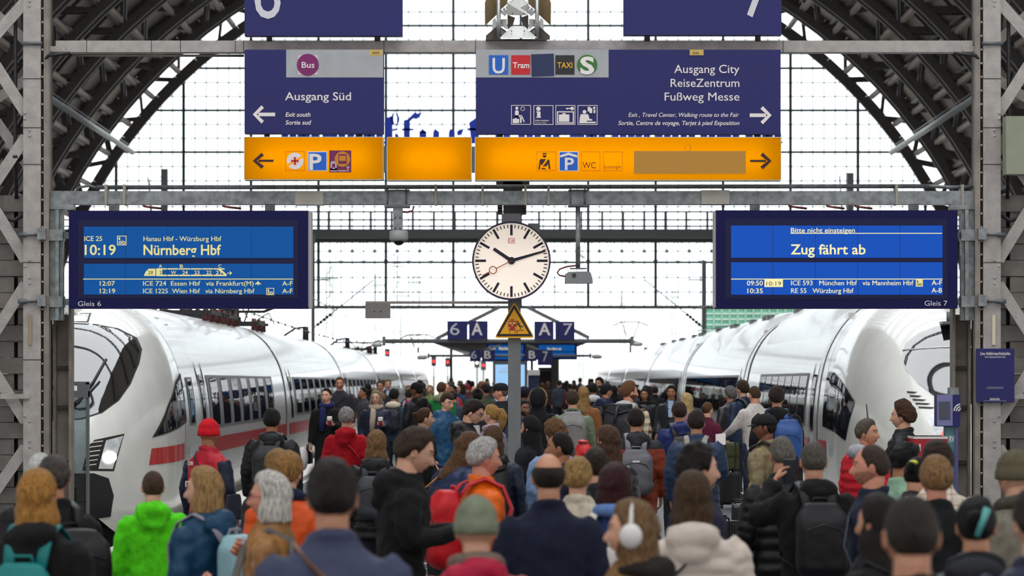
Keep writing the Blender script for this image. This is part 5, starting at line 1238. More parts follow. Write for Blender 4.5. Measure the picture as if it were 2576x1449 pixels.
def add_hair(style, T, noise_a, nu, nv, mb, seed, closed=0):
    vs = []; val = []
    for i in range(nv+1):
        th = pi*i/nv
        for j in range(nu):
            a = 2*pi*j/nu; x, y, z = sin(th)*sin(a), sin(th)*cos(a), cos(th)
            az = abs(math.degrees(atan2(x, y))); v = hairfn(style, az, z); p = headpt(x, y, z, 0)
            nrm = Vector((x/.077, y/.099, z/.117)).normalized()
            t = T*ss(-.02, .28, v)*(1.0+.25*ss(.3, 1, z))-(.006*(v < 0)+.016*ss(0, -.25, v)*closed)
            if noise_a: t += noise_a*noise.noise(Vector((x*4+seed, y*4, z*4)))*ss(0, .3, v)+noise_a*.6*noise.noise(Vector((x*10, y*10+seed, z*10)))*ss(0, .3, v)
            vs.append(p+nrm*(t+.001)); val.append(v)
    fs = []
    for i in range(nv):
        for j in range(nu):
            q_ = (i*nu+j, (i+1)*nu+j, (i+1)*nu+(j+1) % nu, i*nu+(j+1) % nu)
            if closed or max(val[k] for k in q_) > -.06: fs.append(q_)
    mb.add(vs, fs, 0, True)
def curtain(mb, z1, wide=.102, open_=105, back=.0, taper=1.0, n=10, seed=0, wave=0.0):
    rings = []; z0 = .055
    for i in range(n+1):
        t = i/n; z = z0+(z1-z0)*t
        A = radians(180-open_)*(1.0 if t < .9 else .95)
        grow = ss(0, .45, t); a = (.074+(wide-.074)*grow)*(1-(1-taper)*ss(.55, 1, t)); bb = .103+.012*grow
        if z > -.12: A = A*(1+.12*ss(.0, -.1, z))
        cy = -.004-back*ss(-.1, -.3, z)
        wv = wave*sin(t*14+seed)
        out = []; inn = []; K_ = 12
        for k in range(K_+1):
            ph = -A+2*A*k/K_
            r_ = 1+wave*1.5*sin(ph*9+seed)+.03*sin(ph*17)
            out.append(Vector((a*sin(ph)*r_+wv, cy-bb*cos(ph)*r_, z-.006*cos(ph*11))))
            inn.append(Vector((a*.62*sin(ph*.92)+wv, cy-bb*.62*cos(ph*.92), z)))
        rings.append(out+inn[::-1])
    mb.loft(rings, 0, True, True)
def strandlock(mb, pts, rs): mb.tube(pts, rs, 10)
PEOPLE = {}; MULTI = ('bob', 'long', 'bun', 'topbun', 'ponytail')
def person(key, px, py, s, yaw, label, hair=('short', '#3a2c22'), skin='l', top=('jacket', '#1d1d20', 'wool'), legs='#23252c', arms=('down', 'down'), hy=0, hp=0, lean=0.0, hem=None, bulk=1.0,
           hood=False, hoodc=None, collar=True, yoke=None, beard=None, glasses=None, hat=None, scarf=None, extra=None, fur=None, hmin=1.45, hmax=1.99, shirt=None, group=None, topmat=None, shoe='#2a2624', headw=1.0, dx=0, mark=None):
    h = H-(py-HY)/s+(.0 if hat != 'beanie' else -.03)
    if h > hmax: h = hmax; s = (py-HY)/(H-h) if py > HY+1 else s
    if h < hmin: h = hmin; s = (py-HY)/(H-h)
    d = F/s; k = h/1.762
    fine = s > 170; near = s > 260
    loc = Vector(((px-CX)/s, d, 0)); seed = hash(key) % 97 if False else sum(map(ord, key)) % 97
    sm = skinmat(skin); hc = hair[1]; hm_ = hairmat(hc)
    def lp(p):
        p = Vector(p)
        if p.z > .95: p.y += lean*(p.z-.95); p.z -= lean*lean*.4*(p.z-.95)
        return p*k
    piv = Vector((0, .0, 1.545)); hoff = Vector((0, .012, .1))
    R = Matrix.Rotation(radians(hy), 3, 'Z') @ Matrix.Rotation(-radians(hp), 3, 'X')
    pl_ = lp(piv)
    def hx(p): p = Vector(p); return pl_+(R @ (Vector((p.x*headw, p.y, p.z))+hoff))*k
    # ---- body
    b = MB(); nu, nv = (56, 44) if near else (44, 34) if s > 92 else (22, 16)
    vs = []; fs = []; zz = []
    for i in range(nv+1):
        th = pi*i/nv
        for j in range(nu):
            u_ = 2*pi*j/nu; a = u_-.5*sin(u_)
            p = headpt(sin(th)*sin(a), sin(th)*cos(a), cos(th)); zz.append(p); vs.append(hx(p))
    o0 = len(b.v); b.v.extend(vs)
    for i in range(nv):
        for j in range(nu):
            q_ = (i*nu+j, (i+1)*nu+j, (i+1)*nu+(j+1) % nu, i*nu+(j+1) % nu)
            c = sum((zz[t] for t in q_), Vector())/4; m = 0
            if c.y > .05:
                if abs(c.x) < .023 and -.077 < c.z < -.058: m = 1
                elif .010 < abs(c.x) < .048 and .021+(.003 if abs(c.x) < .02 else 0) < c.z < .032: m = 2
            if beard and c.y > -.02 and c.z < -.028-.03*ss(.06, .0, abs(c.x)) and m == 0 and not (abs(c.x) < .026 and -.079 < c.z < -.056): m = 5
            b.f.append([t+o0 for t in q_]); b.m.append(m); b.sm.append(True)
    for sx in (-1, 1):
        b.ell(hx((sx*.030, .0805, .003)), (.0135*k, .006*k, .0062*k), 10, 6, 3, R)
        b.ell(hx((sx*.030, .0855, .003)), (.0055*k, .0022*k, .0056*k), 8, 6, 4, R)
        b.ell(hx((sx*.078, -.012, -.008)), (.010*k, .021*k, .032*k), 10, 8, 0, R @ Matrix.Rotation(radians(-18*sx), 3, 'Z'))
        if near: b.ell(hx((sx*.084, -.008, -.004)), (.006*k, .013*k, .021*k), 8, 6, 1, R)
    rings = []; ns = 16
    tr = [(z, rx*.8, ry*.78) for z, rx, ry in TOR if .9 < z < 1.44]
    for z, rx, ry in tr: rings.append([lp((rx*cos(2*pi*i/ns), ry*sin(2*pi*i/ns), z)) for i in range(ns)])
    for z, r1, r2, f_ in ((1.44, .1, .075, 0), (1.475, .066, .066, .0), (1.51, .058, .062, .0), (1.555, .056, .062, .4), (1.60, .055, .064, 1)):
        ring = []
        for i in range(ns):
            p0 = lp((r1*cos(2*pi*i/ns), r2*sin(2*pi*i/ns), z)); p1 = hx((r1*cos(2*pi*i/ns), r2*sin(2*pi*i/ns)-.018, z-1.645)); ring.append(p0.lerp(p1, f_))
        rings.append(ring)
    b.loft(rings, 0)
    hands = {}
    for si, sx in ((0, -1), (1, 1)):
        el, wr = ARMS[arms[si]]; sh = (.185, -.01, 1.39)
        pts = [lp((sx*p[0], p[1], p[2])) for p in (sh, el, wr)]
        b.tube([pts[0], pts[0].lerp(pts[1], .5), pts[1], pts[1].lerp(pts[2], .5), pts[2]], [.045*k, .042*k, .036*k, .033*k, .025*k], 8)
        d_ = pts[2]-pts[1]; n_ = Vector((-sx, .25, .0)) if arms[si] in ('down', 'side', 'pocket') else Vector((-sx*.7, .2, .5))
        if arms[si] in ('ear', 'lift'): n_ = Vector((-sx*.9, .3, 0))
        if arms[si] != 'pocket': hand(b, pts[2]+d_.normalized()*.01, d_, n_, sx, {'down': .35, 'side': .7, 'ear': .45, 'lift': .4}.get(arms[si], .75), k, 0, 6 if near else 5)
        hands['lr'[si]] = (pts[2], d_.normalized())
    for sx in (-1, 1): b.tube([lp((sx*.09, 0, .85)), lp((sx*.1, .0, .48)), lp((sx*.1, -.01, .06))], [.075*k, .05*k, .035*k], 8)
    mats = [sm, M_lip if skin in 'lr' else mat('lip_brown', '#a2654f', .45) if skin in 'mt' else mat('lip_dark', '#74453a', .45), hairmat(hc) if skin != 'd' else hairmat('#1a1412'), M_eye, M_iris, mat('beard_'+(beard or hc), beard or hc, .7, var=.3, vscale=60)]
    body = b.build('person', mats); body.location = loc; body.rotation_euler = (0, 0, radians(yaw))
    tag(body, label, 'person', group)
    # ---- hair
    st = hair[0]; b = MB(); hu, hv = (44, 30) if fine else (24, 16)
    cap = {'thincrown': (.012, .004), 'short': (.016, .006), 'medium': (.024, .006), 'curly': (.03, .016), 'wavy': (.032, .014), 'buzz': (.007, .001), 'receding': (.01, .002), 'baldtop': (.011, .002), 'fringe': (.02, .004), 'tight': (.012, .002),
           'bob': (.022, .003), 'long': (.02, .003), 'bun': (.014, .003), 'topbun': (.016, .004), 'ponytail': (.016, .004), 'thin': (.01, .003), 'neat': (.02, .004)}
    T_, na = cap.get(st, (.016, .004)); fnst = st if st in ('receding', 'baldtop', 'fringe', 'thincrown') else 'n'
    nohair = hat in ('beanie', 'hoodup')
    if st != 'bald' and not nohair: add_hair(fnst, T_, na, hu, hv, b, seed, 1 if (fine or st in MULTI) and st not in ('baldtop', 'receding', 'buzz', 'thincrown') else 0)
    if st == 'bob': curtain(b, -.135, .105, 72, n=8, seed=seed)
    if st == 'long': curtain(b, hair[2] if len(hair) > 2 else -.3, .11, 66, .035, .8, n=14, seed=seed, wave=hair[3] if len(hair) > 3 else .004)
    if st == 'bun': b.ell((0, -.115, .035), (.042, .035, .04), 14, 10); b.ell((0.01, -.13, .05), (.03, .03, .028), 12, 8)
    if st == 'topbun': b.ell((0, -.085, .105), (.036, .036, .034), 14, 10)
    if st == 'ponytail':
        b.tube([(0, -.09, .06), (0, -.135, .055), (0, -.165, -.01), (0, -.15, -.11), (0, -.135, -.2)], [.024, .04, .052, .046, .015], 12)
    if b.v:
        o = b.build('hair', [hm_], xf=None)
        for v in o.data.vertices: v.co = hx(v.co)
        o.parent = body
        if fine: 
            if st in ('baldtop', 'receding', 'buzz', 'thincrown'): sm_ = o.modifiers.new('smooth', 'SMOOTH'); sm_.iterations = 1
            else: soften(o, .0075 if near else .011, 5 if st in ('bob', 'long', 'bun', 'ponytail') else 2, {'curly': .03, 'wavy': .03}.get(st, .014))
        elif st in MULTI: soften(o, .016, 3, .006)
    def headpart(mb, name, m):
        o = mb.build(name, m)
        for v in o.data.vertices: v.co = hx(v.co)
        o.parent = body; return o
    if glasses:
        b = MB()
        for sx in (-1, 1):
            pts = [(sx*.031+.021*cos(2*pi*i/14), .098, .002+.016*sin(2*pi*i/14)) for i in range(15)]; b.tube(pts, .0018, 5, cap=False); b.tube([(sx*.052, .097, .006), (sx*.072, .06, .006), (sx*.079, -.01, .005)], .0018, 5)
        b.tube([(-.011, .099, .005), (.011, .099, .005)], .0018, 5); headpart(b, 'glasses', mat('glasses_'+glasses, glasses, .3))
    if hat == 'beanie':
        b = MB(); rings = []
        for z, r in ((-.015, 1.2), (.0, 1.23), (.035, 1.2), (.037, 1.16), (.07, 1.12), (.1, .96), (.125, .72), (.142, .42), (.15, .12)):
            rings.append([(.079*r*cos(2*pi*i/28), .1*r*sin(2*pi*i/28)-.004, z) for i in range(28)])
        b.loft(rings); headpart(b, 'beanie', fabric(extra or '#7d8270'))
    if hat in ('cap', 'flatcap'):
        b = MB(); rings = []
        for z, r in ((.03, 1.12), (.05, 1.14), (.085, 1.05), (.115, .8), (.13, .45), (.134, .08)): rings.append([(.078*r*cos(2*pi*i/28), .1*r*sin(2*pi*i/28), z) for i in range(28)])
        b.loft(rings); crown = headpart(b, 'cap_crown', fabric(extra or '#202124'))
        b = MB(); rings = []
        for i in range(11):
            a = -1.05+2.1*i/10; c, s2 = sin(a), cos(a); rings.append([(.08*c, .095*s2, .04), (.075*c, .1*s2+.075*cos(a*1.2), .026-.012*cos(a)), (.075*c, .1*s2+.075*cos(a*1.2), .022-.012*cos(a)), (.08*c, .095*s2, .034)])
        b.loft(rings); headpart(b, 'cap_brim', fabric(extra or '#202124'))
    if hat == 'hoodup':
        b = MB(); rings = []
        for y, r, zc in ((.065, 1.0, .0), (.075, 1.12, .0), (.03, 1.3, .0), (-.03, 1.36, .0), (-.09, 1.2, -.005), (-.13, .8, -.01), (-.148, .2, -.02)): rings.append([(.085*r*cos(2*pi*i/24), y, .118*r*sin(2*pi*i/24)+zc) for i in range(24)])
        b.loft(rings, cap=False); b.f.append(list(range(len(b.v)-24, len(b.v)))); b.m.append(0); b.sm.append(True)
        headpart(b, 'hood', fabric(top[1]))
    if fur:
        b = MB(); pts = []
        for i in range(25):
            a = 2*pi*i/24; pts.append((.105*cos(a), .06+.0*sin(a), .13*sin(a)))
        b.tube(pts, .03, 8); o = headpart(b, 'fur_trim', hairmat(fur))
    # ---- jacket
    kind = top[2] if len(top) > 2 else 'wool'; puff = kind == 'puffer'; bk = bulk*(1.1 if puff else 1.0)
    zh = hem if hem is not None else (.78 if top[0] != 'coat' else .42)
    b = MB(); rings = []; nz = 80 if (puff and fine) else 18; ns = 26 if fine else 14
    for i in range(nz+1):
        z = zh+(1.525-zh)*i/nz; rx, ry = tor(z)
        if z < .8: rx *= 1+.10*(.8-z)/.4; ry *= 1+.12*(.8-z)/.4
        g_ = 1+(bk-1)*ss(1.53, 1.40, z)
        q_ = (.02*abs(sin(z*pi/.085))-.012) if puff and z < 1.47 else 0
        rings.append([lp(((rx*g_+q_)*(1 if cos(2*pi*j/ns) >= 0 else -1)*abs(cos(2*pi*j/ns))**.85, (ry*g_+q_)*(1 if sin(2*pi*j/ns) >= 0 else -1)*abs(sin(2*pi*j/ns))**.85, z)) for j in range(ns)])
    b.loft(rings)
    if top[0] != 'gilet':
        for si, sx in ((0, -1), (1, 1)):
            el, wr = ARMS[arms[si]]; P_ = [Vector((sx*p[0], p[1], p[2])) for p in ((.15, -.01, 1.415), (.19, -.01, 1.38), el, wr)]
            pts = []; rs = []; M_ = 44 if (puff and fine) else 9
            for i in range(M_+1):
                t = i/M_*2.2-.2
                if t < 0: p = P_[1].lerp(P_[0], -t*5); r_ = .066
                elif t < 1: p = P_[1].lerp(P_[2], t); r_ = .08-.018*t
                else: p = P_[2].lerp(P_[3], t-1); r_ = .062-.013*(t-1)
                if .85 < t < 1.15: p = p.lerp((P_[1].lerp(P_[2], .85)+P_[2].lerp(P_[3], .15))/2, .35)
                pts.append(lp(p)); rs.append((r_*(1+(bk-1)*1.3)+((.013*abs(sin(t*pi*4.2))-.007) if puff else 0))*k)
            b.tube(pts, rs, 14 if fine else 10)
    if collar:
        pts = [lp((.07*cos(2*pi*i/20), .072*sin(2*pi*i/20)-.004, 1.505+.018*(-sin(2*pi*i/20)))) for i in range(21)]
        b.tube(pts, .024*k, 8, cap=False)
    if hood and hat != 'hoodup':
        b.ell(lp((0, -.118, 1.455)), (.135*k, .07*k, .085*k), 18, 12); b.ell(lp((0, -.135, 1.39)), (.1*k, .05*k, .075*k), 16, 10)
        pts = [lp((.105*sin(a), -.045-.075*cos(a)+.02, 1.50-.02*(1-cos(a)))) for a in [-2.3+4.6*i/16 for i in range(17)]]
        b.tube(pts, [.03*k]*17, 8)
    if hoodc is None or not hood:
        jm = topmat or (twotone(top[1], yoke[0], yoke[1]*k) if yoke else fabric(top[1], 'nylon' if puff else kind))
    else: jm = topmat or fabric(top[1], 'nylon' if puff else kind)
    nm = {'coat': 'coat', 'jacket': 'jacket', 'hoodie': 'hoodie', 'blazer': 'blazer', 'gilet': 'padded_vest', 'shirt': 'shirt'}[top[0]]
    jk = b.build(nm, [jm]); jk.parent = body
    if fine: soften(jk, (.0125 if puff else .016) if near else .019, 1 if puff else 3, .014 if puff else {'blazer': .022, 'shirt': .03}.get(top[0], .04))
    elif s > 60: soften(jk, .034, 2, .02)
    if hoodc:
        b = MB(); b.ell(lp((0, -.11, 1.475)), (.14*k, .065*k, .075*k), 18, 12); pts = [lp((.1*sin(a), -.045-.075*cos(a)+.02, 1.505-.02*(1-cos(a)))) for a in [-2.5+5*i/16 for i in range(17)]]
        b.tube(pts, [.036*k]*17, 8); o = b.build('hood', [fabric(hoodc)]); o.parent = body
        if fine: soften(o, .018, 3, .015)
    if top[0] == 'gilet':
        b = MB()
        for si, sx in ((0, -1), (1, 1)):
            el, wr = ARMS[arms[si]]; 
            A_, B_, C_ = Vector((sx*.17, -.01, 1.39)), Vector((sx*el[0], el[1], el[2])), Vector((sx*wr[0], wr[1], wr[2]))
            b = MB(); b.tube([lp(A_), lp(A_.lerp(B_, .5)), lp(A_.lerp(B_, .9)), lp(B_.lerp(C_, .1)), lp(B_.lerp(C_, .5)), lp(C_)], [.078*k, .07*k, .062*k, .06*k, .055*k, .048*k], 14)
            o = b.build('sleeve', [fabric(shirt or '#8a8a8a', 'nylon')]); o.parent = body
            if fine: soften(o, .016, 3, .03)
    elif shirt:
        b = MB(); b.prism([(-.035*k, 1.2*k), (.035*k, 1.2*k), (.05*k, 1.5*k), (-.05*k, 1.5*k)], .09*k, .155*k); o = b.build('shirt_front', [fabric(shirt)]); o.parent = body
        for v in o.data.vertices: v.co.y += lean*max(0, v.co.z/k-.95)*k-(.045*k if v.co.z > 1.4*k else 0)
    if scarf:
        b = MB(); pts = [lp((.088*cos(2*pi*i/20), .09*sin(2*pi*i/20)-.002, 1.50+.02*(-sin(2*pi*i/20)))) for i in range(21)]; b.tube(pts, .042*k, 10, cap=False)
        if scarf[1]: b.tube([lp((.03, .1, 1.48)), lp((.02, .165, 1.4)), lp((.03, .175, 1.25)), lp((.035, .17, 1.08))], [.04*k, .05*k, .05*k, .045*k], 10, flat=.4)
        o = b.build('scarf', [fabric(scarf[0])]); o.parent = body
        if fine: soften(o, .014, 2, .015)
    # ---- trousers and shoes
    b = MB(); n_ = 12
    for sx in (-1, 1):
        b.tube([lp((sx*.075, 0, .95)), lp((sx*.095, 0, .82)), lp((sx*.105, .005, .5)), lp((sx*.11, -.01, .09))], [.11*k, .105*k, .08*k, .065*k], n_)
    b.ell(lp((0, 0, .9)), (.165*k, .12*k, .14*k), 16, 10); o = b.build('trousers', [fabric(legs)]); o.parent = body
    if fine: soften(o, .03, 3, .015)
    for sx in (-1, 1):
        b = MB(); rings = []
        for y, hw, ht in ((-.1, .028, .05), (-.08, .036, .075), (-.02, .038, .085), (.05, .042, .065), (.11, .042, .05), (.145, .03, .035), (.155, .012, .02)):
            rings.append([lp((sx*.11+hw*cos(2*pi*i/10), y, max(0, ht*.5+ht*.55*sin(2*pi*i/10)))) for i in range(10)])
        b.loft(rings); o = b.build('shoe', [fabric(shoe, 'leather')]); o.parent = body
    M = Matrix.Translation(loc) @ Matrix.Rotation(radians(yaw), 4, 'Z')
    PEOPLE[key] = dict(o=body, M=M, k=k, lp=lp, hx=hx, hands=hands, s=s, d=d, loc=loc, yaw=yaw, ry=.14*bk, hood=hood or bool(hoodc))
    return body
def carried(key, name, label, cat, group=None):
    p = PEOPLE[key]; r = thing(name, p['loc'], label, cat, group, radians(p['yaw'])); return r, p
def child(mb, name, m, par, soft=0):
    o = mb.build(name, m); o.parent = par
    if soft: soften(o, soft, 3, .012)
    return o
def backpack(key, label, col, w_=.3, hh=.44, dp=.16, z0=1.0, pocket=None, strap=None, style='', kind='nylon', top=None, dx=0.0, mark=None):
    r, p = carried(key, 'backpack', label, 'backpack'); k, lp, L_ = p['k'], p['lp'], p['ry']+(.055 if p['hood'] else .02)
    m = fabric(col, kind); ms = fabric(strap or col, kind)
    b = MB(); rings = []; ns = 24
    for i in range(15):
        t = i/14; z = z0+hh*t; g_ = (1-.35*ss(.8, 1, t))*(1-.25*ss(.12, 0, t)); gd = (1-.45*ss(.72, 1, t))*(1-.4*ss(.12, 0, t))
        if style == 'roll': g_ = 1-.1*ss(.1, 0, t); gd = 1-.55*ss(.6, .95, t)
        rings.append([lp((dx+w_/2*g_*(1 if cos(a) > 0 else -1)*abs(cos(a))**.45, -L_-dp/2+dp/2*gd*(1 if sin(a) > 0 else -1)*abs(sin(a))**.55-(dp/2*(1-gd)*-.6), z)) for a in [2*pi*j/ns for j in range(ns)]])
    b.loft(rings); child(b, 'pack_body', m, r, .02 if p['s'] > 170 else 0)
    if style != 'roll':
        b = MB(); rings = []; pw, ph = w_*.74, hh*.48
        for i in range(11):
            t = i/10; z = z0+.03+ph*t; g_ = 1-.3*ss(.75, 1, t)-.15*ss(.15, 0, t); gd = 1-.6*ss(.6, 1, t)-.4*ss(.15, 0, t)
            rings.append([lp((dx+pw/2*g_*(1 if cos(a) > 0 else -1)*abs(cos(a))**.45, -L_-dp*.86+.03-.045*gd*(.5+.5*(1 if -sin(a) > 0 else -1)*abs(sin(a))**.6), z)) for a in [2*pi*j/16 for j in range(16)]])
        b.loft(rings); child(b, 'front_pocket', fabric(pocket or col, kind), r, .02 if p['s'] > 170 else 0)
        b = MB(); zc = z0+hh*.62; b.tube([lp((dx-w_*.42, -L_-dp*.9, zc-.05)), lp((dx-w_*.3, -L_-dp*.99, zc+.02)), lp((dx, -L_-dp*1.0, zc+.05)), lp((dx+w_*.3, -L_-dp*.99, zc+.02)), lp((dx+w_*.42, -L_-dp*.9, zc-.05))], .005*k, 5); child(b, 'zip', mat('zip_dark', '#2b2b2e', .4), r)
    else:
        b = MB(); b.tube([lp((dx-w_*.48, -L_-dp*.35, z0+hh*1.0)), lp((dx+w_*.48, -L_-dp*.35, z0+hh*1.0))], .032*k, 10); b.tube([lp((dx-w_*.46, -L_-dp*.62, z0+hh*.9)), lp((dx, -L_-dp*.8, z0+hh*.82)), lp((dx+w_*.46, -L_-dp*.62, z0+hh*.9))], .012*k, 6); child(b, 'roll_top', m, r)
        b = MB(); b.tube([lp((dx, -L_-dp*.5, z0+hh*1.02)), lp((dx, -L_-dp*.85, z0+hh*.86)), lp((dx, -L_-dp*1.03, z0+hh*.6))], .02*k, 8, flat=.25); child(b, 'buckle_strap', M_black, r)
    zt = min(1.43, z0+hh*.95)
    for sx in (-1, 1):
        b = MB(); yb = -L_-.0
        b.tube([lp((sx*.075+dx*.3, yb-.015, zt-.02)), lp((sx*.088, -.1*p['ry']/.14-.02, 1.475)), lp((sx*.1, -.01, 1.515)), lp((sx*.115, .11, 1.46)), lp((sx*.14, p['ry']+.022, 1.32)), lp((sx*.185, p['ry']*.75, 1.15)), lp((sx*.21, -.02, 1.05)), lp((sx*.15, yb-.01, z0+.06))], [.03*k]*5+[.022*k, .016*k, .014*k], 8, flat=.3, up=(sx*.0+.01, -1, .3)); child(b, 'strap', ms, r)
    b = MB(); b.tube([lp((dx-.05, -L_-.02, z0+hh*.95)), lp((dx-.04, -L_-.035, z0+hh*.95+.05)), lp((dx+.04, -L_-.035, z0+hh*.95+.05)), lp((dx+.05, -L_-.02, z0+hh*.95))], .009*k, 6); child(b, 'handle', ms, r)
    if mark:
        b = MB(); z = z0+hh*.72; b.box(-.035*k, .035*k, -(L_+dp+.004)*k, -(L_+dp-.01)*k, z*k, (z+.018)*k); child(b, 'label_patch', M_white, r)
    return r
def strapbag(key, label, name, col, z, sx, size=(.34, .1, .26), kind='leather', strapc=None, cross=True, cat='bag', y=-.02):
    """shoulder bag at the wearer's side sx, strap over the other (cross) or same shoulder"""
    r, p = carried(key, name, label, cat); k, lp = p['k'], p['lp']; m = fabric(col, kind)
    b = MB(); rings = []
    for i in range(9):
        t = i/8; g_ = 1-.3*t; rings.append([lp((sx*(.3+.0*t)+size[1]/2*(1-.4*t)*cos(a), y+size[0]/2*g_*(1 if sin(a) > 0 else -1)*abs(sin(a))**.6, z+size[2]*t)) for a in [2*pi*j/16 for j in range(16)]])
    b.loft(rings); child(b, 'bag_body', m, r, .018)
    e_ = -sx if cross else sx
    b = MB(); b.tube([lp((sx*.27, y-.1, z+size[2]*.9)), lp((sx*.12 if cross else sx*.2, -p['ry']-.01, 1.25 if cross else 1.3)), lp((e_*.07, -p['ry']*.85, 1.42)), lp((e_*.12, -.01, 1.475)), lp((e_*.1, p['ry']*.9, 1.38)), lp((sx*.1 if cross else sx*.2, p['ry']+.015, 1.2)), lp((sx*.27, y+.1, z+size[2]*.9))], .022*k, 8, flat=.3); child(b, 'strap', fabric(strapc or col, kind), r)
    return r
def strap_only(*a): pass
def suitcase(px, pyb, s, w_, hh, dp, col, label, yaw=0, py_handle=None):
    d = F/s; r = thing('suitcase', ((px-CX)/s, d, 0), label, 'suitcase', None, radians(yaw)); m = mat('suitcase_shell_'+col, col, .35, bump=.05)
    b = MB(); rings = []
    for i in range(9):
        t = i/8; z = .06+hh*t; g_ = 1-.06*(ss(.12, 0, t)+ss(.88, 1, t)); rings.append([(w_/2*g_*(1 if cos(a) > 0 else -1)*abs(cos(a))**.3, dp/2*g_*(1 if sin(a) > 0 else -1)*abs(sin(a))**.3, z) for a in [2*pi*j/32 for j in range(32)]])
    b.loft(rings); child(b, 'shell', m, r)
    b = MB()
    for i in range(-4, 5):
        if i == 0: continue
        b.box(i*w_*.1-.008, i*w_*.1+.008, -dp/2-.006, -dp/2+.01, .1, .06+hh*.93)
    child(b, 'shell_ribs', m, r)
    b = MB(); b.box(-.012, .012, -dp/2-.008, dp/2+.008, .07, .06+hh*.98); child(b, 'zip', M_black, r)
    for sx in (-1, 1):
        for sy in (-1, 1):
            b = MB(); b.tube([(sx*w_*.4-.014, sy*dp*.33, .03), (sx*w_*.4+.014, sy*dp*.33, .03)], .03, 12); b.box(sx*w_*.4-.018, sx*w_*.4+.018, sy*dp*.33-.012, sy*dp*.33+.012, .03, .075); child(b, 'wheel', M_black, r)
    b = MB()
    for sx in (-1, 1): b.tube([(sx*.08, dp*.35, hh-.02), (sx*.08, dp*.35, hh+.1)], .009, 8)
    b.tube([(-.09, dp*.35, hh+.1), (.09, dp*.35, hh+.1)], .014, 8); child(b, 'pull_handle', M_black, r)
    b = MB(); b.tube([(-.07, 0, hh+.055), (-.06, 0, hh+.085), (.06, 0, hh+.085), (.07, 0, hh+.055)], .01, 8); child(b, 'top_handle', M_black, r)
    return r
def ptext(key, s_, xm, z, size, m, side=-1, name='lettering', dy=.02):
    """lettering sewn on the back (side -1) or front of a garment"""
    p = PEOPLE[key]; k = p['k']; c = bpy.data.curves.new(name, 'FONT'); c.body = s_; c.size = size*k; c.extrude = .003; c.align_x = 'CENTER'; c.materials.append(m)
    o = bpy.data.objects.new(name, c); COL.objects.link(o); o.rotation_euler = (pi/2, 0, 0); o.location = (xm*k, side*(p['ry']+dy)*k, z*k); return o, p
def phone(key, hd, label, up=False, off=(0, .05, .02), tilt=0):
    p = PEOPLE[key]; w_, d_ = p['hands'][hd]; k = p['k']; r, _ = carried(key, 'phone', label, 'phone'); c = w_+d_*.1*k+Vector(off)*k
    b = MB(); b.box(-.037, .037, -.005, .005, -.075, .075); X_ = Matrix.Translation(c) @ Matrix.Rotation(radians(tilt), 4, 'X')
    o = b.build('phone_case', mat('phone_black', '#17181a', .3), r, off=(0, 0, 0), xf=X_)
    b = MB(); b.box(-.034, .034, -.0065, -.005, -.072, .072); b.build('screen', mat('phone_screen', '#3a4048', .1), r, off=(0, 0, 0), xf=X_)
    return r
def cup(key, hd, label):
    p = PEOPLE[key]; w_, d_ = p['hands'][hd]; k = p['k']; r, _ = carried(key, 'paper_cup', label, 'cup'); c = w_+d_*.1*k
    def ring(rr, z): return [(c.x+rr*cos(2*pi*i/16), c.y+rr*sin(2*pi*i/16), c.z+z) for i in range(16)]
    b = MB(); b.loft([ring(.029, -.05), ring(.041, .09)]); child(b, 'cup_body', mat('cup_crimson', '#8e1d35', .5), r)
    b = MB(); b.loft([ring(.042, .045), ring(.044, .09)]); child(b, 'cup_band', mat('cup_white', '#ece8e4', .5), r)
    b = MB(); b.loft([ring(.046, .088), ring(.046, .1), ring(.04, .103), ring(.038, .115), ring(.01, .116)]); child(b, 'cup_lid', M_white, r)
BK = '#151416'
# ---- front row
person('P1', 92, 1190, 560, -8, 'woman with long ginger-blonde hair and black coat at the far left edge', ('long', '#b07c3a', -.27), top=('coat', BK), hood=True, hy=-12)
backpack('P1', 'teal backpack on the ginger-blonde woman at the far left', '#147a78', .3, .42, .14, .93)
ptext('P1', 'xe', .04, 1.2, .09, M_white, dy=.165)[0].parent = bpy.data.objects['backpack']
person('P2', 136, 1152, 480, 35, 'dark grey haired man in black jacket behind the ginger-blonde woman', ('short', '#4a423d'), 'm', ('jacket', '#18171a'), hood=False, hy=-30)
backpack('P2', 'large black backpack in front of the train bumper at the left', '#131315', .36, .48, .24, .9)
person('P3', 103, 1148, 430, 20, 'white haired man mostly hidden behind the grey haired man at left', ('short', '#d8d4ce'), 'r', ('jacket', '#2b2a2d'))
person('P4', 385, 1187, 400, 8, 'boy with cropped hair in a bright lime green hoodie', ('buzz', '#4b3526'), 'l', ('hoodie', '#55d617'), hood=True, bulk=.97, legs='#2a2f3d', hmin=1.4)
person('P5', 517, 1183, 480, 52, 'blonde bobbed woman in a petrol blue jacket looking left', ('bob', '#a98455'), 'l', ('jacket', '#15405f', 'nylon'), hood=True, hy=22)
backpack('P5', 'light blue backpack on the blonde bobbed woman', '#8db3bd', .3, .44, .17, .96, '#a9cbd3', '#8d8792')
person('P6', 524, 1052, 285, -32, 'railway helper in a red knit cap, red vest and navy sleeves', ('short', '#2a211c'), 't', ('gilet', '#b3122a', 'nylon'), shirt='#161c32', hat='beanie', extra='#c20d1e', legs='#1a2036', hmax=1.8)
for a in (ptext('P6', 'mobil', -.02, 1.16, .12, M_white, dy=.012), ptext('P6', 'DB', -.1, 1.36, .05, M_white, dy=.002)): a[0].parent = a[1]['o']
strapbag('P6', 'navy shoulder strap bag across the red vest of the railway helper', 'shoulder_bag', '#1a1d2c', .86, 1, (.3, .1, .24), 'nylon')
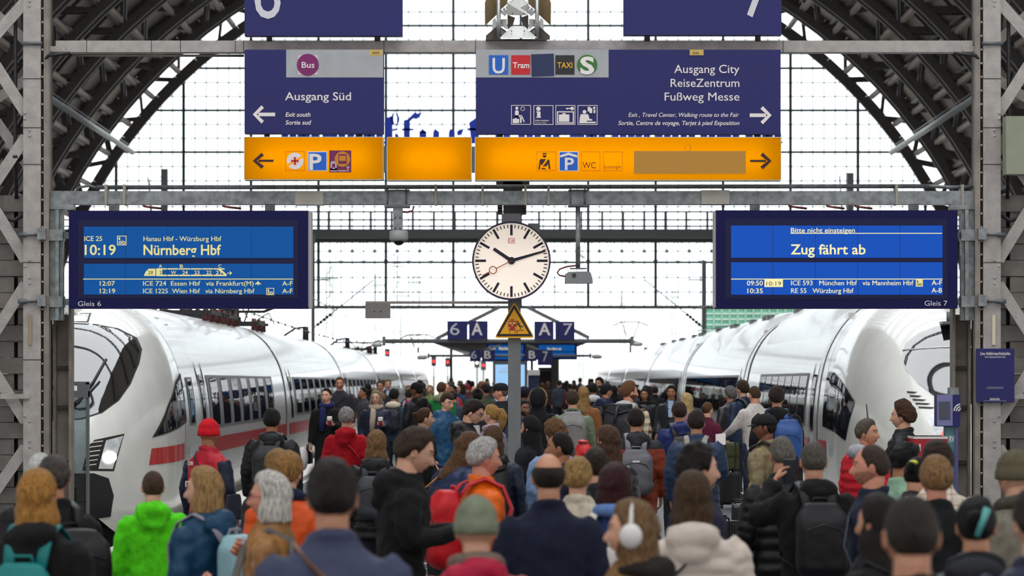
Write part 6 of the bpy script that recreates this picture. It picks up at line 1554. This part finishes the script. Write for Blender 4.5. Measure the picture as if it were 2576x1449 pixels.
person('P7', 684, 1030, 250, -4, 'man in a black padded jacket with black pack beside the left train', ('short', '#121110'), 't', ('jacket', '#17171a', 'puffer'), hood=True)
backpack('P7', 'dark olive-black backpack on the man beside the left train', '#26282a', .32, .42, .16, .98, style='flap')
person('P8', 684, 1195, 520, 80, 'white haired woman with glasses in a tan leather jacket', ('bob', '#cfcac2'), 'r', ('jacket', '#94642f', 'leather'), arms=('phone', 'strap'), glasses='#7b2430', legs='#2a2a30')
strapbag('P8', 'taupe leather bag hanging from the tan jacketed woman', 'shoulder_bag', '#6f6259', .82, -1, (.4, .13, .28), 'leather', '#5b524c', cross=False)
person('P9', 723, 1144, 430, -14, 'golden brown haired youth in an orange jacket with navy collar', ('medium', '#9a6f3c'), 'l', ('jacket', '#e2561b', 'nylon'), scarf=('#1d2740', 0))
person('P9b', 700, 1138, 385, 20, 'light brown haired head peeking out left of the orange jacketed youth', ('medium', '#94703f'), 'l', ('jacket', '#333037'))
person('P10', 836, 1165, 723, 2, 'man with thinning dark hair in a slate blue blazer, nearest of the front row', ('short', '#211a16'), 'm', ('blazer', '#343a58'), yoke=('#343a58', 1.3), bulk=1.06)
strapbag('P10', 'tan leather strap bag over the slate blue blazer', 'shoulder_bag', '#7a4a22', .8, 1, (.36, .1, .26), 'leather')
person('P11', 1003, 1078, 450, -82, 'young man in black hooded jacket looking down at his phone', ('medium', '#3b2c20'), 'l', ('jacket', '#131315'), arms=('read', 'read'), hood=True, hp=18, lean=.08)
phone('P11', 'r', 'dark phone held by the young man in the black hooded jacket', tilt=-50)
person('P12', 871, 1028, 215, -6, 'grey haired woman in a bright red hooded coat', ('medium', '#8f8b88'), 'l', ('jacket', '#a80d1d'), hood=True, hem=.62)
strapbag('P12', 'thin strapped pale bag across the red hooded coat', 'shoulder_bag', '#b79a8b', .85, 1, (.24, .08, .2), 'leather', '#b3283a')
person('P13', 822, 978, 150, 168, 'woman in a long black coat with navy scarf holding a coffee cup', ('bun', '#1d1613'), 'l', ('coat', '#121113'), arms=('cup', 'down'), scarf=('#1c2352', 1), hy=-8)
cup('P13', 'l', 'red and white coffee cup of the woman in the long black coat')
strapbag('P13', 'black handbag with silver clasp beside the long black coat', 'handbag', '#141416', .55, 1, (.3, .1, .32), 'leather')
b = MB(); b.ell((.38, .14, .66), (.09, .14, .2), 14, 10); r, p = carried('P13', 'plastic_bag', 'pale crumpled plastic bag beside the black handbag', 'bag'); child(b, 'bag_body', mat('plastic_white', '#cfc8c6', .35, bump=.5, bscale=12), r)
person('P14', 855, 950, 117, 178, 'tall bearded man with glasses in a dark grey jacket', ('short', '#6b4a2c'), 'r', ('jacket', '#34323a'), beard='#7a5230', glasses='#2b2522')
strapbag('P14', 'dark cross strap bag of the tall bearded man', 'shoulder_bag', '#26242a', .8, 1, (.3, .1, .22), 'nylon')
person('P15', 946, 984, 146, 172, 'grey bobbed woman with glasses, beige scarf and navy padded jacket', ('bob', '#8f8474'), 'l', ('jacket', '#1b2135', 'puffer'), arms=('cup', 'down'), glasses='#332b28', scarf=('#b09d8e', 1))
cup('P15', 'l', 'red and white coffee cup of the woman with the beige scarf')
person('P16', 915, 975, 112, 115, 'black haired woman in a grey coat touching her face', ('bun', '#141212'), 't', ('jacket', '#46444a'), arms=('pocket', 'ear'))
person('P17', 957, 959, 104, 172, 'man with glasses and white shirt in an open dark coat', ('neat', '#4d3d30'), 'm', ('jacket', '#2c2e38'), glasses='#2b2522', shirt='#d7dbe2')
person('P18', 975, 956, 95, 190, 'sandy haired man in a navy suit behind the man with glasses', ('neat', '#8a6a45'), 'l', ('blazer', '#27304f'), shirt='#c9cfdb')
person('P19', 991, 980.5, 134, -8, 'black haired youth in a slate jacket with cream collar', ('medium', '#131112'), 'm', ('jacket', '#33424f'), hoodc='#d9cdb6', hood=False)
backpack('P19', 'dark backpack on the youth with the cream collar', '#20242c', .3, .42, .15, .98)
person('P20', 1010, 978, 100, -20, 'woman with long silver-grey hair behind the youth with the cream collar', ('long', '#a8a6a6', -.26), 'l', ('jacket', '#2a2c36'))
person('P21', 947, 1087, 300, -6, 'woman with long light brown hair and black padded hood', ('long', '#7d5b38', -.3), 'l', ('jacket', BK, 'puffer'), hood=True)
backpack('P21', 'charcoal grey backpack on the woman with the black padded hood', '#393b40', .28, .4, .15, .97)
person('P22', 1050, 964, 140, 40, 'person in black cap and bulky black padded jacket', ('short', '#191513'), 'd', ('jacket', '#141315', 'puffer'), hat='cap', extra='#141416', hood=True, hy=20)
person('P23', 1029, 980, 118, -10, 'person in a magenta jacket left of the black capped figure', ('short', '#2a201b'), 'l', ('jacket', '#a51a66', 'nylon'))
backpack('P23', 'grey patterned backpack on the magenta jacket', '#8d8d92', .3, .42, .15, .98)
person('P24', 1110, 963, 125, -14, 'brown haired man in a green jacket with olive hood', ('short', '#5a3a22'), 'l', ('jacket', '#1f7a3e'), hoodc='#8a8f6c')
person('P25', 1082, 970, 92, 160, 'blonde woman in a pale green top beyond the green jacket', ('bob', '#b2935e'), 'l', ('jacket', '#7f8f58'))
person('P26', 1125, 966, 108, 175, 'man with glasses in grey right of the green jacket', ('receding', '#7a6a5c'), 'r', ('jacket', '#77757d'), glasses='#2b2522')
person('P27', 1137, 968, 104, 150, 'dark bearded man in a red jacket', ('short', '#17120f'), 't', ('jacket', '#b3202a'), beard='#1b1512')
person('P28', 1122, 990, 182, -140, 'smiling man with glasses and brown fringe in a blue jacket', ('fringe', '#3e2a1c'), 'l', ('jacket', '#1f4a6d', 'nylon'), glasses='#332b28', hp=10, hood=True)
person('P29', 1170, 1006, 236, -100, 'man with glasses in black jacket and white shirt looking down', ('medium', '#2c211b'), 'l', ('jacket', '#1a191b', 'nylon'), arms=('phone', 'phone'), glasses='#2b2522', shirt='#e4e2e6', hood=True, hp=24, lean=.06)
person('P30', 1066, 1028, 222, -72, 'laughing woman with a brown bun in a black jacket', ('bun', '#4a2d1c'), 'l', ('jacket', '#19191b'), hood=True)
person('P31', 1238, 1020, 214, 62, 'woman with curly blonde ponytail and pastel scarf', ('ponytail', '#b0854a'), 'l', ('jacket', '#8c8a8e'), scarf=('#b79aa8', 1))
person('P32', 1262, 966, 166, 78, 'man in black cap and dark vest facing left beside the clock post', ('buzz', '#6b5648'), 'r', ('gilet', '#1f2024'), shirt='#4a5058', hat='cap', extra='#1b1c1f')
person('P33', 1201, 979, 152, 4, 'person with black hair bun and pale jeans', ('topbun', '#161213'), 't', ('jacket', '#19191c', 'nylon'), legs='#90a8c2', hood=True)
backpack('P33', 'black backpack above the pale jeans', '#1d1e22', .3, .42, .16, .98)
person('P34', 1223, 968, 112, 30, 'dark haired man in olive jacket with a hand at his head', ('curly', '#221a15'), 'm', ('jacket', '#4c5040'), arms=('ear', 'down'))
person('P35', 1161, 966, 95, 100, 'brown haired woman in navy beside the red jacketed man', ('bob', '#35251b'), 'l', ('jacket', '#2b3a5e'))
person('P36', 1193, 971.5, 102, 5, 'bald man in a dark green coat behind the black hair bun', ('bald', '#5a4a3c'), 'r', ('jacket', '#2f4a44'))
person('P37', 1211, 962, 86, 15, 'person with ginger curls far behind near the post', ('curly', '#8a5b34'), 'l', ('jacket', '#3a3236'))
person('P38', 1177, 966, 82, 10, 'far person in a maroon knit cap left of the post', ('short', '#2a211c'), 'l', ('jacket', '#5a3038'), hat='beanie', extra='#7a2430')
person('P39', 1240, 1076, 295, -6, 'woman with straight brown hair and navy jacket under the ponytailed woman', ('long', '#523722', -.2), 'l', ('jacket', '#1c2436', 'nylon'), hood=False)
backpack('P39', 'black roll-top backpack beside the clock post', '#151517', .32, .56, .18, .9, style='roll')
person('P40', 1212, 1108, 400, -72, 'silver haired man in an orange jacket', ('medium', '#bab7b3'), 'r', ('jacket', '#e8680c', 'nylon'), hp=4)
backpack('P40', 'red and grey hiking backpack on the orange jacket', '#c3141f', .32, .52, .22, .92, '#77747a', '#c93038')
b = MB(); lp_ = PEOPLE['P40']['lp']; c = lp_((-.19, -.27, 1.12)); b.tube([c, c+Vector((0, 0, .16)), c+Vector((0, 0, .2)), c+Vector((0, 0, .21))], [.034, .034, .014, .014], 14); r, p = carried('P40', 'water_bottle', 'clear water bottle in the side pocket of the red backpack', 'bottle'); child(b, 'bottle_body', mat('bottle_clear', '#9aa6aa', .1, spec=.9), r)
b = MB(); b.tube([c+Vector((0, 0, .21)), c+Vector((0, 0, .24))], .017, 12); child(b, 'bottle_cap', mat('cap_turquoise', '#4fb3a5', .4), r)
person('P41', 1118, 1082, 330, -55, 'stooping woman with long brown hair and navy quilted jacket', ('long', '#5f4128', -.32, .008), 'l', ('jacket', '#1f2a4c', 'puffer'), lean=.3, hp=22, hy=-15)
strapbag('P41', 'large mustard tan leather bag of the stooping woman', 'handbag', '#a8761f', .88, -1, (.42, .2, .38), 'leather', '#b57a30', cross=False, y=-.2)
person('P42', 1198, 1244, 650, 2, 'person in a sage green knit cap and crimson jacket', ('short', '#3a2c22'), 'l', ('jacket', '#b30839', 'nylon'), hat='beanie', extra='#767d68', scarf=('#74655a', 0), hood=True, bulk=1.05)
person('P43', 1380, 1142, 512, 2, 'bald crowned man in a dark navy coat at front centre', ('baldtop', '#231915'), 'm', ('blazer', '#171b30'), bulk=1.06)
person('P44', 1453, 1159, 425, -10, 'short blonde woman in a cream coat', ('medium', '#a5824f'), 'l', ('coat', '#c8bba8'), hem=.6)
person('P45', 1545, 1174, 480, -24, 'woman with dark red hair and a denim blue scarf', ('bob', '#3a161a'), 'l', ('jacket', '#1c2e5c'), scarf=('#6584bd', 0))
backpack('P45', 'white and clear backpack with cream straps on the dark red haired woman', '#b9b2b0', .26, .4, .14, .92, '#cfc9c6', '#d9cfc2')
person('P46', 1597, 1268, 650, 66, 'woman wearing white headphones and a tan coat', ('long', '#7d5f40', -.26), 'l', ('jacket', '#7c5a36'), hoodc='#221d1b', hy=12)
p = PEOPLE['P46']; hp_ = MB(); hp_.tube([p['hx']((.1*sin(a), -.012, -.0+.125*cos(a))) for a in [-1.55+3.1*i/20 for i in range(21)]], .014, 8, flat=.6); r, _ = carried('P46', 'headphones', 'white over-ear headphones on the woman in the tan coat', 'headphones'); child(hp_, 'headband', mat('headphone_white', '#e2dedb', .4), r)
for sx in (-1, 1):
    b = MB(); c = p['hx']((sx*.098, -.012, -.015)); b.ell(c, (.03, .045, .05), 18, 12, 0, Matrix.Rotation(radians(PEOPLE['P46']['yaw']*0+12), 3, 'Z')); child(b, 'ear_cup', MATS['headphone_white'], r)
person('P47', 1743, 1194, 550, -4, 'long brown haired woman in a beige quilted jacket', ('long', '#48331f', -.2), 'l', ('jacket', '#cfc1b6', 'puffer'), hood=True, bulk=1.02)
strapbag('P47', 'dark strapped bag across the beige quilted jacket', 'shoulder_bag', '#2a2322', .8, -1, (.26, .1, .22), 'leather')
person('P48', 1754, 1128, 480, -70, 'young man with dark wavy hair in a dark blazer', ('wavy', '#1a1512'), 'l', ('blazer', '#25233a'))
person('P49', 1600, 1030, 250, -2, 'man in a rust jacket with black shoulders', ('short', '#1f1814'), 'm', ('jacket', '#86300f', 'nylon'), yoke=('#1c1c1f', 1.36), hood=True, hem=.7, bulk=1.12, legs='#4a4340')
backpack('P49', 'grey flap backpack on the rust jacket', '#67656b', .34, .46, .15, .9, '#716f75', '#77757b', mark=1)
person('P50', 1752, 1035, 256, -6, 'man in a steel blue quilted jacket', ('short', '#2c201a'), 'm', ('jacket', '#2a3a55', 'puffer'), bulk=1.1, arms=('down', 'phone'))
backpack('P50', 'grey-green backpack with striped straps on the steel blue jacket', '#7d8078', .28, .44, .15, .92, '#8c8f86', '#8d8a80')
person('P51', 1709, 1012, 216, 6, 'man in a royal navy hooded jacket', ('short', '#36281e'), 'm', ('jacket', '#1c2a66', 'nylon'), hood=True, bulk=1.08)
backpack('P51', 'brown-black backpack on the royal navy hooded jacket', '#332b2e', .3, .44, .16, .93)
person('P52', 1728, 990.6, 154, 60, 'woman with wavy pale blonde hair and mauve top', ('long', '#c6a974', -.22, .01), 'l', ('jacket', '#9a7786'))
person('P53', 1779, 1013, 168, -40, 'woman with a claw clip in her hair and maroon jacket', ('bun', '#5a3a22'), 'l', ('jacket', '#571730'), legs='#561a38', arms=('down', 'phone'), shoe='#d8d4d4')
person('P54', 1581, 961.6, 190, -28, 'bearded man with a fade haircut in a cream plaid overshirt', ('neat', '#6f4a30'), 'r', ('jacket', '#c9b99c'), topmat=plaid('#cdbfa6', '#7a5636', '#463122'), hoodc='#b5b3b3', beard='#5a3422', hy=-35)
backpack('P54', 'black roll-top backpack on the plaid overshirt', '#26262a', .34, .5, .17, .98, style='roll')
person('P55', 1440, 985, 182, 0, 'man in a sage green jacket', ('short', '#3c2c20'), 'l', ('jacket', '#6b7560', 'nylon'), bulk=1.08)
backpack('P55', 'tall light grey backpack on the sage green jacket', '#807d7b', .34, .58, .2, .92, '#8a8785', '#2b2b2e')
person('P56', 1468, 975, 150, 4, 'woman with long honey blonde hair and camel coat', ('long', '#a07c4d', -.3), 'l', ('coat', '#8a5a34'))
person('P57', 1524, 967, 140, -35, 'man in dark cap and navy hooded jacket', ('short', '#1c1714'), 'm', ('jacket', '#1c2440', 'nylon'), hat='cap', extra='#181b26', hood=True, hy=-25)
backpack('P57', 'black backpack on the navy hooded jacket beneath the dark cap', '#1a1b20', .3, .44, .16, .96)
person('P58', 1508, 951.7, 106, 150, 'dark haired man looking back toward the signs', ('medium', '#1d1512'), 'm', ('jacket', '#2b2c33'), beard='#3a2a22')
person('P59', 1492, 966, 120, 2, 'youth with black hair and a white scarf collar', ('medium', '#0f0e10'), 'm', ('jacket', '#202228'), hoodc='#d4d2d0')
person('P60', 1622, 979, 126, 165, 'dark haired woman with black scarf and grey top before the right train', ('long', '#15110f', -.2), 't', ('coat', '#18191c', 'puffer'), scarf=('#131316', 0), shirt='#7d7c80')
person('P61', 1689, 971.5, 132, 170, 'man in an open black leather jacket and pale blue shirt', ('neat', '#15110f'), 't', ('jacket', '#232427', 'leather'), shirt='#a9bedb')
person('P62', 1561, 970, 92, 150, 'dark haired man half hidden left of the bearded man', ('short', '#17120f'), 'd', ('jacket', '#22242c'))
person('P63', 1838, 976, 146, 35, 'man with curly grey hair in a black leather coat', ('curly', '#6d6966'), 'm', ('jacket', '#222022', 'leather'), bulk=1.1, hem=.72)
person('P64', 1869, 960, 150, 40, 'tall brown haired man in a navy ribbed down jacket', ('medium', '#3a271b'), 'l', ('jacket', '#1c2942', 'puffer'))
backpack('P64', 'small grey backpack on the navy ribbed down jacket', '#4a4a4c', .26, .36, .13, 1.06)
person('P65', 1899, 972, 166, 28, 'man in a white rolled-sleeve shirt resting a hand on a suitcase', ('buzz', '#4a3424'), 'r', ('shirt', '#c5bdb8'), arms=('reach', 'down'), collar=False, legs='#252c44')
person('P66', 1954, 975, 200, -2, 'man in a bulky black hooded jacket by the right train door', ('neat', '#2b1d15'), 'm', ('jacket', '#161618'), hood=True, bulk=1.18)
backpack('P66', 'bright blue backpack on the bulky black hooded jacket', '#2c4f8c', .32, .58, .2, .82, '#2a3f70', dx=.12)
person('P67', 1928, 1045, 272, 60, 'man in black cap and khaki jacket facing left', ('buzz', '#191411'), 'd', ('jacket', '#85775a'), hat='cap', extra='#1c1c1e', bulk=1.1, hy=20)
backpack('P67', 'black backpack on the khaki jacket', '#1c1d22', .3, .46, .16, .95)
person('P68', 1968, 1100, 395, 10, 'grey cropped man in black padded jacket left of the raised phone', ('buzz', '#6a655f'), 'm', ('jacket', '#141417', 'puffer'), legs='#5a5650', bulk=.93)
person('P69', 2047, 1114, 420, 4, 'grey cropped man in black jacket holding up a phone', ('buzz', '#565049'), 'm', ('jacket', '#131214'), hood=True, arms=('lift', 'down'), bulk=1.12)
phone('P69', 'l', 'black phone raised by the man with the black backpack', off=(.06, .0, .0), tilt=8)
backpack('P69', 'big black backpack on the man holding up a phone', '#1b1b1f', .32, .47, .19, .93, '#141417')
person('P70', 2179, 1058, 285, -55, 'man in a red padded jacket with grey hood looking back', ('neat', '#5c5249'), 'm', ('jacket', '#c01026', 'puffer'), hoodc='#a3a3a8', hy=-62, bulk=1.05)
person('P71', 2196, 1123, 455, 82, 'balding man with stubble in a navy coat, profile to the left', ('receding', '#43342b'), 'r', ('jacket', '#1c2236'), beard='#b27a63')
strapbag('P71', 'slate strapped bag on the navy coat of the balding man', 'shoulder_bag', '#3a4150', .8, -1, (.3, .1, .24), 'nylon', '#4c5564', cross=False)
person('P72', 2266, 1121, 385, -45, 'youth with black curls and a mint green shirt', ('curly', '#100d0d'), 't', ('shirt', '#93b59b'), hp=16, hy=-25)
person('P73', 2302, 1154, 410, -30, 'woman with black bun and a yellow hair clip', ('bun', '#0f0c0d'), 'm', ('jacket', '#161618'), hp=14)
b = MB(); c = PEOPLE['P73']['hx']((.02, -.13, .07)); b.ell(c, (.03, .018, .016), 10, 8); r, p = carried('P73', 'hair_clip', 'yellow clip in the black bun at right', 'hair clip'); child(b, 'clip', mat('clip_yellow', '#c9c838', .3), r)
person('P74', 2360, 1116, 430, 0, 'man with thick brown hair before the red cabinet', ('medium', '#2f1d16'), 'r', ('jacket', '#b59a78'), topmat=plaid('#d6cbbd', '#b07c4c', '#e2dcd4'))
person('P75', 2356, 1154, 480, 2, 'sandy blond boy in a black jacket at the right', ('fringe', '#8e6b45'), 'r', ('jacket', '#1a1a1d'), hood=False, bulk=1.05)
person('P76', 2273, 1016, 262, 68, 'youth with brown mop hair in a black quilted jacket by the red cabinet', ('wavy', '#4a3120'), 'l', ('jacket', '#1c1c20', 'puffer'))
person('P77', 2294, 1251, 850, 2, 'man with grizzled short hair in a dark jacket at front right', ('buzz', '#2f2823'), 'm', ('jacket', '#1c1c1f'), bulk=1.0)
person('P78', 2456, 1256, 640, -10, 'woman with black updo and teal hair clip at front right', ('bun', '#0d0b0d'), 'm', ('jacket', '#181a22', 'puffer'), hood=True, hoodc='#14151a')
b = MB(); c = PEOPLE['P78']['hx']((.03, -.135, .03)); b.tube([c+Vector((-.02, 0, -.06)), c+Vector((.02, -.01, .05))], [.012, .016], 8); r, p = carried('P78', 'hair_clip', 'teal clip in the black updo at front right', 'hair clip'); child(b, 'clip', mat('clip_teal', '#5fb0ae', .3), r)
person('P79', 2215, 1253, 620, 50, 'woman with long near-black hair left of the grizzled man', ('long', '#221a19', -.33), 'm', ('jacket', '#161518'))
strapbag('P79', 'black strapped bag of the woman with near-black hair', 'shoulder_bag', '#1b1b1f', .84, 1, (.3, .1, .26), 'leather')
person('P80', 2556, 1131, 485, 35, 'person in an olive knit cap and grey-beige jacket at the right edge', ('short', '#3a2c22'), 'l', ('jacket', '#7d776a'), hat='beanie', extra='#5a5340', scarf=('#4a4740', 0))
person('P81', 2612, 1235, 720, 10, 'person in a navy padded jacket cut off by the right edge', ('short', '#2a211c'), 'l', ('jacket', '#1d2340', 'puffer'))
person('P82', 1337, 1050, 262, 60, 'woman with long black hair and dark coat right of the clock post', ('long', '#0f0d0f', -.36), 'm', ('coat', '#15161c'), arms=('phone', 'pocket'))
phone('P82', 'l', 'pale edged phone held right of the clock post', tilt=-40)
person('P83', 1318, 974, 142, -20, 'man in a navy flat cap with phone at his ear', ('short', '#161210'), 'd', ('jacket', '#26304c'), hat='flatcap', extra='#1a2036', arms=('down', 'ear'))
person('P83b', 1317, 1008, 186, -150, 'bearded man peering out right of the clock post', ('short', '#14100e'), 'd', ('jacket', '#2a3350'), beard='#17120f')
person('P84', 1353, 981, 172, -4, 'person in a black parka with a raised tan fur hood', ('short', '#1a1512'), 'm', ('coat', '#141416'), hat='hoodup', fur='#a98a5e', hood=True, hmax=1.9)
person('P85', 1397, 1060, 290, 25, 'man with curly light brown hair behind the moustached man', ('curly', '#6b4a2e'), 'l', ('jacket', '#7d97bf'))
person('P86', 1412, 1090, 342, 78, 'moustached man with black hair in a navy jacket, profile to the left', ('receding', '#17120f'), 't', ('jacket', '#1c2238'), hood=False, beard=None)
strapbag('P86', 'dark strap bag on the moustached man', 'shoulder_bag', '#1d2028', .84, -1, (.3, .1, .24), 'nylon', cross=False)
person('P87', 1532, 1075, 322, 40, 'woman with windswept brown hair behind the red drawstring bag', ('long', '#4f3524', -.26, .01), 'l', ('jacket', '#1c1d20', 'leather'))
person('P88', 1500, 1132, 400, 12, 'person with a black pack behind the blonde woman in cream', ('short', '#2b2019'), 'l', ('jacket', '#2a2a2e'), hmax=1.66, hmin=1.5)
backpack('P88', 'black backpack beside the red drawstring bag', '#1a1a1d', .3, .44, .16, .95)
# red drawstring bag
d = F/345; r = thing('drawstring_bag', (X(1470, d), d, Z(1185, d)), 'bright red drawstring bag carried between the shoulders', 'bag')
b = MB(); rings = []
for t, a in ((0, .3), (.05, .85), (.25, 1.05), (.5, 1.0), (.75, .8), (.88, .5), (.93, .4), (1, .62)): rings.append([(X(1470, d)+.078*a*cos(q_)*(1+.06*sin(5*q_)), d+.06*a*sin(q_), Z(1185, d)+.22*t) for q_ in [2*pi*i/28 for i in range(28)]])
b.loft(rings); o = b.build('bag_body', mat('red_ripstop', '#c60f16', .4, bump=.3, bscale=16), r); soften(o, .008, 1, .045)
b = MB(); b.tube([(X(1470, d)+.034*cos(q_), d+.028*sin(q_), Z(1185, d)+.203) for q_ in [2*pi*i/16 for i in range(17)]], .006, 6, cap=False); b.build('cord', M_black, r)
suitcase(1834, 1278, 162, .34, .5, .24, '#1d1d20', 'black suitcase under the olive duffel bag', yaw=12)
suitcase(1864, 1398, 219, .22, .54, .36, '#1f2023', 'ribbed black suitcase standing alone on the dark floor', yaw=-4)
suitcase(1820, 1470, 250, .3, .56, .24, '#1b1c1f', 'ribbed black suitcase right of the beige quilted jacket', yaw=30)
d = F/162; zt = .595; r = thing('duffel_bag', (X(1832, d), d, zt), 'olive green duffel bag strapped on top of a black suitcase', 'bag', None, radians(12))
b = MB(); rings = []
for t, a in ((0, .85), (.08, 1), (.9, 1), (1, .8)): rings.append([(.16*a*(1 if cos(q_) > 0 else -1)*abs(cos(q_))**.5, .12*a*(1 if sin(q_) > 0 else -1)*abs(sin(q_))**.5, .43*t) for q_ in [2*pi*i/28 for i in range(28)]])
b.loft(rings); child(b, 'bag_body', fabric('#474a30', 'nylon'), r, .015)
b = MB()
for sx in (-.08, .08): b.box(sx-.012, sx+.012, -.128, .128, .0, .435)
b.box(-.165, .165, -.13, -.12, .2, .23); child(b, 'webbing', fabric('#35372a'), r)
d = F/250; r = thing('paper_sheet', (X(1813, d), d, Z(1121, d)), 'white printed sheet held right of the steel blue jacket', 'paper', None, .3)
b = MB(); b.add([(-.09, 0, 0), (.09, 0, .02), (.1, .03, .25), (-.08, .03, .23), (-.09, .002, 0), (.09, .002, .02), (.1, .032, .25), (-.08, .032, .23)], [(0, 1, 2, 3), (7, 6, 5, 4), (0, 4, 5, 1), (1, 5, 6, 2), (2, 6, 7, 3), (3, 7, 4, 0)]); child(b, 'sheet', M_white, r).scale = (.6, .6, .5)
# ---- the far crowd under the letter signs
random.seed(21)
protos = []
for i, (hc, st, c, sk) in enumerate((('#1c1614', 'short', '#1d1e24', 'm'), ('#3a271b', 'medium', '#2a2c36', 'l'), ('#6b4a2e', 'bob', '#3d2a2c', 'l'), ('#141214', 'long', '#18191d', 'm'), ('#2a201a', 'receding', '#3f4654', 'r'), ('#8a6a45', 'medium', '#54443c', 'l'), ('#17120f', 'short', '#5a2028', 't'), ('#4b4541', 'short', '#23324a', 'l'))):
    s_ = 60+i*2; px = 1290+(-1)**i*(60+14*i); h_ = 1.66+.03*(i % 5)
    o = person('C%d' % i, px, HY+(H-h_)*s_, s_, random.choice((0, 10, -15, 20, 170)), 'dark clothed person deep in the far crowd on the platform', (st, hc), sk, ('jacket', c), group='far crowd on the platform'); protos.append(o)
def place(src, x, y, yaw, k):
    c = src.copy(); COL.objects.link(c); c.location = (x, y, 0); c.rotation_euler = (0, 0, radians(yaw)); c.scale = (k, k, k)
    for ch in src.children:
        q_ = ch.copy(); COL.objects.link(q_); q_.parent = c
    return c
taken = [(p['loc'].x, p['loc'].y) for p in PEOPLE.values()]
n = 0; tries = 0
while n < 78 and tries < 4000:
    tries += 1
    y = random.uniform(70, 172); x = random.uniform(-4.2, 4.2)
    if abs(x-.0) < 1.5 and 96 < y < 104: continue
    if abs(x) < .5 and (82 < y < 86 or 138 < y < 142): continue
    if 106 < y < 128 and -.9 < x < 1.9: continue
    if y < 88 and abs(x) < 1.2: continue
    if 154 < y < 168 and .8 < x < 2.6 or 128 < y < 133 and .4 < x < 1.4 or 150 < y < 162 and (abs(x+2.9) < .4 or abs(x-1) < .4): continue
    if any(abs(x-a)**2+(abs(y-c)*.7)**2 < .6 for a, c in taken): continue
    taken.append((x, y)); place(random.choice(protos), x, y, random.choice((0, 5, -10, 20, -30, 90, 180)), random.uniform(.94, 1.05)); n += 1
# turn remaining lettering on clothes into meshes
for o in [o for o in SC.objects if o.type == 'FONT' and o not in [f[0] for f in FITS]]:
    FITS.append((o, None, None))
run_fits()
